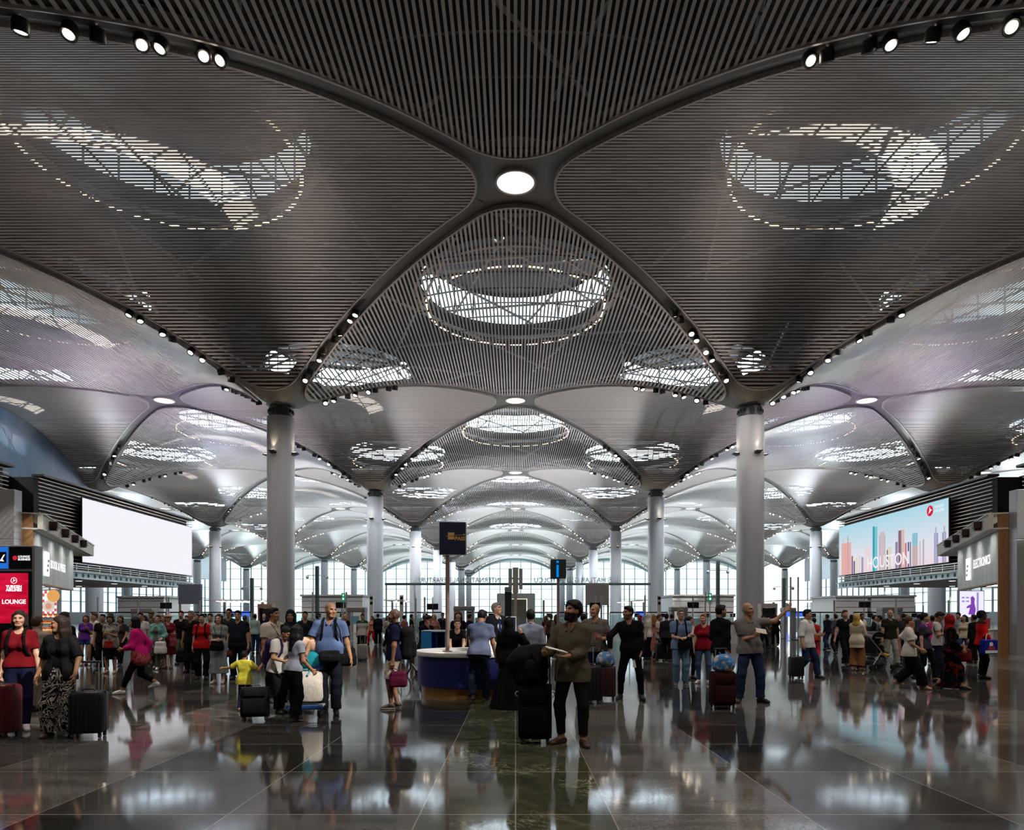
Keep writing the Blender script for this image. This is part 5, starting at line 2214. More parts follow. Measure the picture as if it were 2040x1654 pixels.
    if h < .017:
        B.cap(HP(0, -.088, .012), HP(0, -.108, -.028), .009, .0125, .014)
        B.cap(HP(-.011, -.097, -.032), HP(.011, -.097, -.032), .009, None, .008)
        B.cap(HP(-.034, -.084, .022), HP(.034, -.084, .022), .012, None, .016)
        B.cap(HP(-.017, -.092, -.060), HP(.017, -.092, -.060), .0075, None, .010)
        for s in (1, -1):
            B.ell(HP(s * .040, -.072, -.030), (.022, .018, .020), Rh, .02)
            B.ell(HP(s * .0765, .006, -.008), (.010, .020, .031), Rh @ rotz(s * .35), .008)
            B.ell(HP(s * .031, -.088, .004), (.0145, .012, .0085), Rh, .004, 'd')
            B.ell(HP(s * .031, -.0785, .003), (.0125, .0115, .0115), Rh, .003)
    V, Q = B.mesh()
    L_ = (V - hc) @ Rh
    sk = np.array(SKIN[skin])
    C = np.tile(sk, (len(V), 1))
    x, y, z = L_[:, 0], L_[:, 1], L_[:, 2]
    front = (y < -.045) & (np.abs(x) < .09) & (np.abs(z) < .14)
    # warmth of cheeks, nose and ears; lips; brows; eyes
    C[front & (z < -.0) & (z > -.05)] *= (1.06, .92, .90)
    if h < .017:
        lip = front & (np.abs(x) < (.029 if smile else .024)) & (np.abs(z + .061 - (9. * x * x if smile else 2.5 * x * x)) < .0075) & (y < -.085)
        C[lip] = sk * (.85, .52, .50) if not fem else (sk * (.95, .42, .42))
        brow = front & (np.abs(np.abs(x) - .033) < .019) & (np.abs(z - .0245 + .12 * np.abs(np.abs(x) - .030)) < .0055 + .002 * (1 - fem)) & (y < -.06)
        C[brow] = np.array(HAIRC['dark' if hairc in ('blond', 'grey', 'ginger') else hairc]) * 1.6
        ex, ez = np.abs(x) - .031, z - .003
        eye = front & ((ex / .0155) ** 2 + (ez / .0075) ** 2 < 1)
        C[eye] = (.42, .40, .38)
        lid = front & ((ex / .0175) ** 2 + ((ez - .0055) / .0045) ** 2 < 1)
        C[lid] = (.03, .02, .018)
        ir = front & (ex ** 2 + ez ** 2 < .0066 ** 2)
        C[ir] = (.018, .011, .008)
        nos = front & (np.abs(np.abs(x) - .008) < .0035) & (np.abs(z + .040) < .004)
        C[nos] *= .35
    if beard is not None:
        amt, bc = beard
        jaw = (z < -.040 - .55 * np.maximum(0, -.03 - y) * 0) & (z > -.16) & (y < .03) & (np.abs(x) < .1) & ~((np.abs(x) < .026) & (np.abs(z + .061) < .010))
        jaw &= (z < -.045 + .6 * np.maximum(0, np.abs(x) - .045)) | (np.abs(x) > .052)
        jaw &= (y > -.2) & (z < .0) & ((V - neck) @ vec(0, 0, 1) > .03)
        C[jaw] = C[jaw] * (1 - amt) + np.array(HAIRC[bc]) * amt
    if hair == 'bald':
        sc_ = (y * .75 + z * .66 > -.022) & (z > -.06)
        C[sc_] = C[sc_] * .80 + np.array(HAIRC[hairc]) * .20
        sd = (y * .75 + z * .66 > -.022) & (z < .055) & (z > -.06) & (y > -.03)
        C[sd] = C[sd] * .55 + np.array(HAIRC[hairc]) * .45
    if hair == 'shaved':
        sc_ = (y * .75 + z * .66 > -.022) & (z > -.06)
        C[sc_] = C[sc_] * .35 + np.array(HAIRC[hairc]) * .65
    mesh_obj('body', V * k, Q, tone_mat('skin', .52, .35), root, C)
    # ---------------- hair and head coverings
    hm = hair_mat(hairc)
    cn = Rh @ unit(vec(0, .75, .66))
    cut = (HP(0, 0, 0) + cn * (-.022 if hair in ('cap', 'hat') else -.014), -cn)
    if hair not in ('bald', 'shaved', 'hijab', 'none'):
        A = Field(h)
        o_ = {'curly': .026, 'cap': .016, 'hat': .016}.get(hair, .0095)
        if hair in ('short', 'curly', 'bun', 'pony', 'cap', 'hat'):
            A.ell(HP(0, .014, .022), (.077 + o_ * .8, .097 + o_, .101 + o_), Rh, .01)
            if hair in ('short', 'curly'):
                A.ell(HP(0, -.045, .095), (.052, .045, .028 + o_ * .3), Rh, .02)
        if hair in ('long', 'bob'):
            A.ell(HP(0, .018, .022), (.086, .106, .112), Rh, .01)
        V, Q = None, None
        extra = Field(h)
        planes = [cut]
        if hair in ('short', 'bun', 'pony', 'curly'):
            # clear of the ears and temples
            for s in (1, -1):
                A.ell(HP(s * .088, -.022, -.028), (.022, .040, .046), Rh, 0, 'd')
                A.ell(HP(s * .066, -.092, .060), (.026, .036, .030), Rh, 0, 'd')
        if hair in ('long', 'bob'):
            A.ell(HP(0, -.110, .045), (.040, .045, .052), Rh, 0, 'd')
        V, Q = A.mesh(planes, wrinkle=.007 if hair == 'curly' else .0015, seed=3)
        parts_ = [(V, Q)]
        E = Field(h)
        if hair == 'long':
            down = vec(0, 0, -1)
            for xx, yy, ln, r_ in ((.0, .075, .34, .062), (.045, .070, .33, .055), (-.045, .070, .33, .055), (.075, .030, .30, .034), (-.075, .030, .30, .034), (.082, .0, .24, .022), (-.082, .0, .24, .022)):
                a_ = HP(xx, yy, .03)
                m_ = HP(xx * 1.12, yy + .012, -.11)
                b_ = m_ + down * (ln - .1) + Rs @ vec(xx * .25, .035, 0)
                E.cap(a_, m_, r_, r_ * 1.05, .03)
                E.cap(m_, b_, r_ * 1.05, r_ * .6, .03)
        if hair == 'bob':
            for s in (1, -1):
                E.cap(HP(s * .066, .0, .05), HP(s * .078, -.012, -.085), .030, .026, .03)
                E.cap(HP(s * .060, .045, .05), HP(s * .066, .045, -.095), .040, .034, .03)
            E.cap(HP(0, .075, .04), HP(0, .070, -.10), .052, .045, .03)
        if hair == 'bun':
            E.ell(HP(0, .12, .055), (.045, .042, .042), Rh, .01)
        if hair == 'pony':
            E.cap(HP(0, .105, .04), HP(0, .135, -.02), .03, .035, .02)
            E.cap(HP(0, .135, -.02), HP(0, .12, -.24), .038, .016, .02)
        if hair == 'cap':
            E.cap(HP(-.03, -.095, .062), HP(.03, -.095, .062), .012, .012, .01)
            E.ell(HP(0, -.11, .058), (.068, .062, .010), Rh, .01)
        if hair == 'hat':
            E.ell(HP(0, .01, .062), (.155, .165, .014), Rh, .012)
        if E.pr:
            V2, Q2 = E.mesh(wrinkle=.0015, seed=4)
            V, Q = np.concatenate([V, V2]), np.concatenate([Q, Q2 + len(V)])
        mesh_obj({'cap': 'cap', 'hat': 'hat'}.get(hair, 'hair'), V * k, Q, cloth(head_extra) if hair in ('cap', 'hat') and head_extra else hm, root)
    if hair == 'hijab':
        A = Field(h)
        A.ell(HP(0, .014, .020), (.094, .114, .118), Rh, .01)
        A.cap(HP(0, .02, -.04), neck + Rs @ vec(0, .0, .0), .088, .092, .04)
        A.cap(neck + Rs @ vec(-.07, 0, -.03), neck + Rs @ vec(.07, 0, -.03), .085, None, .06)
        A.cap(neck + Rs @ vec(-.05, -.03, -.10), neck + Rs @ vec(.05, -.03, -.10), .095, None, .06)
        A.ell(HP(0, -.105, -.015), (.058, .075, .088), Rh, .0, 'd')
        V, Q = A.mesh(wrinkle=.003, seed=5)
        mesh_obj('headscarf', V * k, Q, cloth(head_extra), root)
    if beard is not None and beard[0] > .8 and h < .013:
        A = Field(h * .9)
        A.ell(HP(0, -.034, -.050), (.066, .070, .082), Rh, .01)
        A.cap(HP(-.024, -.072, -.108), HP(.024, -.072, -.108), .026, None, .03)
        A.ell(HP(0, -.118, -.052), (.024, .035, .012), Rh, 0, 'd')
        A.ell(HP(0, -.10, .02), (.050, .06, .060), Rh, 0, 'd')
        nb = Rh @ unit(vec(0, -.55, -.83))
        V, Q = A.mesh([(HP(0, .0, -.038), -nb)], wrinkle=.002, seed=9)
        mesh_obj('beard', V * k, Q, mat('hair_' + beard[1], HAIRC[beard[1]], .55, spec=.3, bump=.6, bscale=60), root)
    if gear == 'glasses' and h < .02:
        mb = MB()
        for s in (1, -1):
            mb.tube([np.array(HP(s * .033 + .024 * math.cos(a_ * PI / 6), -.099, .002 + .018 * math.sin(a_ * PI / 6))) * k for a_ in range(13)], .0032 * k, 6)
            mb.tube([np.array(HP(s * .056, -.095, .006)) * k, np.array(HP(s * .086, -.02, .008)) * k, np.array(HP(s * .084, .02, -.002)) * k], .0028 * k, 6)
        mb.tube([np.array(HP(-.010, -.104, .004)) * k, np.array(HP(.010, -.104, .004)) * k], .003 * k, 6)
        mb.build('glasses', M_black, root, True)
    # ---------------- clothes
    wr_ = .0035 if h < .013 else .002
    info = dict(root=root, k=k, J=J, T=T, TS=TS, HP=HP, Rt=Rt, Rs=Rs, Rh=Rh, h=h, neck=neck, hc=hc, px=px, d=d, zh=zh, P0=P0, shw=shw)
    up_ = Rt @ vec(0, 0, 1)

    def upper(name, c, sleeve, hem, off=.013, loose=.0, neckr=.066, vneck=0., patt=None, openf=0., collar=False, flare=0.):
        A = Field(h)
        torso(A, off + loose * .6, .05, low=hem < .02)
        if hem < .03:
            leg(A, off + .016, .2, kk=.05)
            A.cap(T(-.075, .006, .06), T(.075, .006, .06), .108 + off + loose, None, .05, fr, .90)
        if hem < -.03:
            A.cap(T(-.075, .008, -.03), T(.075, .008, -.03), .122 + off + loose + flare, None, .05, fr, .92)
            A.cap(T(-.072, .008, hem), T(.072, .008, hem), .118 + off + loose + flare * 1.4, None, .05, fr, .92)
        if sleeve > 0:
            arm(A, off + .004 + loose, sleeve, .03, .006 if sleeve <= 1 else .002)
        A.cap(neck - (Rs @ vec(0, .0, .075)), neck - (Rs @ vec(0, 0, .015)), .060 - .008 * tl + off, None, .03)
        A.cap(neck + Rs @ vec(0, -.028, -.012 - (neckr - .066)), neck + Rs @ vec(0, .0, .2), neckr - .004, neckr + .004, 0, op='d')
        if vneck:
            A.cap(neck + Rs @ vec(0, -.10, .02), neck + Rs @ vec(0, -.16, -vneck), .045, .012, 0, op='d')
        if openf:
            A.cap(neck + Rs @ vec(0, -.15, .0), T(0, -.2, hem), openf * .5, openf, 0, op='d')
        V, Q = A.mesh([(T(0, 0, hem), -up_)], wrinkle=wr_, seed=rnd.randint(0, 999))
        o = mesh_obj(name, V * k, Q, cloth(c, pattern=patt), root)
        if collar and h < .017:
            K = Field(h)
            for s in (1, -1):
                a_, b_ = neck + Rs @ vec(0, .066, .045), neck + Rs @ vec(s * .068, .0, .030)
                c_ = neck + Rs @ vec(s * .034, -.108, -.045 - vneck * .2)
                K.cap(a_, b_, .014, .014, .01)
                K.cap(b_, c_, .012, .015, .010)
            V, Q = K.mesh()
            mesh_obj('collar', V * k, Q, cloth(c), root)
        return o

    if top is not None:
        upper(**top) if 'name' in top else upper('top', **top)
    if jacket is not None:
        upper('jacket', **jacket)
    if tie is not None:
        K = Field(h)
        a_ = neck + Rs @ vec(0, -.083, -.04)
        K.cap(a_, TS(0, -.128, .40), .016, .014, .01)
        K.cap(TS(0, -.128, .40), TS(0, -.14, .12), .018, .030, .01, frs, .5)
        V, Q = K.mesh()
        mesh_obj('tie', V * k, Q, cloth(tie), root)
    if legs is not None:
        kind = legs.get('kind', 'trousers')
        c = legs['c']
        A = Field(h)
        lo_ = legs.get('loose', .012)
        waist = legs.get('waist', .08)
        if kind in ('trousers', 'shorts', 'wide', 'slim'):
            end = legs.get('end', .985 if kind != 'shorts' else .40)
            torso(A, .010, .05)
            l_ = {'slim': (.008, .006, .008), 'wide': (.018, .045, .075), 'shorts': (.024, .03, .03)}.get(kind, (lo_ + .004, lo_ + .008, lo_ + .022))
            leg(A, .006, end, l_)
            V, Q = A.mesh([(T(0, 0, waist), up_)], wrinkle=wr_ * (1.0 if kind != 'slim' else .7), seed=rnd.randint(0, 999))
            mesh_obj('shorts' if kind == 'shorts' else 'trousers', V * k, Q, cloth(c, pattern=legs.get('patt')), root)
        else:                                      # skirt, dress skirt, abaya
            hem = legs.get('hem', .35)
            r1 = legs.get('r', .26)
            torso(A, .012, .05)
            leg(A, .018, .5 if hem > .4 else .88, kk=.06)
            cb = (J['Lan'] + J['Ran']) / 2
            cb = vec(cb[0], cb[1], hem)
            A.cone(T(0, .0, waist), cb, .125, r1, .80, legs.get('folds', 7), .02 + .02 * (r1 > .3), .04, rnd.uniform(0, 6))
            V, Q = A.mesh([(T(0, 0, waist + .02), up_), (cb, vec(0, 0, -1))], wrinkle=wr_ * .7, seed=rnd.randint(0, 999))
            mesh_obj('skirt', V * k, Q, cloth(c, pattern=legs.get('patt')), root)
    if shoes is not None:
        for nm in 'LR':
            A = Field(min(h, .012))
            an, tf, heel, ball = J[nm + 'an'], J[nm + 'tf'], J[nm + 'heel'], J[nm + 'ball']
            A.cap(an + vec(0, 0, -.02), heel + vec(0, 0, .004), .043, .040, .03)
            A.cap(an + tf * .02 + vec(0, 0, -.02), ball + vec(0, 0, .004), .041, .034, .03)
            A.cap(ball, ball + tf * .035 + vec(0, 0, -.004), .036, .028, .02)
            A.cap(heel + vec(0, 0, -.018), ball + tf * .03 + vec(0, 0, -.006), .034, .030, .01)
            pl = []
            zf = min(heel[2], ball[2]) - .0275
            V, Q = A.mesh([(vec(0, 0, max(0.0, zf)), vec(0, 0, -1)), (an + vec(0, 0, .012), vec(0, 0, 1))])
            C = np.tile(np.array(shoes, float), (len(V), 1))
            if sole is not None:
                C[V[:, 2] < zf + .026] = sole
            mesh_obj('shoe', V * k, Q, tone_mat('shoe_leather', .45, .4), root, C)
    PEOPLE[key] = info
    return info


def W_(info, p):
    """figure-space point to world"""
    r = info['root']
    return Matrix.Translation(r.location) @ Matrix.Rotation(r.rotation_euler.z, 4, 'Z') @ Vector(tuple(np.array(p) * info['k']))


def field_thing(name, label, cat, info, parts, group=None):
    """a carried thing: parts = [(name, Field, material)] in the figure's own space"""
    t = thing(name, label, cat, info['root'].location.copy(), info['root'].rotation_euler.z, group)
    for nm, fld, m in parts:
        V, Q = fld.mesh(wrinkle=.003 if nm in ('pack', 'bag_body', 'front_pocket') else 0., seed=len(label))
        mesh_obj(nm, V * info['k'], Q, m, t)
    return t


def backpack(info, label, color, size=1., straps=True, color2=None, drop=0.):
    TS, h = info['TS'], max(.008, info['h'])
    A = Field(h)
    y0 = .155
    Rs = info['Rs']
    A.box(TS(0, y0 + .06 * size, .22 - drop), (.155 * size, .095 * size, .25 * size), .075 * size, Rs, .05)
    A.cap(TS(-.06 * size, y0 + .05 * size, .40 - drop), TS(.06 * size, y0 + .05 * size, .40 - drop), .075 * size, None, .06)
    ps = [('pack', A, cloth(color))]
    Bf = Field(h)
    Bf.box(TS(0, y0 + .15 * size, .12 - drop), (.12 * size, .05 * size, .13 * size), .04 * size, Rs, .03)
    ps.append(('front_pocket', Bf, cloth(color2 or color)))
    if straps:
        for s in (1, -1):
            S = Field(h)
            pts = [(s * .085, y0 - .02, .44), (s * .09, .05, .575), (s * .092, -.055, .555), (s * .098, -.128, .46), (s * .108, -.148, .33), (s * .135, -.10, .20), (s * .155, .02, .12), (s * .12, y0 - .02, .08)]
            for a, b in zip(pts[:-1], pts[1:]):
                S.cap(TS(*a), TS(*b), .019, None, .01)
            ps.append(('strap', S, cloth(color)))
    return field_thing('backpack', label, 'backpack', info, ps)


def bag_at(info, label, color, c, size=(.3, .12, .22), strap=None, name='handbag', cat='bag', color2=None, rz=0., patt=None, rough=.5):
    """soft bag with its middle at figure-space point c; strap = list of figure-space points"""
    h = max(.007, info['h'] * .9)
    A = Field(h)
    R = rotz(rz)
    sx, sy, sz = size
    A.box(c, (sx / 2, sy / 2, sz / 2), min(sy, sz) * .36, R, .02)
    A.box(vec(*c) + vec(0, 0, -sz * .22), (sx * .52, sy * .58, sz * .26), min(sy, sz) * .25, R, .06)
    ps = [('bag_body', A, cloth(color, rough, patt))]
    if strap:
        S = Field(h)
        for a, b in zip(strap[:-1], strap[1:]):
            S.cap(a, b, .009 if info['h'] < .012 else .012, None, .005)
        ps.append(('strap', S, cloth(color2 or color)))
    return field_thing(name, label, cat, info, ps)


def suitcase(label, px, d, w, hgt, dep, color, rz=0., handle=.45, tilt=0., grooves=6, metal=(.5, .5, .52), soft=False, rough=.35, dx=0., wheels=4, htop=None):
    t = thing('suitcase', label, 'suitcase', (at(px, d) + dx, d, 0), rz)
    t.rotation_euler = (tilt, 0, rz)
    m = cloth(color, .7) if soft else mat('shell_%02x%02x%02x' % tuple(int(c * 255) for c in color), color, rough, spec=.5)
    mb = MB()
    mb.box((0, 0, .06 + hgt / 2), (w, dep, hgt), 0, .045)
    if not soft:
        for k in range(grooves):
            x = -w / 2 + w * (k + .5) / grooves
            for s in (-1, 1):
                mb.box((x, s * (dep / 2 + .002), .06 + hgt / 2), (w / grooves * .45, .014, hgt * .86), 0, .005)
    else:
        mb.box((0, -dep / 2 - .02, .06 + hgt * .35), (w * .82, .06, hgt * .5), 0, .02)
        mb.box((0, -dep / 2 - .012, .06 + hgt * .80), (w * .78, .04, hgt * .24), 0, .015)
    mb.build('shell', m, t, True)
    mb = MB()
    mb.box((0, 0, .06 + hgt / 2), (w + .006, .012, hgt + .006), 0, .004)
    mb.build('zip_seam', M_black, t)
    if handle:
        mb = MB()
        for s in (-1, 1):
            mb.tube([(s * w * .22, dep * .3, .06 + hgt - .02), (s * w * .22, dep * .3, .06 + hgt + handle)], .009, 8)
        mb.build('telescopic_tube', mat('tube_metal_%d' % int(metal[0] * 100), metal, .3, .8), t)
        mb = MB()
        mb.box((0, dep * .3, .06 + hgt + handle), (w * .44 + .05, .035, .03), 0, .01)
        mb.build('handle_grip', M_black, t)
    mb = MB()
    mb.tube([(-.07, 0, .06 + hgt), (-.06, 0, .085 + hgt), (.06, 0, .085 + hgt), (.07, 0, .06 + hgt)], .011, 6)
    mb.build('carry_handle', M_black, t)
    for sx_ in (-1, 1):
        for sy_ in ((-1, 1) if wheels == 4 else (1,)):
            mb = MB()
            Mx = Matrix.Rotation(PI / 2, 3, 'Y')
            c = (sx_ * (w / 2 - .045), sy_ * (dep / 2 - .045), .03)
            mb.lathe([(.001, -.014), (.029, -.014), (.029, .014), (.001, .014)], c, 14, Mx)
            mb.box((c[0], c[1], .055), (.035, .04, .03), 0, .005)
            mb.build('wheel', M_black, t)
    if wheels == 2:
        mb = MB()
        for s in (-1, 1):
            mb.box((s * (w / 2 - .06), -dep / 2 + .04, .03), (.04, .03, .06), 0, .006)
        mb.build('stand_foot', M_black, t)
    return t
# ================================================================== the travellers
BLK, NAVY, WHT, GRY, DEN = (.0045, .0045, .005), (.007, .009, .025), (.55, .54, .53), (.17, .165, .16), (.02, .04, .10)
HANG = dict(w=(.07, .03, -.545))


def A_(o, f, u, **k):
    return dict(w=(o, f, u), **k)


def T_(c, sleeve=.62, hem=-.05, name='t_shirt', **k):
    return dict(name=name, c=c, sleeve=sleeve, hem=hem, **k)


def L_(c, kind='trousers', **k):
    return dict(kind=kind, c=c, **k)


STEP = ((.09, -.22, 0), (-.09, .22, .05))
STEP2 = ((.09, .22, .05), (-.09, -.22, 0))
P = person

# ---- the bearded man in front
i = P('beard', 'bearded man in an olive shirt and dark cropped trousers holding white papers', 1132, 8.42, 1.735, -28, skin='tan', hair='curly', hairc='black', beard=(.97, 'black'), yaw=-22, pitch=-8, twist=-6,
      top=dict(name='shirt', c=(.085, .072, .050), sleeve=1.80, hem=-.15, vneck=.12, collar=True, loose=.008), legs=L_((.012, .009, .010), 'slim', end=.94), shoes=(.05, .018, .014),
      feet=((.20, -.01, 0), (-.10, .03, 0)), toe=(42, -28), armL=A_(-.13, .29, -.30, hd=(-.95, .25, .0), pn=(0, .1, 1), curl=.7), armR=A_(.06, .30, -.27, hd=(-.2, .9, .1), pn=(-.9, 0, .3), curl=.9), width=1.06, belly=.02)
for nm, s in (('spectacles', 1),):
    t = thing('spectacles', 'dark spectacles pushed up on the bearded man\'s forehead', 'glasses', i['root'].location.copy(), i['root'].rotation_euler.z)
    mb = MB()
    for sx_ in (-1, 1):
        c = i['HP'](sx_ * .033, -.108, .072)
        pts = []
        for q in range(13):
            a = 2 * PI * q / 12
            pts.append(np.array(i['HP'](sx_ * .033 + .025 * math.cos(a), -.106 + .012 * abs(math.cos(a)), .074 + .019 * math.sin(a))) * i['k'])
        mb.tube(pts, .0035, 6)
        mb.tube([np.array(i['HP'](sx_ * .058, -.096, .074)) * i['k'], np.array(i['HP'](sx_ * .096, -.03, .066)) * i['k'], np.array(i['HP'](sx_ * .10, .02, .05)) * i['k']], .0035, 6)
    mb.tube([np.array(i['HP'](-.008, -.110, .076)) * i['k'], np.array(i['HP'](.008, -.110, .076)) * i['k']], .003, 6)
    mb.build('frame', M_black, t, True)


def sheet(label, info, hand, size, color, rot, off=(0, 0, 0), name='paper_sheet', cat='paper', th=.002, n=1):
    p = W_(info, info['J'][hand]) + Vector(off)
    t = thing(name, label, cat, p)
    t.rotation_euler = rot
    mb = MB()
    for q in range(n):
        mb.box((.004 * q, 0, .004 * q), (size[0], size[1], th), .06 * q, min(.0008, th * .3))
    mb.build('sheet', mat('paper_%02x%02x%02x' % tuple(int(c * 255) for c in color), color, .6), t)
    return t


sheet('white papers held in the bearded man\'s hands', i, 'Rgrip', (.24, .15), (.75, .75, .78), (.15, .25, .35), (.10, -.03, .02), n=3)
# his luggage: cabin case, black backpack and tubes
t = suitcase('black cabin suitcase standing under the backpack at the bearded man\'s side', 1066, 8.55, .40, .66, .26, (.006, .006, .007), -.12, .0, soft=True)
mb = MB()
for s_ in (-.07, .07):
    mb.tube([(.10 + s_, .12, .7), (.10 + s_, .12, 1.18)], .011, 8)
mb.build('telescopic_tube', mat('grey_tube', (.30, .29, .29), .3, .7), t, True)
mb = MB()
mb.box((.10, .12, 1.19), (.22, .04, .035), 0, .012)
mb.build('handle_grip', M_black, t)
for (x, z) in ((-.21, .60), (.21, .60)):
    mb = MB()
    mb.tube([(x + .030 * math.cos(a * PI / 8), -.02, z + .030 * math.sin(a * PI / 8)) for a in range(17)], .008, 6)
    mb.build('white_ring', mat('white_plastic', (.6, .6, .6), .4), t, True)
bx, by = t.location.x, t.location.y
t = thing('backpack', 'bulky black backpack lying on the bearded man\'s suitcase', 'backpack', (bx - .05, by, 0), -.1)
A = Field(.009)
A.cap(vec(-.10, .0, .80), vec(.08, .0, .80), .13, None, .05)
A.cap(vec(-.12, 0, .98), vec(.08, 0, .98), .14, None, .08)
A.cap(vec(-.10, .02, 1.08), vec(.06, .02, 1.10), .115, None, .08)
A.cap(vec(-.20, -.02, .98), vec(-.14, -.02, 1.02), .10, None, .08)
V, Q = A.mesh(wrinkle=.006, seed=8)
mesh_obj('pack', V, Q, cloth((.008, .008, .009), .6), t)
A = Field(.009)
A.cap(vec(-.02, -.10, .82), vec(.07, -.10, .82), .065, None, .10)
A.cap(vec(-.02, -.10, .90), vec(.07, -.10, .90), .065, None, .10)
A.cap(vec(-.02, -.09, .98), vec(.07, -.09, .98), .065, None, .10)
V, Q = A.mesh(wrinkle=.004, seed=8)
mesh_obj('front_pocket', V, Q, cloth((.008, .008, .009), .6), t)
A = Field(.008)
for pts in (((.02, -.14, 1.10), (.10, -.17, .98), (.14, -.14, .82)), ((.10, -.08, 1.12), (.17, -.10, 1.0), (.20, -.06, .86))):
    for a, b in zip(pts[:-1], pts[1:]):
        A.cap(vec(*a), vec(*b), .014, None, .01)
V, Q = A.mesh()
mesh_obj('strap', V, Q, cloth((.008, .008, .009), .6), t)

# ---- around the round desk
i = P('bluetee', 'man in a dusty blue T-shirt seen from behind, leaning on the round desk', 961, 12.55, 1.70, 168, skin='tan', hair='short', hairc='black', lean=14, pitch=22, top=T_((.085, .10, .17), hem=-.06, loose=.006),
      legs=L_((.010, .016, .032), loose=.008), shoes=(.035, .035, .04), sole=(.5, .5, .48), feet=((.13, .18, .05), (-.06, -.04, 0)), toe=(25, -10), armL=A_(.16, .50, -.40, hd=(.1, .9, -.35), pn=(0, .2, -1), curl=.25, pole=(.8, -.3, -.2)), armR=A_(.10, .06, -.53))
i = P('suit', 'tall man in a dark suit and blue tie behind the desk', 990, 15.2, 1.84, 32, skin='fair', hair='short', hairc='grey', yaw=28, pitch=-8, top=T_(WHT, 1.9, .02, 'shirt', collar=True, loose=.0), jacket=dict(c=(.010, .011, .016), sleeve=1.92, hem=-.16, off=.022, vneck=.18, openf=.09, loose=.006), tie=(.010, .03, .16), legs=L_((.010, .011, .016)))
sheet('white paper held by the man in the dark suit', i, 'Rgrip', (.22, .30), (.7, .7, .7), (1.35, 0, .2), (.02, -.08, .12))
i = P('abaya', 'woman in a long black cloak and black headscarf seen from behind at the desk', 1014, 11.75, 1.53, 158, True, skin='mid', hair='hijab', head_extra=BLK, yaw=8, top=T_(BLK, 1.96, -.05, 'cloak_top', loose=.02), legs=L_(BLK, 'skirt', hem=.012, r=.36, folds=9), shoes=BLK, armR=A_(-.02, .30, .02, hd=(-.1, .2, 1), pn=(-.9, .2, 0), pole=(.6, .1, -.8)))
i = P('paleback', 'man in a pale blue shirt seen from behind beside the bearded man', 1057, 12.3, 1.67, 178, skin='tan', hair='short', hairc='black', top=T_((.30, .34, .45), 1.1, .04, 'shirt', collar=True), legs=L_(BLK), armL=A_(.03, .18, -.46), armR=A_(.02, .2, -.44))
i = P('desklady', 'woman with dark hair in black bending over the round desk', 909, 15.6, 1.60, 10, True, skin='fair', hair='pony', hairc='brown', lean=38, pitch=-12, top=T_(BLK, .55, -.03), legs=L_(BLK), armL=A_(-.05, .30, -.42), armR=A_(.0, .30, -.42))
i = P('desklady2', 'woman in black standing behind the bending woman at the desk', 913, 19.5, 1.70, 5, True, skin='fair', hair='long', hairc='brown', pitch=20, top=T_(BLK, .6, -.05), legs=L_(BLK))
P('greenman', 'man in a dark green jacket behind the man in the dusty blue T-shirt', 964, 18.2, 1.69, 20, skin='brown', hair='short', hairc='black', yaw=20, top=T_((.012, .022, .016), 1.9, -.08, 'jacket'), legs=L_(BLK))
# seated man with his wheelchair
i = P('seated', 'seated man in a navy uniform shirt resting his chin on his hand', 826, 18.6, 1.72, 48, skin='tan', hair='short', hairc='black', pitch=14, yaw=10, lean=12, zh=.80, feet=((.10, -.42, .25), (-.10, -.40, .25)), top=T_(NAVY, .6, .03, 'uniform_shirt', collar=True), legs=L_(BLK), armL=A_(-.12, .18, -.16), armR=A_(-.10, .16, .04, hd=(-.3, .1, .9), pn=(0, -1, 0)))
t = thing('wheelchair', 'black wheelchair carrying the seated man in navy', 'wheelchair', (i['root'].location.x, i['root'].location.y, 0), math.radians(48))
mb = MB()
mb.box((0, .02, .68), (.46, .44, .06), 0, .02)
mb.build('seat', M_black, t)
mb = MB()
mb.box((0, .27, .98), (.44, .05, .5), 0, .02, rx=-.1)
mb.build('backrest', M_black, t)
for s_ in (-1, 1):
    mb = MB()
    Mx = Matrix.Rotation(PI / 2, 3, 'Y')
    mb.lathe([(.27, -.015), (.30, -.015), (.30, .015), (.27, .015), (.27, -.015)], (s_ * .27, .12, .30), 28, Mx)
    for q in range(10):
        a = 2 * PI * q / 10
        mb.tube([(s_ * .27, .12, .30), (s_ * .27, .12 + .28 * math.cos(a), .30 + .28 * math.sin(a))], .004, 4)
    mb.build('wheel', M_black, t)
    mb = MB()
    mb.lathe([(.03, -.015), (.07, -.015), (.07, .015), (.03, .015)], (s_ * .22, -.36, .07), 16, Matrix.Rotation(PI / 2, 3, 'Y'))
    mb.build('caster', M_black, t)
    mb = MB()
    mb.tube([(s_ * .24, .28, 1.15), (s_ * .24, .26, .3), (s_ * .24, -.2, .3), (s_ * .22, -.36, .14)], .014, 6)
    mb.tube([(s_ * .24, .26, .86), (s_ * .24, -.2, .86), (s_ * .24, -.24, .66), (s_ * .20, -.42, .26)], .014, 6)
    mb.build('side_frame', M_chrome, t, True)
mb = MB()
mb.box((0, -.45, .235), (.40, .16, .02), 0, .005)
mb.build('footrest', M_black, t)
# small framed sign on the desk
t = thing('counter_sign', 'small navy sign with a white frame standing by the cloaked woman', 'sign', (at(1018, 13.6), 13.75, 0))
mb = MB()
mb.box((0, 0, .45), (.05, .05, .88))
mb.build('post', M_chrome, t)
mb = MB()
mb.box((0, 0, up(1246, 13.6)), (.20, .02, .34), 0, .004)
mb.build('frame', M_white, t)
mb = MB()
mb.box((0, -.011, up(1246, 13.6)), (.18, .006, .31))
mb.build('panel', M_navy2, t)

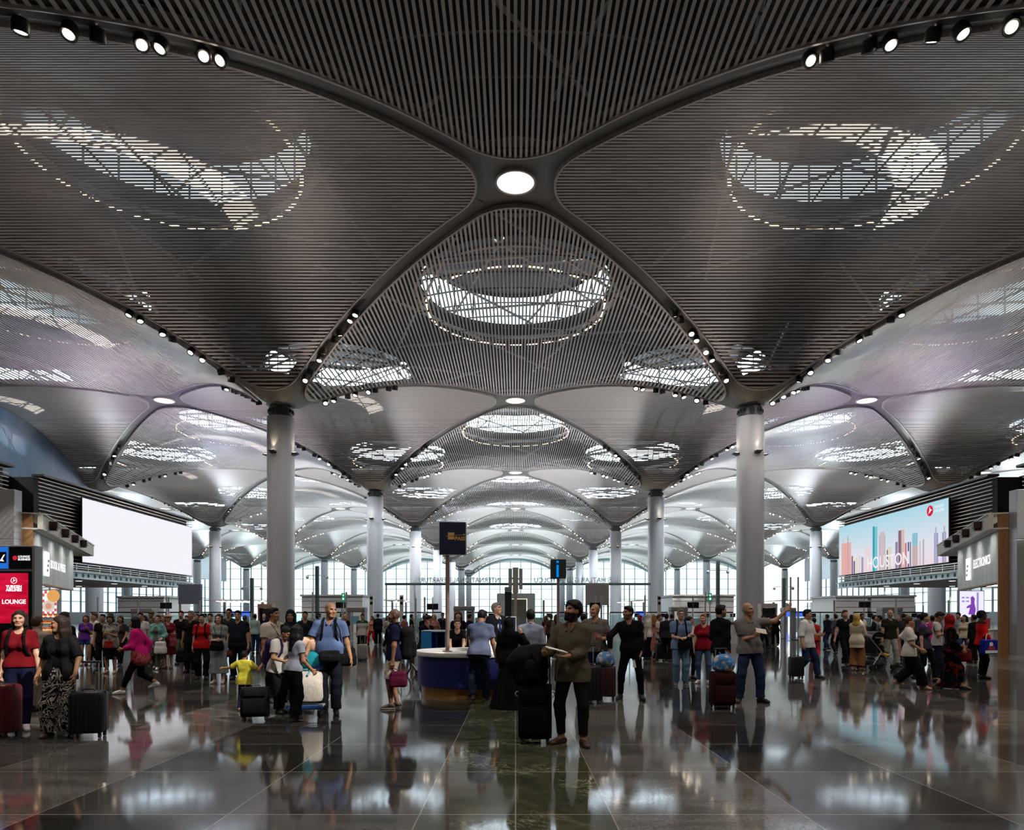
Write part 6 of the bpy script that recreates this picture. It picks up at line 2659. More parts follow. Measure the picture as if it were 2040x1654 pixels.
# ---- right of the centre
i = P('greypolo', 'bald man in a grey polo holding a red passport behind the bearded man', 1186, 13.2, 1.78, -18, skin='mid', hair='bald', hairc='dark', yaw=-32, top=T_((.13, .115, .10), .66, -.06, 'polo', collar=True, vneck=.05, loose=.006), legs=L_(NAVY), belly=.03, width=1.04, armL=A_(-.02, .26, -.28, hd=(-.4, .8, .1), pn=(-.8, 0, .4), curl=.8), armR=A_(.06, .10, -.50))
sheet('small red passport held by the bald man in grey', i, 'Lgrip', (.09, .125), (.12, .006, .010), (1.1, .2, .3), (0, -.02, .02), 'passport', 'passport', .008)
t1 = suitcase('black suitcase between the bearded man and the brown suitcase', 1173, 12.4, .44, .62, .26, (.006, .006, .007), .1, .35, grooves=7)
t2 = suitcase('dark brown suitcase at the hand of the man in black', 1208, 13.0, .34, .56, .26, (.035, .012, .010), -.2, .52, grooves=4)
i = P('blackshirt', 'man in a black shirt and black trousers standing with legs apart, looking left', 1250, 13.05, 1.745, -8, skin='tan', hair='short', hairc='black', beard=(.55, 'black'), yaw=-50, roll=-4, top=dict(name='shirt', c=BLK, sleeve=1.9, hem=-.01, vneck=.18, collar=True), legs=L_(BLK, 'slim'), feet=((.26, -.02, 0), (-.13, .02, 0)), toe=(16, -22), armL=A_(.03, .05, -.545, hd=(-.1, .15, -1)), armR=A_(.17, .14, -.44, pole=(.9, .5, 0)), width=1.05)
sheet('white paper hanging from the hand of the man in black', i, 'Lgrip', (.20, .14), (.72, .68, .64), (1.45, .12, .1), (.01, -.03, -.09))
# plastic bag on the brown suitcase
def soft_bag(name, label, loc, size, color, m=None, cat='bag', seed=1, top_tie=True, res=.010):
    t = thing(name, label, cat, loc)
    A = Field(res)
    sx, sy, sz = size
    A.cap(vec(-sx * .3, 0, sz * .25), vec(sx * .3, 0, sz * .25), min(sy * .5, sz * .25), None, .08)
    A.cap(vec(-sx * .28, 0, sz * .5), vec(sx * .28, 0, sz * .5), min(sy * .5, sz * .3), None, .08)
    A.cap(vec(-sx * .15, 0, sz * .72), vec(sx * .15, 0, sz * .74), min(sy * .36, sz * .22), None, .08)
    V, Q = A.mesh([(vec(0, 0, .004), vec(0, 0, -1))], wrinkle=.007, seed=seed)
    mesh_obj('bag_body', V, Q, m or cloth(color, .4), t)
    if top_tie:
        B_ = Field(res * .8)
        B_.cap(vec(-.03, 0, sz * .86), vec(-.06, 0, sz * 1.05), .018, .012, .02)
        B_.cap(vec(.03, 0, sz * .86), vec(.07, .01, sz * 1.03), .018, .012, .02)
        V, Q = B_.mesh()
        mesh_obj('bag_handle', V, Q, m or cloth(color, .4), t)
    return t


M_pat1 = cloth((.10, .22, .42), .4, ('blotch', (.55, .42, .33), 16.))
soft_bag('carrier_bag', 'blue patterned plastic bag lying on the dark brown suitcase', (t2.location.x - .02, 12.95, .625), (.30, .22, .28), None, M_pat1, seed=4)
i = P('bluewalk', 'man in a pale blue shirt, glasses and jeans carrying a black bag before him', 1356, 15.75, 1.71, -4, gear='glasses', skin='fair', hair='short', hairc='grey', yaw=4, top=T_((.13, .20, .34), .66, -.10, 'shirt', collar=True, loose=.008), legs=L_((.10, .17, .27), loose=.012), shoes=(.03, .035, .05), sole=(.45, .45, .45), armL=A_(-.10, .26, -.30, hd=(-.9, .4, 0), pn=(0, 0, -1), curl=.9), armR=A_(-.10, .26, -.30, hd=(-.9, .4, 0), pn=(0, 0, -1), curl=.9))
bag_at(i, 'black shoulder bag held by the man in the pale blue shirt', BLK, i['TS'](.07, -.22, .06), (.30, .12, .26), [i['TS'](-.05, -.22, .18), i['TS'](.03, -.24, .24), i['TS'](.14, -.22, .18)])
backpack(i, 'black backpack worn by the man in the pale blue shirt', BLK)
P('kidbehind', 'dark haired woman in a cream top behind the man in the pale blue shirt', 1374, 17.2, 1.54, 25, True, skin='tan', hair='bun', hairc='black', yaw=25, top=T_((.45, .38, .30), .6, -.05), legs=L_(BLK, 'slim'))
i = P('redlady', 'woman with short fair hair in a dark red top and jeans, white sneakers', 1402, 16.1, 1.60, -14, True, skin='fair', hair='short', hairc='ginger', yaw=-16, top=T_((.20, .008, .018), .55, -.07, loose=.006), legs=L_((.06, .10, .18), 'slim'), shoes=(.55, .5, .5), sole=(.5, .5, .5), feet=((.11, -.03, 0), (-.12, .04, 0)), toe=(10, -25))
i = P('blackjacket', 'man in a black jacket with short black hair facing right beside the red-brown suitcase', 1436, 13.9, 1.77, 112, skin='tan', hair='short', hairc='black', beard=(.5, 'black'), yaw=-18, top=T_(BLK, 1.93, -.12, 'jacket', loose=.012, collar=True), legs=L_(BLK), armR=A_(.08, -.04, -.53), armL=A_(.05, .15, -.48), width=1.05)
t3 = suitcase('red-brown suitcase standing before the man in the black jacket', 1439, 11.75, .40, .56, .28, (.030, .010, .009), .06, .38, soft=True, metal=(.5, .36, .28))
soft_bag('carrier_bag', 'blue patterned plastic bag on the red-brown suitcase', (t3.location.x, 11.7, .625), (.34, .26, .30), None, cloth((.06, .20, .46), .4, ('blotch', (.55, .42, .33), 13.)), seed=6)
i = P('pointer', 'bald man in a grey polo and jeans pointing up to the right', 1496, 12.55, 1.80, 6, skin='mid', hair='bald', hairc='grey', yaw=30, pitch=-2, tilt=-8, roll=-3, top=T_((.155, .148, .142), .70, -.06, 'polo', collar=True, vneck=.06, loose=.010), legs=L_((.016, .028, .065), loose=.010), shoes=(.012, .010, .010), feet=((.17, -.01, 0), (-.20, .03, 0)), toe=(30, -32), belly=.02, width=1.06,
      armL=A_(.45, .10, .20, hd=(.55, .1, .83), pn=(-.6, .5, .3), curl=.25, pole=(.2, -.2, -1)), armR=A_(-.16, .28, -.22, hd=(-.75, .4, .5), pn=(.2, -.8, .2), curl=.9))
sheet('boarding papers held at the chest of the pointing man', i, 'Rgrip', (.20, .10), (.55, .50, .45), (.9, .2, .2), (.06, -.02, .03), n=2)
i = P('whiteshirt', 'man in a loose white shirt and jeans pulling a small black suitcase', 1608, 17.55, 1.745, 42, skin='mid', hair='short', hairc='black', yaw=8, top=T_((.55, .56, .58), 1.25, -.13, 'shirt', collar=True, loose=.018), legs=L_((.014, .025, .065)), feet=STEP, armR=A_(.16, .06, -.50), armL=A_(-.02, .28, -.28), width=1.05)
suitcase('small black suitcase pulled by the man in the white shirt', 1586, 17.25, .34, .50, .22, (.008, .008, .009), .15, .40, tilt=0, grooves=5)
P('blacktee', 'man in a black polo and black trousers beside the woman in the cream blazer', 1683, 22.0, 1.77, 8, skin='fair', hair='short', hairc='brown', beard=(.4, 'brown'), top=T_(BLK, .6, -.06, 'polo', vneck=.05), legs=L_(BLK), width=1.08, feet=STEP2, armL=HANG, armR=A_(.14, .0, -.53))
i = P('blazer', 'woman with yellow headscarf, cream blazer and brown trousers', 1706, 20.0, 1.61, 128, True, skin='mid', hair='hijab', head_extra=(.42, .29, .08), top=T_((.55, .48, .38), 1.93, -.22, 'blazer', loose=.014), legs=L_((.20, .095, .04), 'wide', end=.93), shoes=(.30, .18, .09), feet=((.09, .03, 0), (-.09, -.10, 0)), armL=A_(.0, .34, -.36), armR=A_(.0, .34, -.36))
# pushchair
t = thing('pushchair', 'black pushchair with a small child inside, pushed by the woman in the cream blazer', 'pushchair', (at(1742, 20.4), 20.35, 0), math.radians(108))
mb = MB()
for s_ in (-1, 1):
    mb.tube([(s_ * .24, .50, 1.0), (s_ * .24, .30, .80), (s_ * .24, -.30, .22), (s_ * .24, -.42, .10)], .014, 8)
    mb.tube([(s_ * .24, .02, .52), (s_ * .24, .36, .10)], .014, 8)
mb.tube([(-.24, .50, 1.0), (.24, .50, 1.0)], .018, 8)
mb.build('frame', M_chrome, t, True)
mb = MB()
mb.box((0, .02, .42), (.42, .36, .05), 0, .02, rx=.15)
mb.box((0, .20, .64), (.42, .05, .50), 0, .02, rx=-.35)
mb.build('seat', M_black, t)
mb = MB()
mb.lathe([(.30, -.25), (.31, 0), (.30, .25)], (0, .12, .80), 14, Matrix.Rotation(PI / 2, 3, 'Y'), a0=PI * .55, a1=PI * 1.35)
mb.build('hood', M_black, t, True)
mb = MB()
mb.box((0, .05, .20), (.40, .40, .14), 0, .04)
mb.build('basket', mat('black_mesh', (.02, .02, .022), .8), t)
for (x, y) in ((-.24, -.42), (.24, -.42), (-.24, .36), (.24, .36)):
    mb = MB()
    for q in (-.03, .03):
        mb.lathe([(.02, -.012), (.085, -.012), (.085, .012), (.02, .012)], (x + q, y, .085), 16, Matrix.Rotation(PI / 2, 3, 'Y'))
    mb.build('wheel', M_black, t)
P('toddler', 'small child in a yellow and dark outfit sitting in the pushchair', 1743, 20.3, .80, 108, skin='mid', hair='short', hairc='brown', zh=1.02, feet=((.12, -.45, .78), (-.12, -.45, .78)), top=T_((.02, .018, .016), 1.8, .0, 'top'), legs=L_((.50, .26, .03)), armL=A_(-.05, .25, -.3), armR=A_(-.05, .25, -.3), dx=.0)
P('camo', 'bald man in a dark patterned top and grey trousers behind the pushchair', 1773, 21.7, 1.78, 4, skin='mid', hair='bald', hairc='grey', top=T_((.012, .016, .010), .62, -.06, 'polo', patt=('blotch', (.03, .028, .02), 9.)), legs=L_((.22, .22, .20), loose=.016), width=1.08, feet=STEP)
i = P('whitelady', 'woman in a white blouse and black trousers striding to the right', 1814, 14.95, 1.585, 66, True, skin='mid', hair='bun', hairc='brown', top=T_((.58, .55, .52), .75, -.12, 'blouse', loose=.022), legs=L_(BLK, 'wide'), shoes=(.35, .22, .14), feet=((.08, .30, .10), (-.09, -.24, 0)), armL=A_(.04, -.16, -.46), armR=A_(.02, .24, -.42), width=1.12, belly=.02)
P('purplelady', 'woman in a grey and purple top behind the woman in the white blouse', 1842, 16.6, 1.655, 40, True, skin='fair', hair='bun', hairc='black', yaw=20, top=T_((.035, .030, .045), .7, -.08, patt=('band', (.07, .025, .14), 1.28)), legs=L_(BLK, 'slim'), feet=STEP, armL=A_(.1, .06, -.52))
P('phoneman', 'man in a white and black T-shirt looking down at his phone', 1867, 17.6, 1.68, 52, skin='tan', hair='short', hairc='black', pitch=28, top=T_((.45, .43, .42), .62, -.08, patt=('blotch', (.05, .05, .06), 4.)), legs=L_((.012, .014, .03)), armR=A_(-.05, .28, -.20), armL=A_(-.05, .28, -.20))
i = P('redhijab', 'woman in a red headscarf and a long black dress with red flowers', 1893, 14.9, 1.60, 74, True, skin='mid', hair='hijab', head_extra=(.22, .008, .008), top=T_(BLK, 1.95, -.04, 'dress_top', loose=.016, patt=('blotch', (.10, .010, .010), 8.)), legs=L_(BLK, 'skirt', hem=.03, r=.25, patt=('blotch', (.10, .010, .010), 8.)), shoes=(.03, .02, .02), feet=STEP2, armL=A_(.0, .26, -.36), armR=A_(.02, .20, -.44))
bag_at(i, 'dark red shoulder bag beside the woman in the red headscarf', (.13, .01, .014), i['TS'](.02, -.26, -.10), (.32, .14, .30), [i['TS'](.05, -.24, .02), i['TS'](.10, -.10, .30), i['TS'](.12, .0, .50)], rz=1.4)
i = P('redjacket', 'man in a bright red jacket and black trousers facing right at the shop', 1956, 17.45, 1.685, 68, skin='dark', hair='cap', hairc='black', head_extra=(.010, .012, .03), top=T_((.50, .012, .012), 1.93, -.06, 'jacket', loose=.014, patt=('band', (.012, .012, .014), 1.36)), legs=L_(BLK), shoes=BLK, armR=A_(.06, .20, -.47))
t = thing('carrier_bag', 'blue shop bag with white lettering hanging from the man in the red jacket', 'bag', (at(1967, 17.1), 17.05, .62), .15)
mb = MB()
mb.box((0, 0, .18), (.40, .14, .36), 0, .03)
mb.build('bag_body', cloth((.010, .022, .26), .4), t)
mb = MB()
mb.tube([(-.08, 0, .36), (-.05, 0, .50), (.05, 0, .50), (.08, 0, .36)], .012, 6)
mb.build('bag_handle', mat('white_handle', (.6, .6, .6), .4), t)
mb = MB()
pl = Plane2((-.2, -.072, 0), (1, 0, 0), (0, -1, 0))
pl.rect(mb, .04, .37, .03, .10, .006)
pl.poly(mb, [(.20 + .05 * math.cos(q * PI / 8), .25 + .05 * math.sin(q * PI / 8)) for q in range(16)], .006)
mb.build('white_print', mat('white_print', (.65, .65, .7), .5), t)
mb = MB()
pl.poly(mb, [(.10, .12), (.31, .12), (.26, .22), (.21, .16), (.15, .22)], .007)
mb.build('red_print', mat('red_print', (.4, .02, .03), .5), t)

# ---- left of the centre
i = P('navypolo', 'man in a navy polo and cream shorts facing left with a black backpack', 785, 11.75, 1.675, -84, skin='brown', hair='shaved', hairc='black', beard=(.75, 'black'), yaw=4, top=T_((.008, .009, .030), .66, -.06, 'polo', collar=True, loose=.008), legs=L_((.42, .37, .31), 'shorts', end=.47), shoes=(.02, .018, .02), sole=(.5, .42, .36), armL=A_(.06, .02, -.54), armR=A_(.06, .06, -.54), width=1.08, belly=.03, feet=((.09, -.04, 0), (-.09, .05, 0)))
backpack(i, 'large black backpack on the man in the navy polo', BLK, 1.15)
bag_at(i, 'burgundy handbag held by the man in the navy polo', (.075, .008, .028), i['J']['Lgrip'] + vec(.02, .10, -.20), (.28, .14, .26), [i['J']['Lgrip'] + vec(.02, .02, -.10), i['J']['Lgrip'], i['J']['Lgrip'] + vec(.02, .18, -.10)], rz=PI / 2)
i = P('bluepolo', 'tall bald man in a blue polo and dark trousers looking right, straps on both shoulders', 656, 11.02, 1.765, 10, skin='tan', hair='bald', hairc='black', yaw=34, pitch=2, tilt=4, top=T_((.085, .125, .26), .66, .02, 'polo', collar=True, vneck=.05, loose=.010), legs=L_((.007, .008, .014), loose=.014), shoes=(.008, .008, .010), belly=.055, width=1.08, feet=((.10, 0, 0), (-.09, .02, 0)), armL=A_(.14, .04, -.53), armR=A_(.14, .20, -.44))
backpack(i, 'black backpack worn by the man in the blue polo', BLK, .9)
bag_at(i, 'black waist pouch on the belly of the man in the blue polo', BLK, i['TS'](.02, -.20, .00), (.30, .10, .17), None, 'waist_bag', rough=.5)
bag_at(i, 'black messenger bag at the hip of the man in the blue polo', BLK, i['TS'](.24, .02, -.02), (.30, .12, .28), [i['TS'](.20, -.05, .12), i['TS'](.16, -.15, .40), i['TS'](.10, -.10, .53)], rz=.3)
# the luggage trolley
t = thing('luggage_trolley', 'steel luggage trolley with blue bumper loaded beside the girl in grey', 'trolley', (at(614, 10.9), 10.98, 0), .1)
mb = MB()
for s_ in (-1, 1):
    mb.tube([(s_ * .24, -.35, .16), (s_ * .24, .40, .20), (s_ * .24, .48, 1.02)], .016, 8)
mb.tube([(-.24, .48, 1.02), (.24, .48, 1.02)], .018, 8)
for y in (-.3, -.1, .1, .3):
    mb.tube([(-.24, y, .18), (.24, y, .18)], .010, 6)
mb.build('frame', M_chrome, t, True)
mb = MB()
mb.box((0, -.40, .17), (.54, .06, .07), 0, .02)
mb.build('bumper', mat('blue_bumper', (.015, .06, .22), .4), t)
for (x, y) in ((-.20, -.30), (.20, -.30), (-.2, .38), (.2, .38)):
    mb = MB()
    mb.lathe([(.015, -.02), (.07, -.02), (.07, .02), (.015, .02)], (x, y, .07), 16, Matrix.Rotation(PI / 2, 3, 'Y'))
    mb.box((x, y, .13), (.05, .05, .06))
    mb.build('wheel', M_black, t)
tx, ty = t.location.x, t.location.y
M_whb = mat('white_woven_bag', (.50, .44, .40), .55, bump=.5, bscale=18)
t = thing('woven_sack', 'big white woven sack with teal strap on the luggage trolley', 'sack', (tx, ty - .05, .215), .06)
mb = MB()
mb.box((0, 0, .24), (.46, .36, .48), 0, .07)
mb.build('sack_body', M_whb, t, True)
mb = MB()
mb.tube([(-.12, -.19, .42), (-.08, -.10, .51), (.02, .0, .50), (.12, .05, .49)], .016, 6)
mb.tube([(.02, -.19, .42), (.06, -.10, .51), (.14, .0, .50)], .016, 6)
mb.build('teal_strap', mat('teal_strap', (.02, .22, .28), .5), t, True)
mb = MB()
pl = Plane2((-.23, -.181, 0), (1, 0, 0), (0, -1, 0))
pl.rect(mb, .02, .17, .04, .18, .004)
mb.build('blue_label', mat('blue_label', (.03, .14, .24), .5), t)
soft_bag('teal_bag', 'teal and blue shopping bag on top of the white sack', (tx + .06, ty - .04, .70), (.42, .34, .30), None, cloth((.02, .28, .36), .35, ('blotch', (.03, .05, .20), 5.)), seed=12, top_tie=False)
soft_bag('peach_bag', 'peach coloured plastic bag at the top of the trolley load', (tx - .04, ty + .02, .96), (.36, .30, .28), (.58, .38, .28), seed=15, top_tie=False)
i = P('girlgrey', 'girl with long dark hair in a grey T-shirt reaching down to a suitcase', 586, 10.15, 1.43, 136, True, skin='tan', hair='long', hairc='black', lean=8, yaw=30, top=T_((.27, .29, .36), .5, .0, loose=.006), legs=L_(BLK), shoes=BLK, sole=(.35, .35, .35), feet=((.12, -.06, 0), (-.12, .06, 0)), armL=A_(.20, .12, -.49, pole=(.6, -.5, 0)), armR=A_(.04, .2, -.45), width=1.05)
suitcase('black suitcase with pale tag by the girl in the grey T-shirt', 508, 10.35, .40, .44, .26, (.007, .007, .008), .25, .0, tilt=-.10, soft=True)
i = P('boy', 'boy in a white shirt with a purple backpack looking down to the right', 553, 11.2, 1.42, 62, skin='tan', hair='short', hairc='black', lean=14, pitch=26, yaw=10, top=T_((.40, .38, .36), .66, -.10, 'shirt', loose=.012), legs=L_(BLK), shoes=BLK, armR=A_(.0, .26, -.34), armL=A_(.0, .28, -.34), feet=((.10, .04, 0), (-.09, -.10, 0)))
backpack(i, 'purple and red backpack on the boy in the white shirt', (.022, .014, .07), 1.05, color2=(.10, .012, .03))
i = P('whitepolo', 'smiling man in a cream polo with a shoulder strap behind the boy', 545, 12.6, 1.70, 56, skin='tan', hair='short', hairc='black', yaw=14, top=T_((.50, .44, .38), .68, -.10, 'polo', collar=True, loose=.012), legs=L_(BLK), armL=A_(.02, .22, -.46), armR=A_(.06, .05, -.53))
bag_at(i, 'olive shoulder bag hanging from the man in the cream polo', (.08, .075, .06), i['TS'](.16, -.16, -.16), (.26, .10, .28), [i['TS'](.16, -.14, -.04), i['TS'](.04, -.14, .28), i['TS'](-.10, -.06, .53)])
P('hijabteal', 'woman in a dark teal headscarf and black coat behind the luggage trolley', 579, 12.7, 1.66, 8, True, skin='brown', hair='hijab', head_extra=(.008, .018, .024), top=T_((.014, .010, .009), 1.95, -.05, 'coat', loose=.014), legs=L_(BLK, 'skirt', hem=.05, r=.26), armL=A_(-.05, .25, -.35), armR=A_(-.05, .25, -.35))
P('yellowkid', 'small child in a yellow T-shirt seen from behind with arms stretched wide', 487, 11.4, .985, 174, skin='tan', hair='short', hairc='black', top=T_((.50, .44, .05), .75, -.14, loose=.016), legs=L_((.010, .012, .035), 'slim'), shoes=(.02, .01, .01), feet=((.10, .10, 0), (-.10, -.10, .02)), armL=A_(.50, .06, -.15, pole=(0, -.2, -1)), armR=A_(.20, .28, -.06, pole=(.6, -.2, -1)), width=1.1)
i = P('greydress', 'woman with short dark hair in a long grey dress and crossed black bag straps', 436, 16.1, 1.60, 4, True, skin='fair', hair='bob', hairc='dark', top=T_((.17, .20, .20), .55, .0, 'dress_top', loose=.006), legs=L_((.16, .20, .20), 'skirt', hem=.26, r=.23), shoes=(.42, .34, .28), armL=A_(-.16, .22, -.33, hd=(-.9, .2, 0), pn=(0, -1, 0)), armR=A_(-.16, .24, -.30, hd=(-.9, .2, 0), pn=(0, -1, 0)))
bag_at(i, 'black crossbody bag before the woman in the grey dress', BLK, i['TS'](.03, -.22, .04), (.30, .10, .24), [i['TS'](-.09, -.10, .50), i['TS'](-.02, -.17, .30), i['TS'](.10, -.18, .12), i['TS'](.10, -.17, .30), i['TS'](.10, -.08, .50)])
i = P('navyman', 'stout man in a dark navy polo beside the woman in the grey dress', 474, 17.2, 1.69, 6, skin='mid', hair='short', hairc='black', top=T_((.008, .012, .018), .68, -.08, 'polo', collar=True, vneck=.06, loose=.012), legs=L_(BLK), belly=.05, width=1.12)
bag_at(i, 'dark red pouch in the hand of the stout man in navy', (.07, .012, .012), i['J']['Rgrip'] + vec(0, -.05, -.08), (.22, .08, .16), None, 'pouch')
P('tallglasses', 'tall man in glasses and a dark top behind the woman in the grey dress', 455, 19.6, 1.76, 10, gear='glasses', skin='tan', hair='short', hairc='dark', tilt=6, top=T_((.02, .02, .022), 1.9, -.08, 'jacket'), legs=L_(BLK))
P('whitebehind', 'man in a white shirt between the woman in red and the woman in grey', 419, 20.6, 1.63, 4, skin='mid', hair='short', hairc='black', top=T_((.42, .40, .38), 1.6, -.06, 'shirt'), legs=L_(BLK))
i = P('redtee', 'woman in a bright red T-shirt and black trousers with a dark backpack', 402, 17.2, 1.61, 10, True, skin='mid', hair='short', hairc='black', yaw=8, top=T_((.36, .010, .012), .66, -.10, loose=.008), legs=L_(BLK), shoes=BLK, feet=((.12, -.08, 0), (-.10, .06, 0)), toe=(28, -8))
backpack(i, 'dark backpack worn by the woman in the bright red T-shirt', BLK, .85)
i = P('blackman', 'grey haired man in a black shirt carrying a large black bag', 381, 19.2, 1.70, -6, skin='tan', hair='short', hairc='grey', top=T_(BLK, .7, -.08, 'shirt', vneck=.05), legs=L_(BLK), width=1.06)
bag_at(i, 'large black bag in the hand of the grey haired man in black', BLK, i['J']['Rgrip'] + vec(0, .0, -.26), (.36, .18, .36), [i['J']['Rgrip'] + vec(-.06, 0, -.10), i['J']['Rgrip'], i['J']['Rgrip'] + vec(.06, 0, -.10)])
P('blackolive', 'man in a black T-shirt and olive shorts left of the grey haired man in black', 361, 22.5, 1.72, 10, skin='fair', hair='short', hairc='dark', beard=(.4, 'dark'), top=T_(BLK, .62, -.08), legs=L_((.10, .105, .055), 'shorts', end=.5))
i = P('reddress', 'woman in a dark red dress and pale brimmed hat', 336, 20.8, 1.60, -4, True, skin='mid', hair='hat', hairc='dark', head_extra=(.42, .30, .24), top=T_((.13, .012, .016), .6, .0, 'dress_top'), legs=L_((.085, .010, .014), 'skirt', hem=.45, r=.26), shoes=(.2, .12, .08))
bag_at(i, 'dusty pink jacket folded over the arm of the woman in the dark red dress', (.22, .05, .06), i['TS'](.20, -.08, .0), (.18, .12, .46), None, 'folded_jacket', 'jacket')
i = P('teal', 'woman in a teal cardigan and grey trousers carrying a white plastic bag', 313, 20.4, 1.61, 6, True, skin='fair', hair='pony', hairc='dark', tilt=10, top=T_((.09, .10, .09), .6, -.06), jacket=dict(c=(.13, .30, .29), sleeve=1.9, hem=-.22, off=.024, openf=.12, loose=.006), legs=L_((.07, .06, .055)), shoes=(.5, .5, .5), feet=STEP, armL=A_(.06, .22, -.38))
bag_at(i, 'white plastic carrier bag held by the woman in the teal cardigan', (.55, .53, .53), i['J']['Lgrip'] + vec(.04, -.02, -.24), (.32, .14, .38), [i['J']['Lgrip'] + vec(0, 0, -.08), i['J']['Lgrip'], i['J']['Lgrip'] + vec(.06, 0, -.08)], 'carrier_bag')
i = P('pinkrunner', 'girl in a magenta top running to the left, jacket tied at her waist', 259, 13.95, 1.60, -82, True, skin='tan', hair='bob', hairc='black', lean=10, top=T_((.48, .012, .16), 1.7, -.12, loose=.014), legs=L_(BLK, 'slim', end=.90), shoes=(.6, .6, .6), sole=(.6, .6, .6), feet=((.07, -.14, 0), (-.07, .52, .16)), armL=A_(-.02, .25, -.34), armR=A_(.08, -.12, -.46))
A = Field(.011)
A.cap(i['T'](-.09, -.01, .0), i['T'](.09, -.01, .0), .155, None, .05, (i['P0'], i['Rt']), .95)
A.cap(i['T'](-.10, .01, -.10), i['T'](.10, .01, -.10), .155, None, .05, (i['P0'], i['Rt']), .95)
field_thing('tied_jacket', 'pink and red striped jacket tied round the waist of the running girl', 'jacket', i, [('jacket_body', A, cloth((.32, .10, .10), .8, ('swirl', (.30, .02, .04), 2.)))])
i = P('pattern', 'woman in a patterned blouse and black skirt looking at her phone', 221, 18.9, 1.60, 8, True, skin='tan', hair='bob', hairc='dark', pitch=24, top=T_((.22, .20, .18), .6, -.16, 'blouse', loose=.012, patt=('blotch', (.05, .06, .05), 14.)), legs=L_(BLK, 'skirt', hem=.42, r=.20), shoes=(.3, .2, .1), armL=A_(-.08, .28, -.22), armR=A_(-.08, .28, -.22))
bag_at(i, 'small red bag before the woman in the patterned blouse', (.22, .02, .02), i['TS'](.02, -.20, -.06), (.22, .10, .22), None)
P('darkman', 'man in black standing left of the woman in the patterned blouse', 205, 20.0, 1.61, 10, skin='tan', hair='short', hairc='black', top=T_(BLK, .66, -.08), legs=L_(BLK))
P('whiteback', 'man in a white shirt and black strap walking behind the girl in purple', 188, 22.5, 1.68, -30, skin='mid', hair='short', hairc='red', top=T_((.46, .44, .42), .8, -.08, 'shirt'), legs=L_(BLK), feet=STEP)
i = P('purplegirl', 'girl in a purple T-shirt and blue shorts with a white bag', 171, 22.0, 1.58, 20, True, skin='tan', hair='bob', hairc='red', top=T_((.085, .025, .22), .62, -.06), legs=L_((.02, .05, .20), 'shorts', end=.2), shoes=(.4, .4, .4), armL=A_(-.06, .22, -.12))
bag_at(i, 'white tote bag on the arm of the girl in purple', (.52, .46, .42), i['TS'](.24, -.02, -.02), (.34, .14, .34), [i['TS'](.16, .0, .12), i['TS'](.18, .0, .44), i['TS'](.24, 0, .14)])
P('whitestrap', 'man in a white T-shirt with a red strap behind the running girl', 280, 20.8, 1.66, 14, skin='tan', hair='short', hairc='black', top=T_((.45, .43, .42), .62, -.08, patt=('band', (.46, .44, .43), 1.3)), legs=L_((.05, .01, .02)))

# ---- the two women in the left foreground
i = P('redwoman', 'smiling woman with a dark bob in a dark red T-shirt and navy jeans', 34, 9.5, 1.625, 16, True, skin='fair', hair='bob', hairc='dark', yaw=6, top=T_((.125, .006, .010), .70, .0, loose=.004), legs=L_((.008, .010, .028), 'slim'), shoes=(.55, .55, .55), sole=(.5, .5, .5), feet=((.12, -.02, 0), (-.08, .08, 0)), toe=(25, -5), armL=A_(.10, .02, -.54), armR=A_(.06, .05, -.54), smile=True)
backpack(i, 'black backpack on the woman in the dark red T-shirt', BLK, .8)
i = P('printwoman', 'woman with long dark hair in a black top and wide patterned trousers, face turned left', 121, 9.0, 1.555, 6, True, skin='tan', hair='long', hairc='dark', yaw=-58, top=T_(BLK, 0., .03, 'top', neckr=.085, vneck=.07), jacket=dict(c=(.010, .009, .010), sleeve=.95, hem=-.10, off=.022, openf=.12, loose=.004), legs=L_((.010, .010, .010), 'wide', patt=('swirl', (.34, .31, .27), 5.), waist=.10), shoes=(.05, .035, .03), feet=((.12, .02, 0), (-.13, -.03, 0)), armL=A_(.12, .16, -.48, pole=(.8, -.4, 0)), armR=A_(.16, .0, -.50))
suitcase('black ribbed suitcase pulled by the woman in the patterned trousers', 177, 8.95, .40, .53, .27, (.006, .006, .008), .22, .37, grooves=8, dx=.0)
suitcase('dark red suitcase at the bottom left corner of the floor', 0, 9.0, .42, .62, .28, (.075, .005, .008), -.15, .0, grooves=6)
P('beigeback', 'person in a beige top seen between the two foreground women', 74, 11.4, 1.55, 176, True, skin='fair', hair='short', hairc='brown', top=T_((.36, .29, .24), .9, -.16, loose=.016), legs=L_((.16, .12, .10), 'wide'))
P('capman', 'man with dark hair and black clothes behind the woman in patterned trousers', 129, 13.4, 1.63, 170, skin='tan', hair='short', hairc='black', top=T_(BLK, .7, -.08), legs=L_(NAVY))

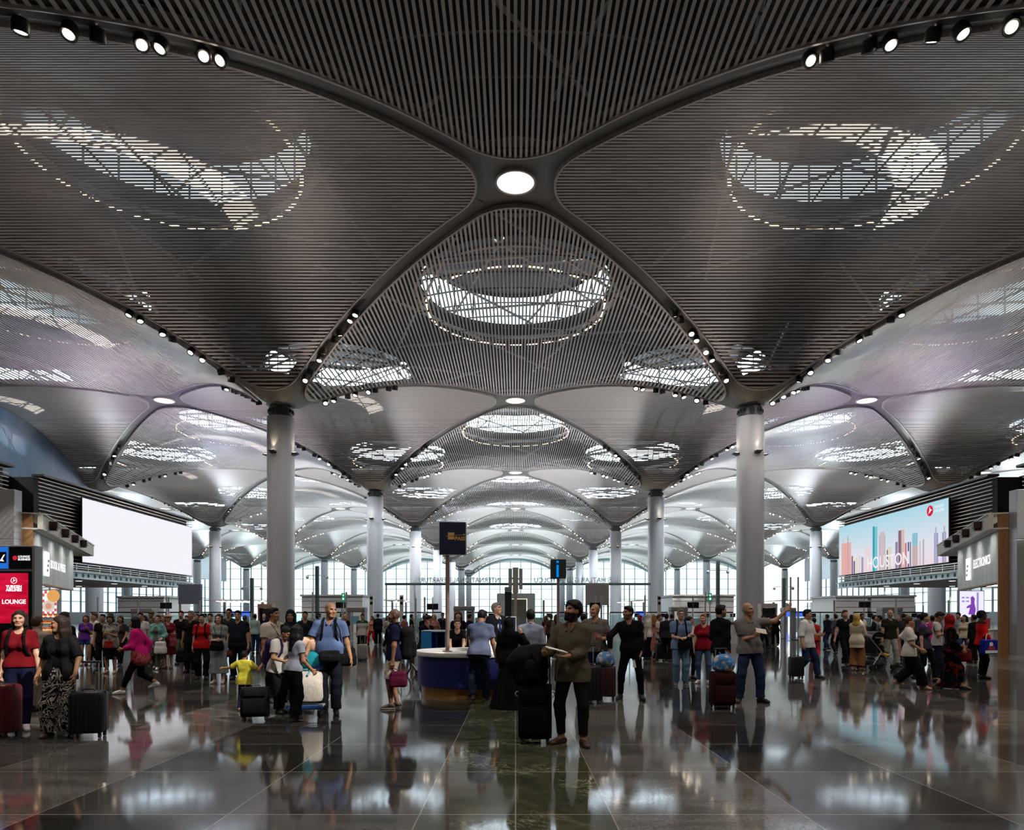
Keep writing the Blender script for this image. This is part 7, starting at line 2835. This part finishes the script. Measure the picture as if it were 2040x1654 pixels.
# ---- people farther back
FAR = [
    # px, depth, height, heading, female, skin, hair, hair colour, top, trousers, label
    (508, 29, 1.64, 170, 0, 'mid', 'short', 'black', (.30, .42, .40), DEN, 'man in a mint green T-shirt seen from behind near the wooden doorway'),
    (526, 33, 1.70, 10, 0, 'fair', 'bald', 'grey', NAVY, BLK, 'bald man in navy standing in front of the wooden doorway'),
    (608, 20.5, 1.72, 6, 0, 'tan', 'short', 'black', (.010, .010, .018), NAVY, 'man in a dark navy T-shirt left of the man in the blue polo'),
    (688, 31, 1.62, 4, 1, 'fair', 'long', 'blond', BLK, BLK, 'fair haired woman in black under the left green exit sign'),
    (722, 27.5, 1.67, 4, 0, 'tan', 'short', 'black', (.46, .42, .42), BLK, 'man in a green and white T-shirt in front of the walk-through gate'),
    (741, 38, 1.58, -30, 1, 'mid', 'long', 'brown', (.45, .18, .12), (.36, .012, .02), 'woman in an orange top and red trousers right of the walk-through gate'),
    (753, 37, 1.68, 175, 0, 'tan', 'short', 'black', (.012, .015, .022), BLK, 'man in a dark suit behind the man in the navy polo'),
    (845, 32, 1.62, 170, 0, 'brown', 'short', 'black', BLK, BLK, 'man in a black suit behind the blue shelf unit, left one'),
    (864, 28, 1.66, -6, 1, 'fair', 'long', 'blond', (.30, .15, .13), BLK, 'fair haired woman in a pink and black dress behind the blue shelf unit'),
    (882, 33, 1.72, 20, 0, 'tan', 'short', 'black', (.012, .013, .02), BLK, 'man in a dark suit and white shirt left of the passport-shaped sign'),
    (1088, 33, 1.60, 170, 1, 'mid', 'long', 'brown', (.14, .02, .02), BLK, 'woman in dark red far behind the pale blue shirt'),
    (1098, 30, 1.66, 150, 0, 'tan', 'short', 'brown', (.06, .035, .03), BLK, 'man in brown far behind, left of the bearded man'),
    (1108, 27, 1.62, -160, 1, 'mid', 'long', 'brown', (.18, .16, .12), BLK, 'woman in beige camouflage far behind, nearest the bearded man'),
    (1163, 17.5, 1.64, 150, 0, 'tan', 'short', 'black', (.012, .014, .02), BLK, 'dark haired man half hidden between the bearded man and the bald man'),
    (1276, 26, 1.60, 60, 1, 'mid', 'hijab', 'black', (.06, .012, .018), BLK, 'woman in a red headscarf sitting among bags behind the man in black'),
    (1292, 25, 1.66, -120, 1, 'fair', 'hijab', 'black', (.55, .54, .53), BLK, 'person in a white hooded top behind the man in black'),
    (1302, 29, 1.66, 176, 1, 'mid', 'long', 'ginger', (.32, .14, .11), (.28, .12, .09), 'woman in a long salmon dress seen from behind'),
    (1313, 25, 1.63, 60, 0, 'tan', 'short', 'brown', (.44, .42, .42), BLK, 'man in a white T-shirt left of the pale blue shirt man'),
    (1328, 24, 1.64, 150, 0, 'tan', 'short', 'black', (.02, .02, .025), BLK, 'man in dark grey close left of the pale blue shirt man'),
    (1622, 24, 1.52, 160, 1, 'mid', 'short', 'black', (.42, .03, .03), (.40, .03, .03), 'girl in red right of the man in the white shirt'),
    (1648, 32, 1.66, 200, 0, 'tan', 'short', 'black', (.010, .012, .022), DEN, 'man in navy and jeans seen from behind near the scanners'),
    (1717, 29, 1.66, 20, 0, 'brown', 'short', 'black', (.50, .48, .47), BLK, 'man in a white T-shirt and dark jacket behind the yellow headscarf'),
    (1742, 27, 1.62, 60, 0, 'tan', 'short', 'black', (.012, .014, .03), BLK, 'man in navy bending over behind the pushchair'),
    (1752, 25, 1.60, -120, 0, 'tan', 'short', 'black', (.20, .20, .21), BLK, 'man in a grey top right behind the pushchair'),
    (1800, 25, 1.64, 170, 0, 'tan', 'short', 'black', (.03, .03, .035), BLK, 'man in charcoal behind the woman in the white blouse'),
    (1806, 31, 1.66, 0, 0, 'fair', 'short', 'ginger', (.14, .12, .11), BLK, 'ginger haired man far behind the woman in the white blouse'),
    (1857, 23, 1.60, 160, 1, 'tan', 'bun', 'dark', (.48, .02, .16), BLK, 'woman in a hot pink top behind the phone user'),
    (1866, 29, 1.66, 10, 0, 'tan', 'short', 'black', (.16, .15, .15), BLK, 'man in grey far behind the phone user'),
    (1909, 27, 1.72, -60, 0, 'tan', 'short', 'black', (.14, .20, .34), DEN, 'man in a light blue shirt right of the red headscarf'),
    (1921, 25, 1.62, -60, 1, 'mid', 'long', 'black', (.42, .36, .29), DEN, 'woman with long black hair in a beige top right of the red headscarf'),
    (1940, 23, 1.60, 200, 0, 'tan', 'short', 'black', BLK, BLK, 'man in black left of the man in the red jacket'),
    (240, 22, 1.58, 4, 1, 'tan', 'bob', 'dark', (.03, .025, .03), BLK, 'woman in black hidden beside the running girl'),
    (287, 23, 1.60, -8, 1, 'tan', 'bob', 'black', (.09, .02, .02), BLK, 'woman in a dark wine dress left of the teal cardigan'),
    (301, 25, 1.74, 4, 0, 'tan', 'hat', 'black', (.08, .07, .05), BLK, 'man with an olive hat behind the teal cardigan'),
    (325, 24, 1.60, 4, 1, 'mid', 'bob', 'brown', (.16, .05, .04), BLK, 'woman in rust between the teal cardigan and the red dress'),
    (372, 27, 1.60, 4, 0, 'mid', 'short', 'black', (.16, .22, .30), DEN, 'man in a light blue shirt behind the two men in black'),
    (393, 26, 1.63, -4, 1, 'mid', 'bob', 'black', (.3, .28, .27), BLK, 'woman in pale grey behind the bright red T-shirt'),
    (488, 24, 1.60, 176, 0, 'mid', 'short', 'brown', (.30, .29, .29), BLK, 'man in grey seen from behind, right of the stout man in navy'),
    (806, 31, 1.62, 140, 1, 'mid', 'bun', 'black', (.28, .10, .10), BLK, 'woman in pink far behind the backpack of the navy polo man'),
    (820, 35, 1.64, 100, 0, 'tan', 'short', 'black', BLK, BLK, 'man in black far behind the seated man'),
    (773, 34, 1.60, 60, 1, 'fair', 'long', 'brown', (.40, .38, .36), BLK, 'woman in white far behind the man in the navy polo'),
    (936, 27, 1.66, 120, 0, 'tan', 'short', 'black', NAVY, BLK, 'man in navy far behind between the desk women and the blue T-shirt'),
    (1338, 30, 1.64, -150, 0, 'tan', 'short', 'black', (.03, .03, .04), BLK, 'man in dark clothes at the gate behind the pale blue shirt man'),
    (1520, 34, 1.62, 30, 0, 'tan', 'short', 'black', (.03, .035, .05), BLK, 'man in slate far behind the pointing man'),
    (1665, 28, 1.66, 180, 0, 'tan', 'short', 'black', (.02, .022, .03), BLK, 'man in dark grey left of the black polo man'),
    (1696, 34, 1.62, 170, 1, 'mid', 'hijab', 'black', (.05, .05, .06), BLK, 'woman in a dark headscarf far behind the cream blazer'),
    (1788, 36, 1.64, 10, 1, 'fair', 'long', 'blond', (.34, .16, .14), BLK, 'fair haired woman in pink behind the dark patterned top'),
    (1829, 34, 1.66, 170, 0, 'tan', 'short', 'black', (.06, .07, .10), BLK, 'man in slate blue far behind the grey and purple top'),
    (1890, 33, 1.66, 4, 0, 'mid', 'short', 'dark', (.35, .34, .34), BLK, 'man in white far behind the red headscarf'),
    (1545, 36, 1.64, 170, 0, 'tan', 'short', 'black', BLK, BLK, 'man in black far behind near the grille cabinet'),
    (632, 36, 1.62, 170, 0, 'tan', 'short', 'black', (.05, .06, .09), BLK, 'man in slate far behind the blue polo shoulder'),
    (540, 38, 1.60, 40, 1, 'mid', 'long', 'dark', (.12, .10, .09), BLK, 'woman in brown far behind right of the wooden doorway'),
]
for q, (px, d, H, hd, fm, skn, hr, hc_, tc_, lc_, lab) in enumerate(FAR):
    st = (q % 3)
    kw = {}
    if hr in ('hijab', 'hat'):
        kw['head_extra'] = {1276: (.20, .02, .02), 1292: (.55, .54, .54), 301: (.10, .11, .06)}.get(px, (.02, .02, .025))
    legs_ = L_(lc_) if px not in (1302,) else L_(lc_, 'skirt', hem=.1, r=.24)
    topd = T_(tc_, .62 if q % 2 else 1.9, -.08)
    if px == 722:
        topd = T_(tc_, .62, -.08, patt=('band', (.006, .07, .028), 1.27))
    P('far%d' % q, lab, px, d, H, hd, bool(fm), skin=skn, hair=hr, hairc=hc_, top=topd, legs=legs_, feet=(((.10, 0, 0), (-.10, 0, 0)), STEP, STEP2)[st], armL=(None, A_(.04, .2, -.46), A_(.08, -.1, -.5))[st], armR=(None, A_(.06, -.1, -.5), A_(.0, .24, -.38))[st], **kw)
suitcase('grey suitcase behind the man in the green and white T-shirt', 722, 24.2, .36, .52, .24, (.22, .21, .21), .1, .3)
suitcase('black suitcase standing right of the salmon dress', 1317, 24.4, .40, .56, .25, (.01, .01, .012), .1, .3)
suitcase('blue suitcase behind the man in black', 1280, 25.4, .38, .34, .25, (.012, .035, .20), .1, .0)
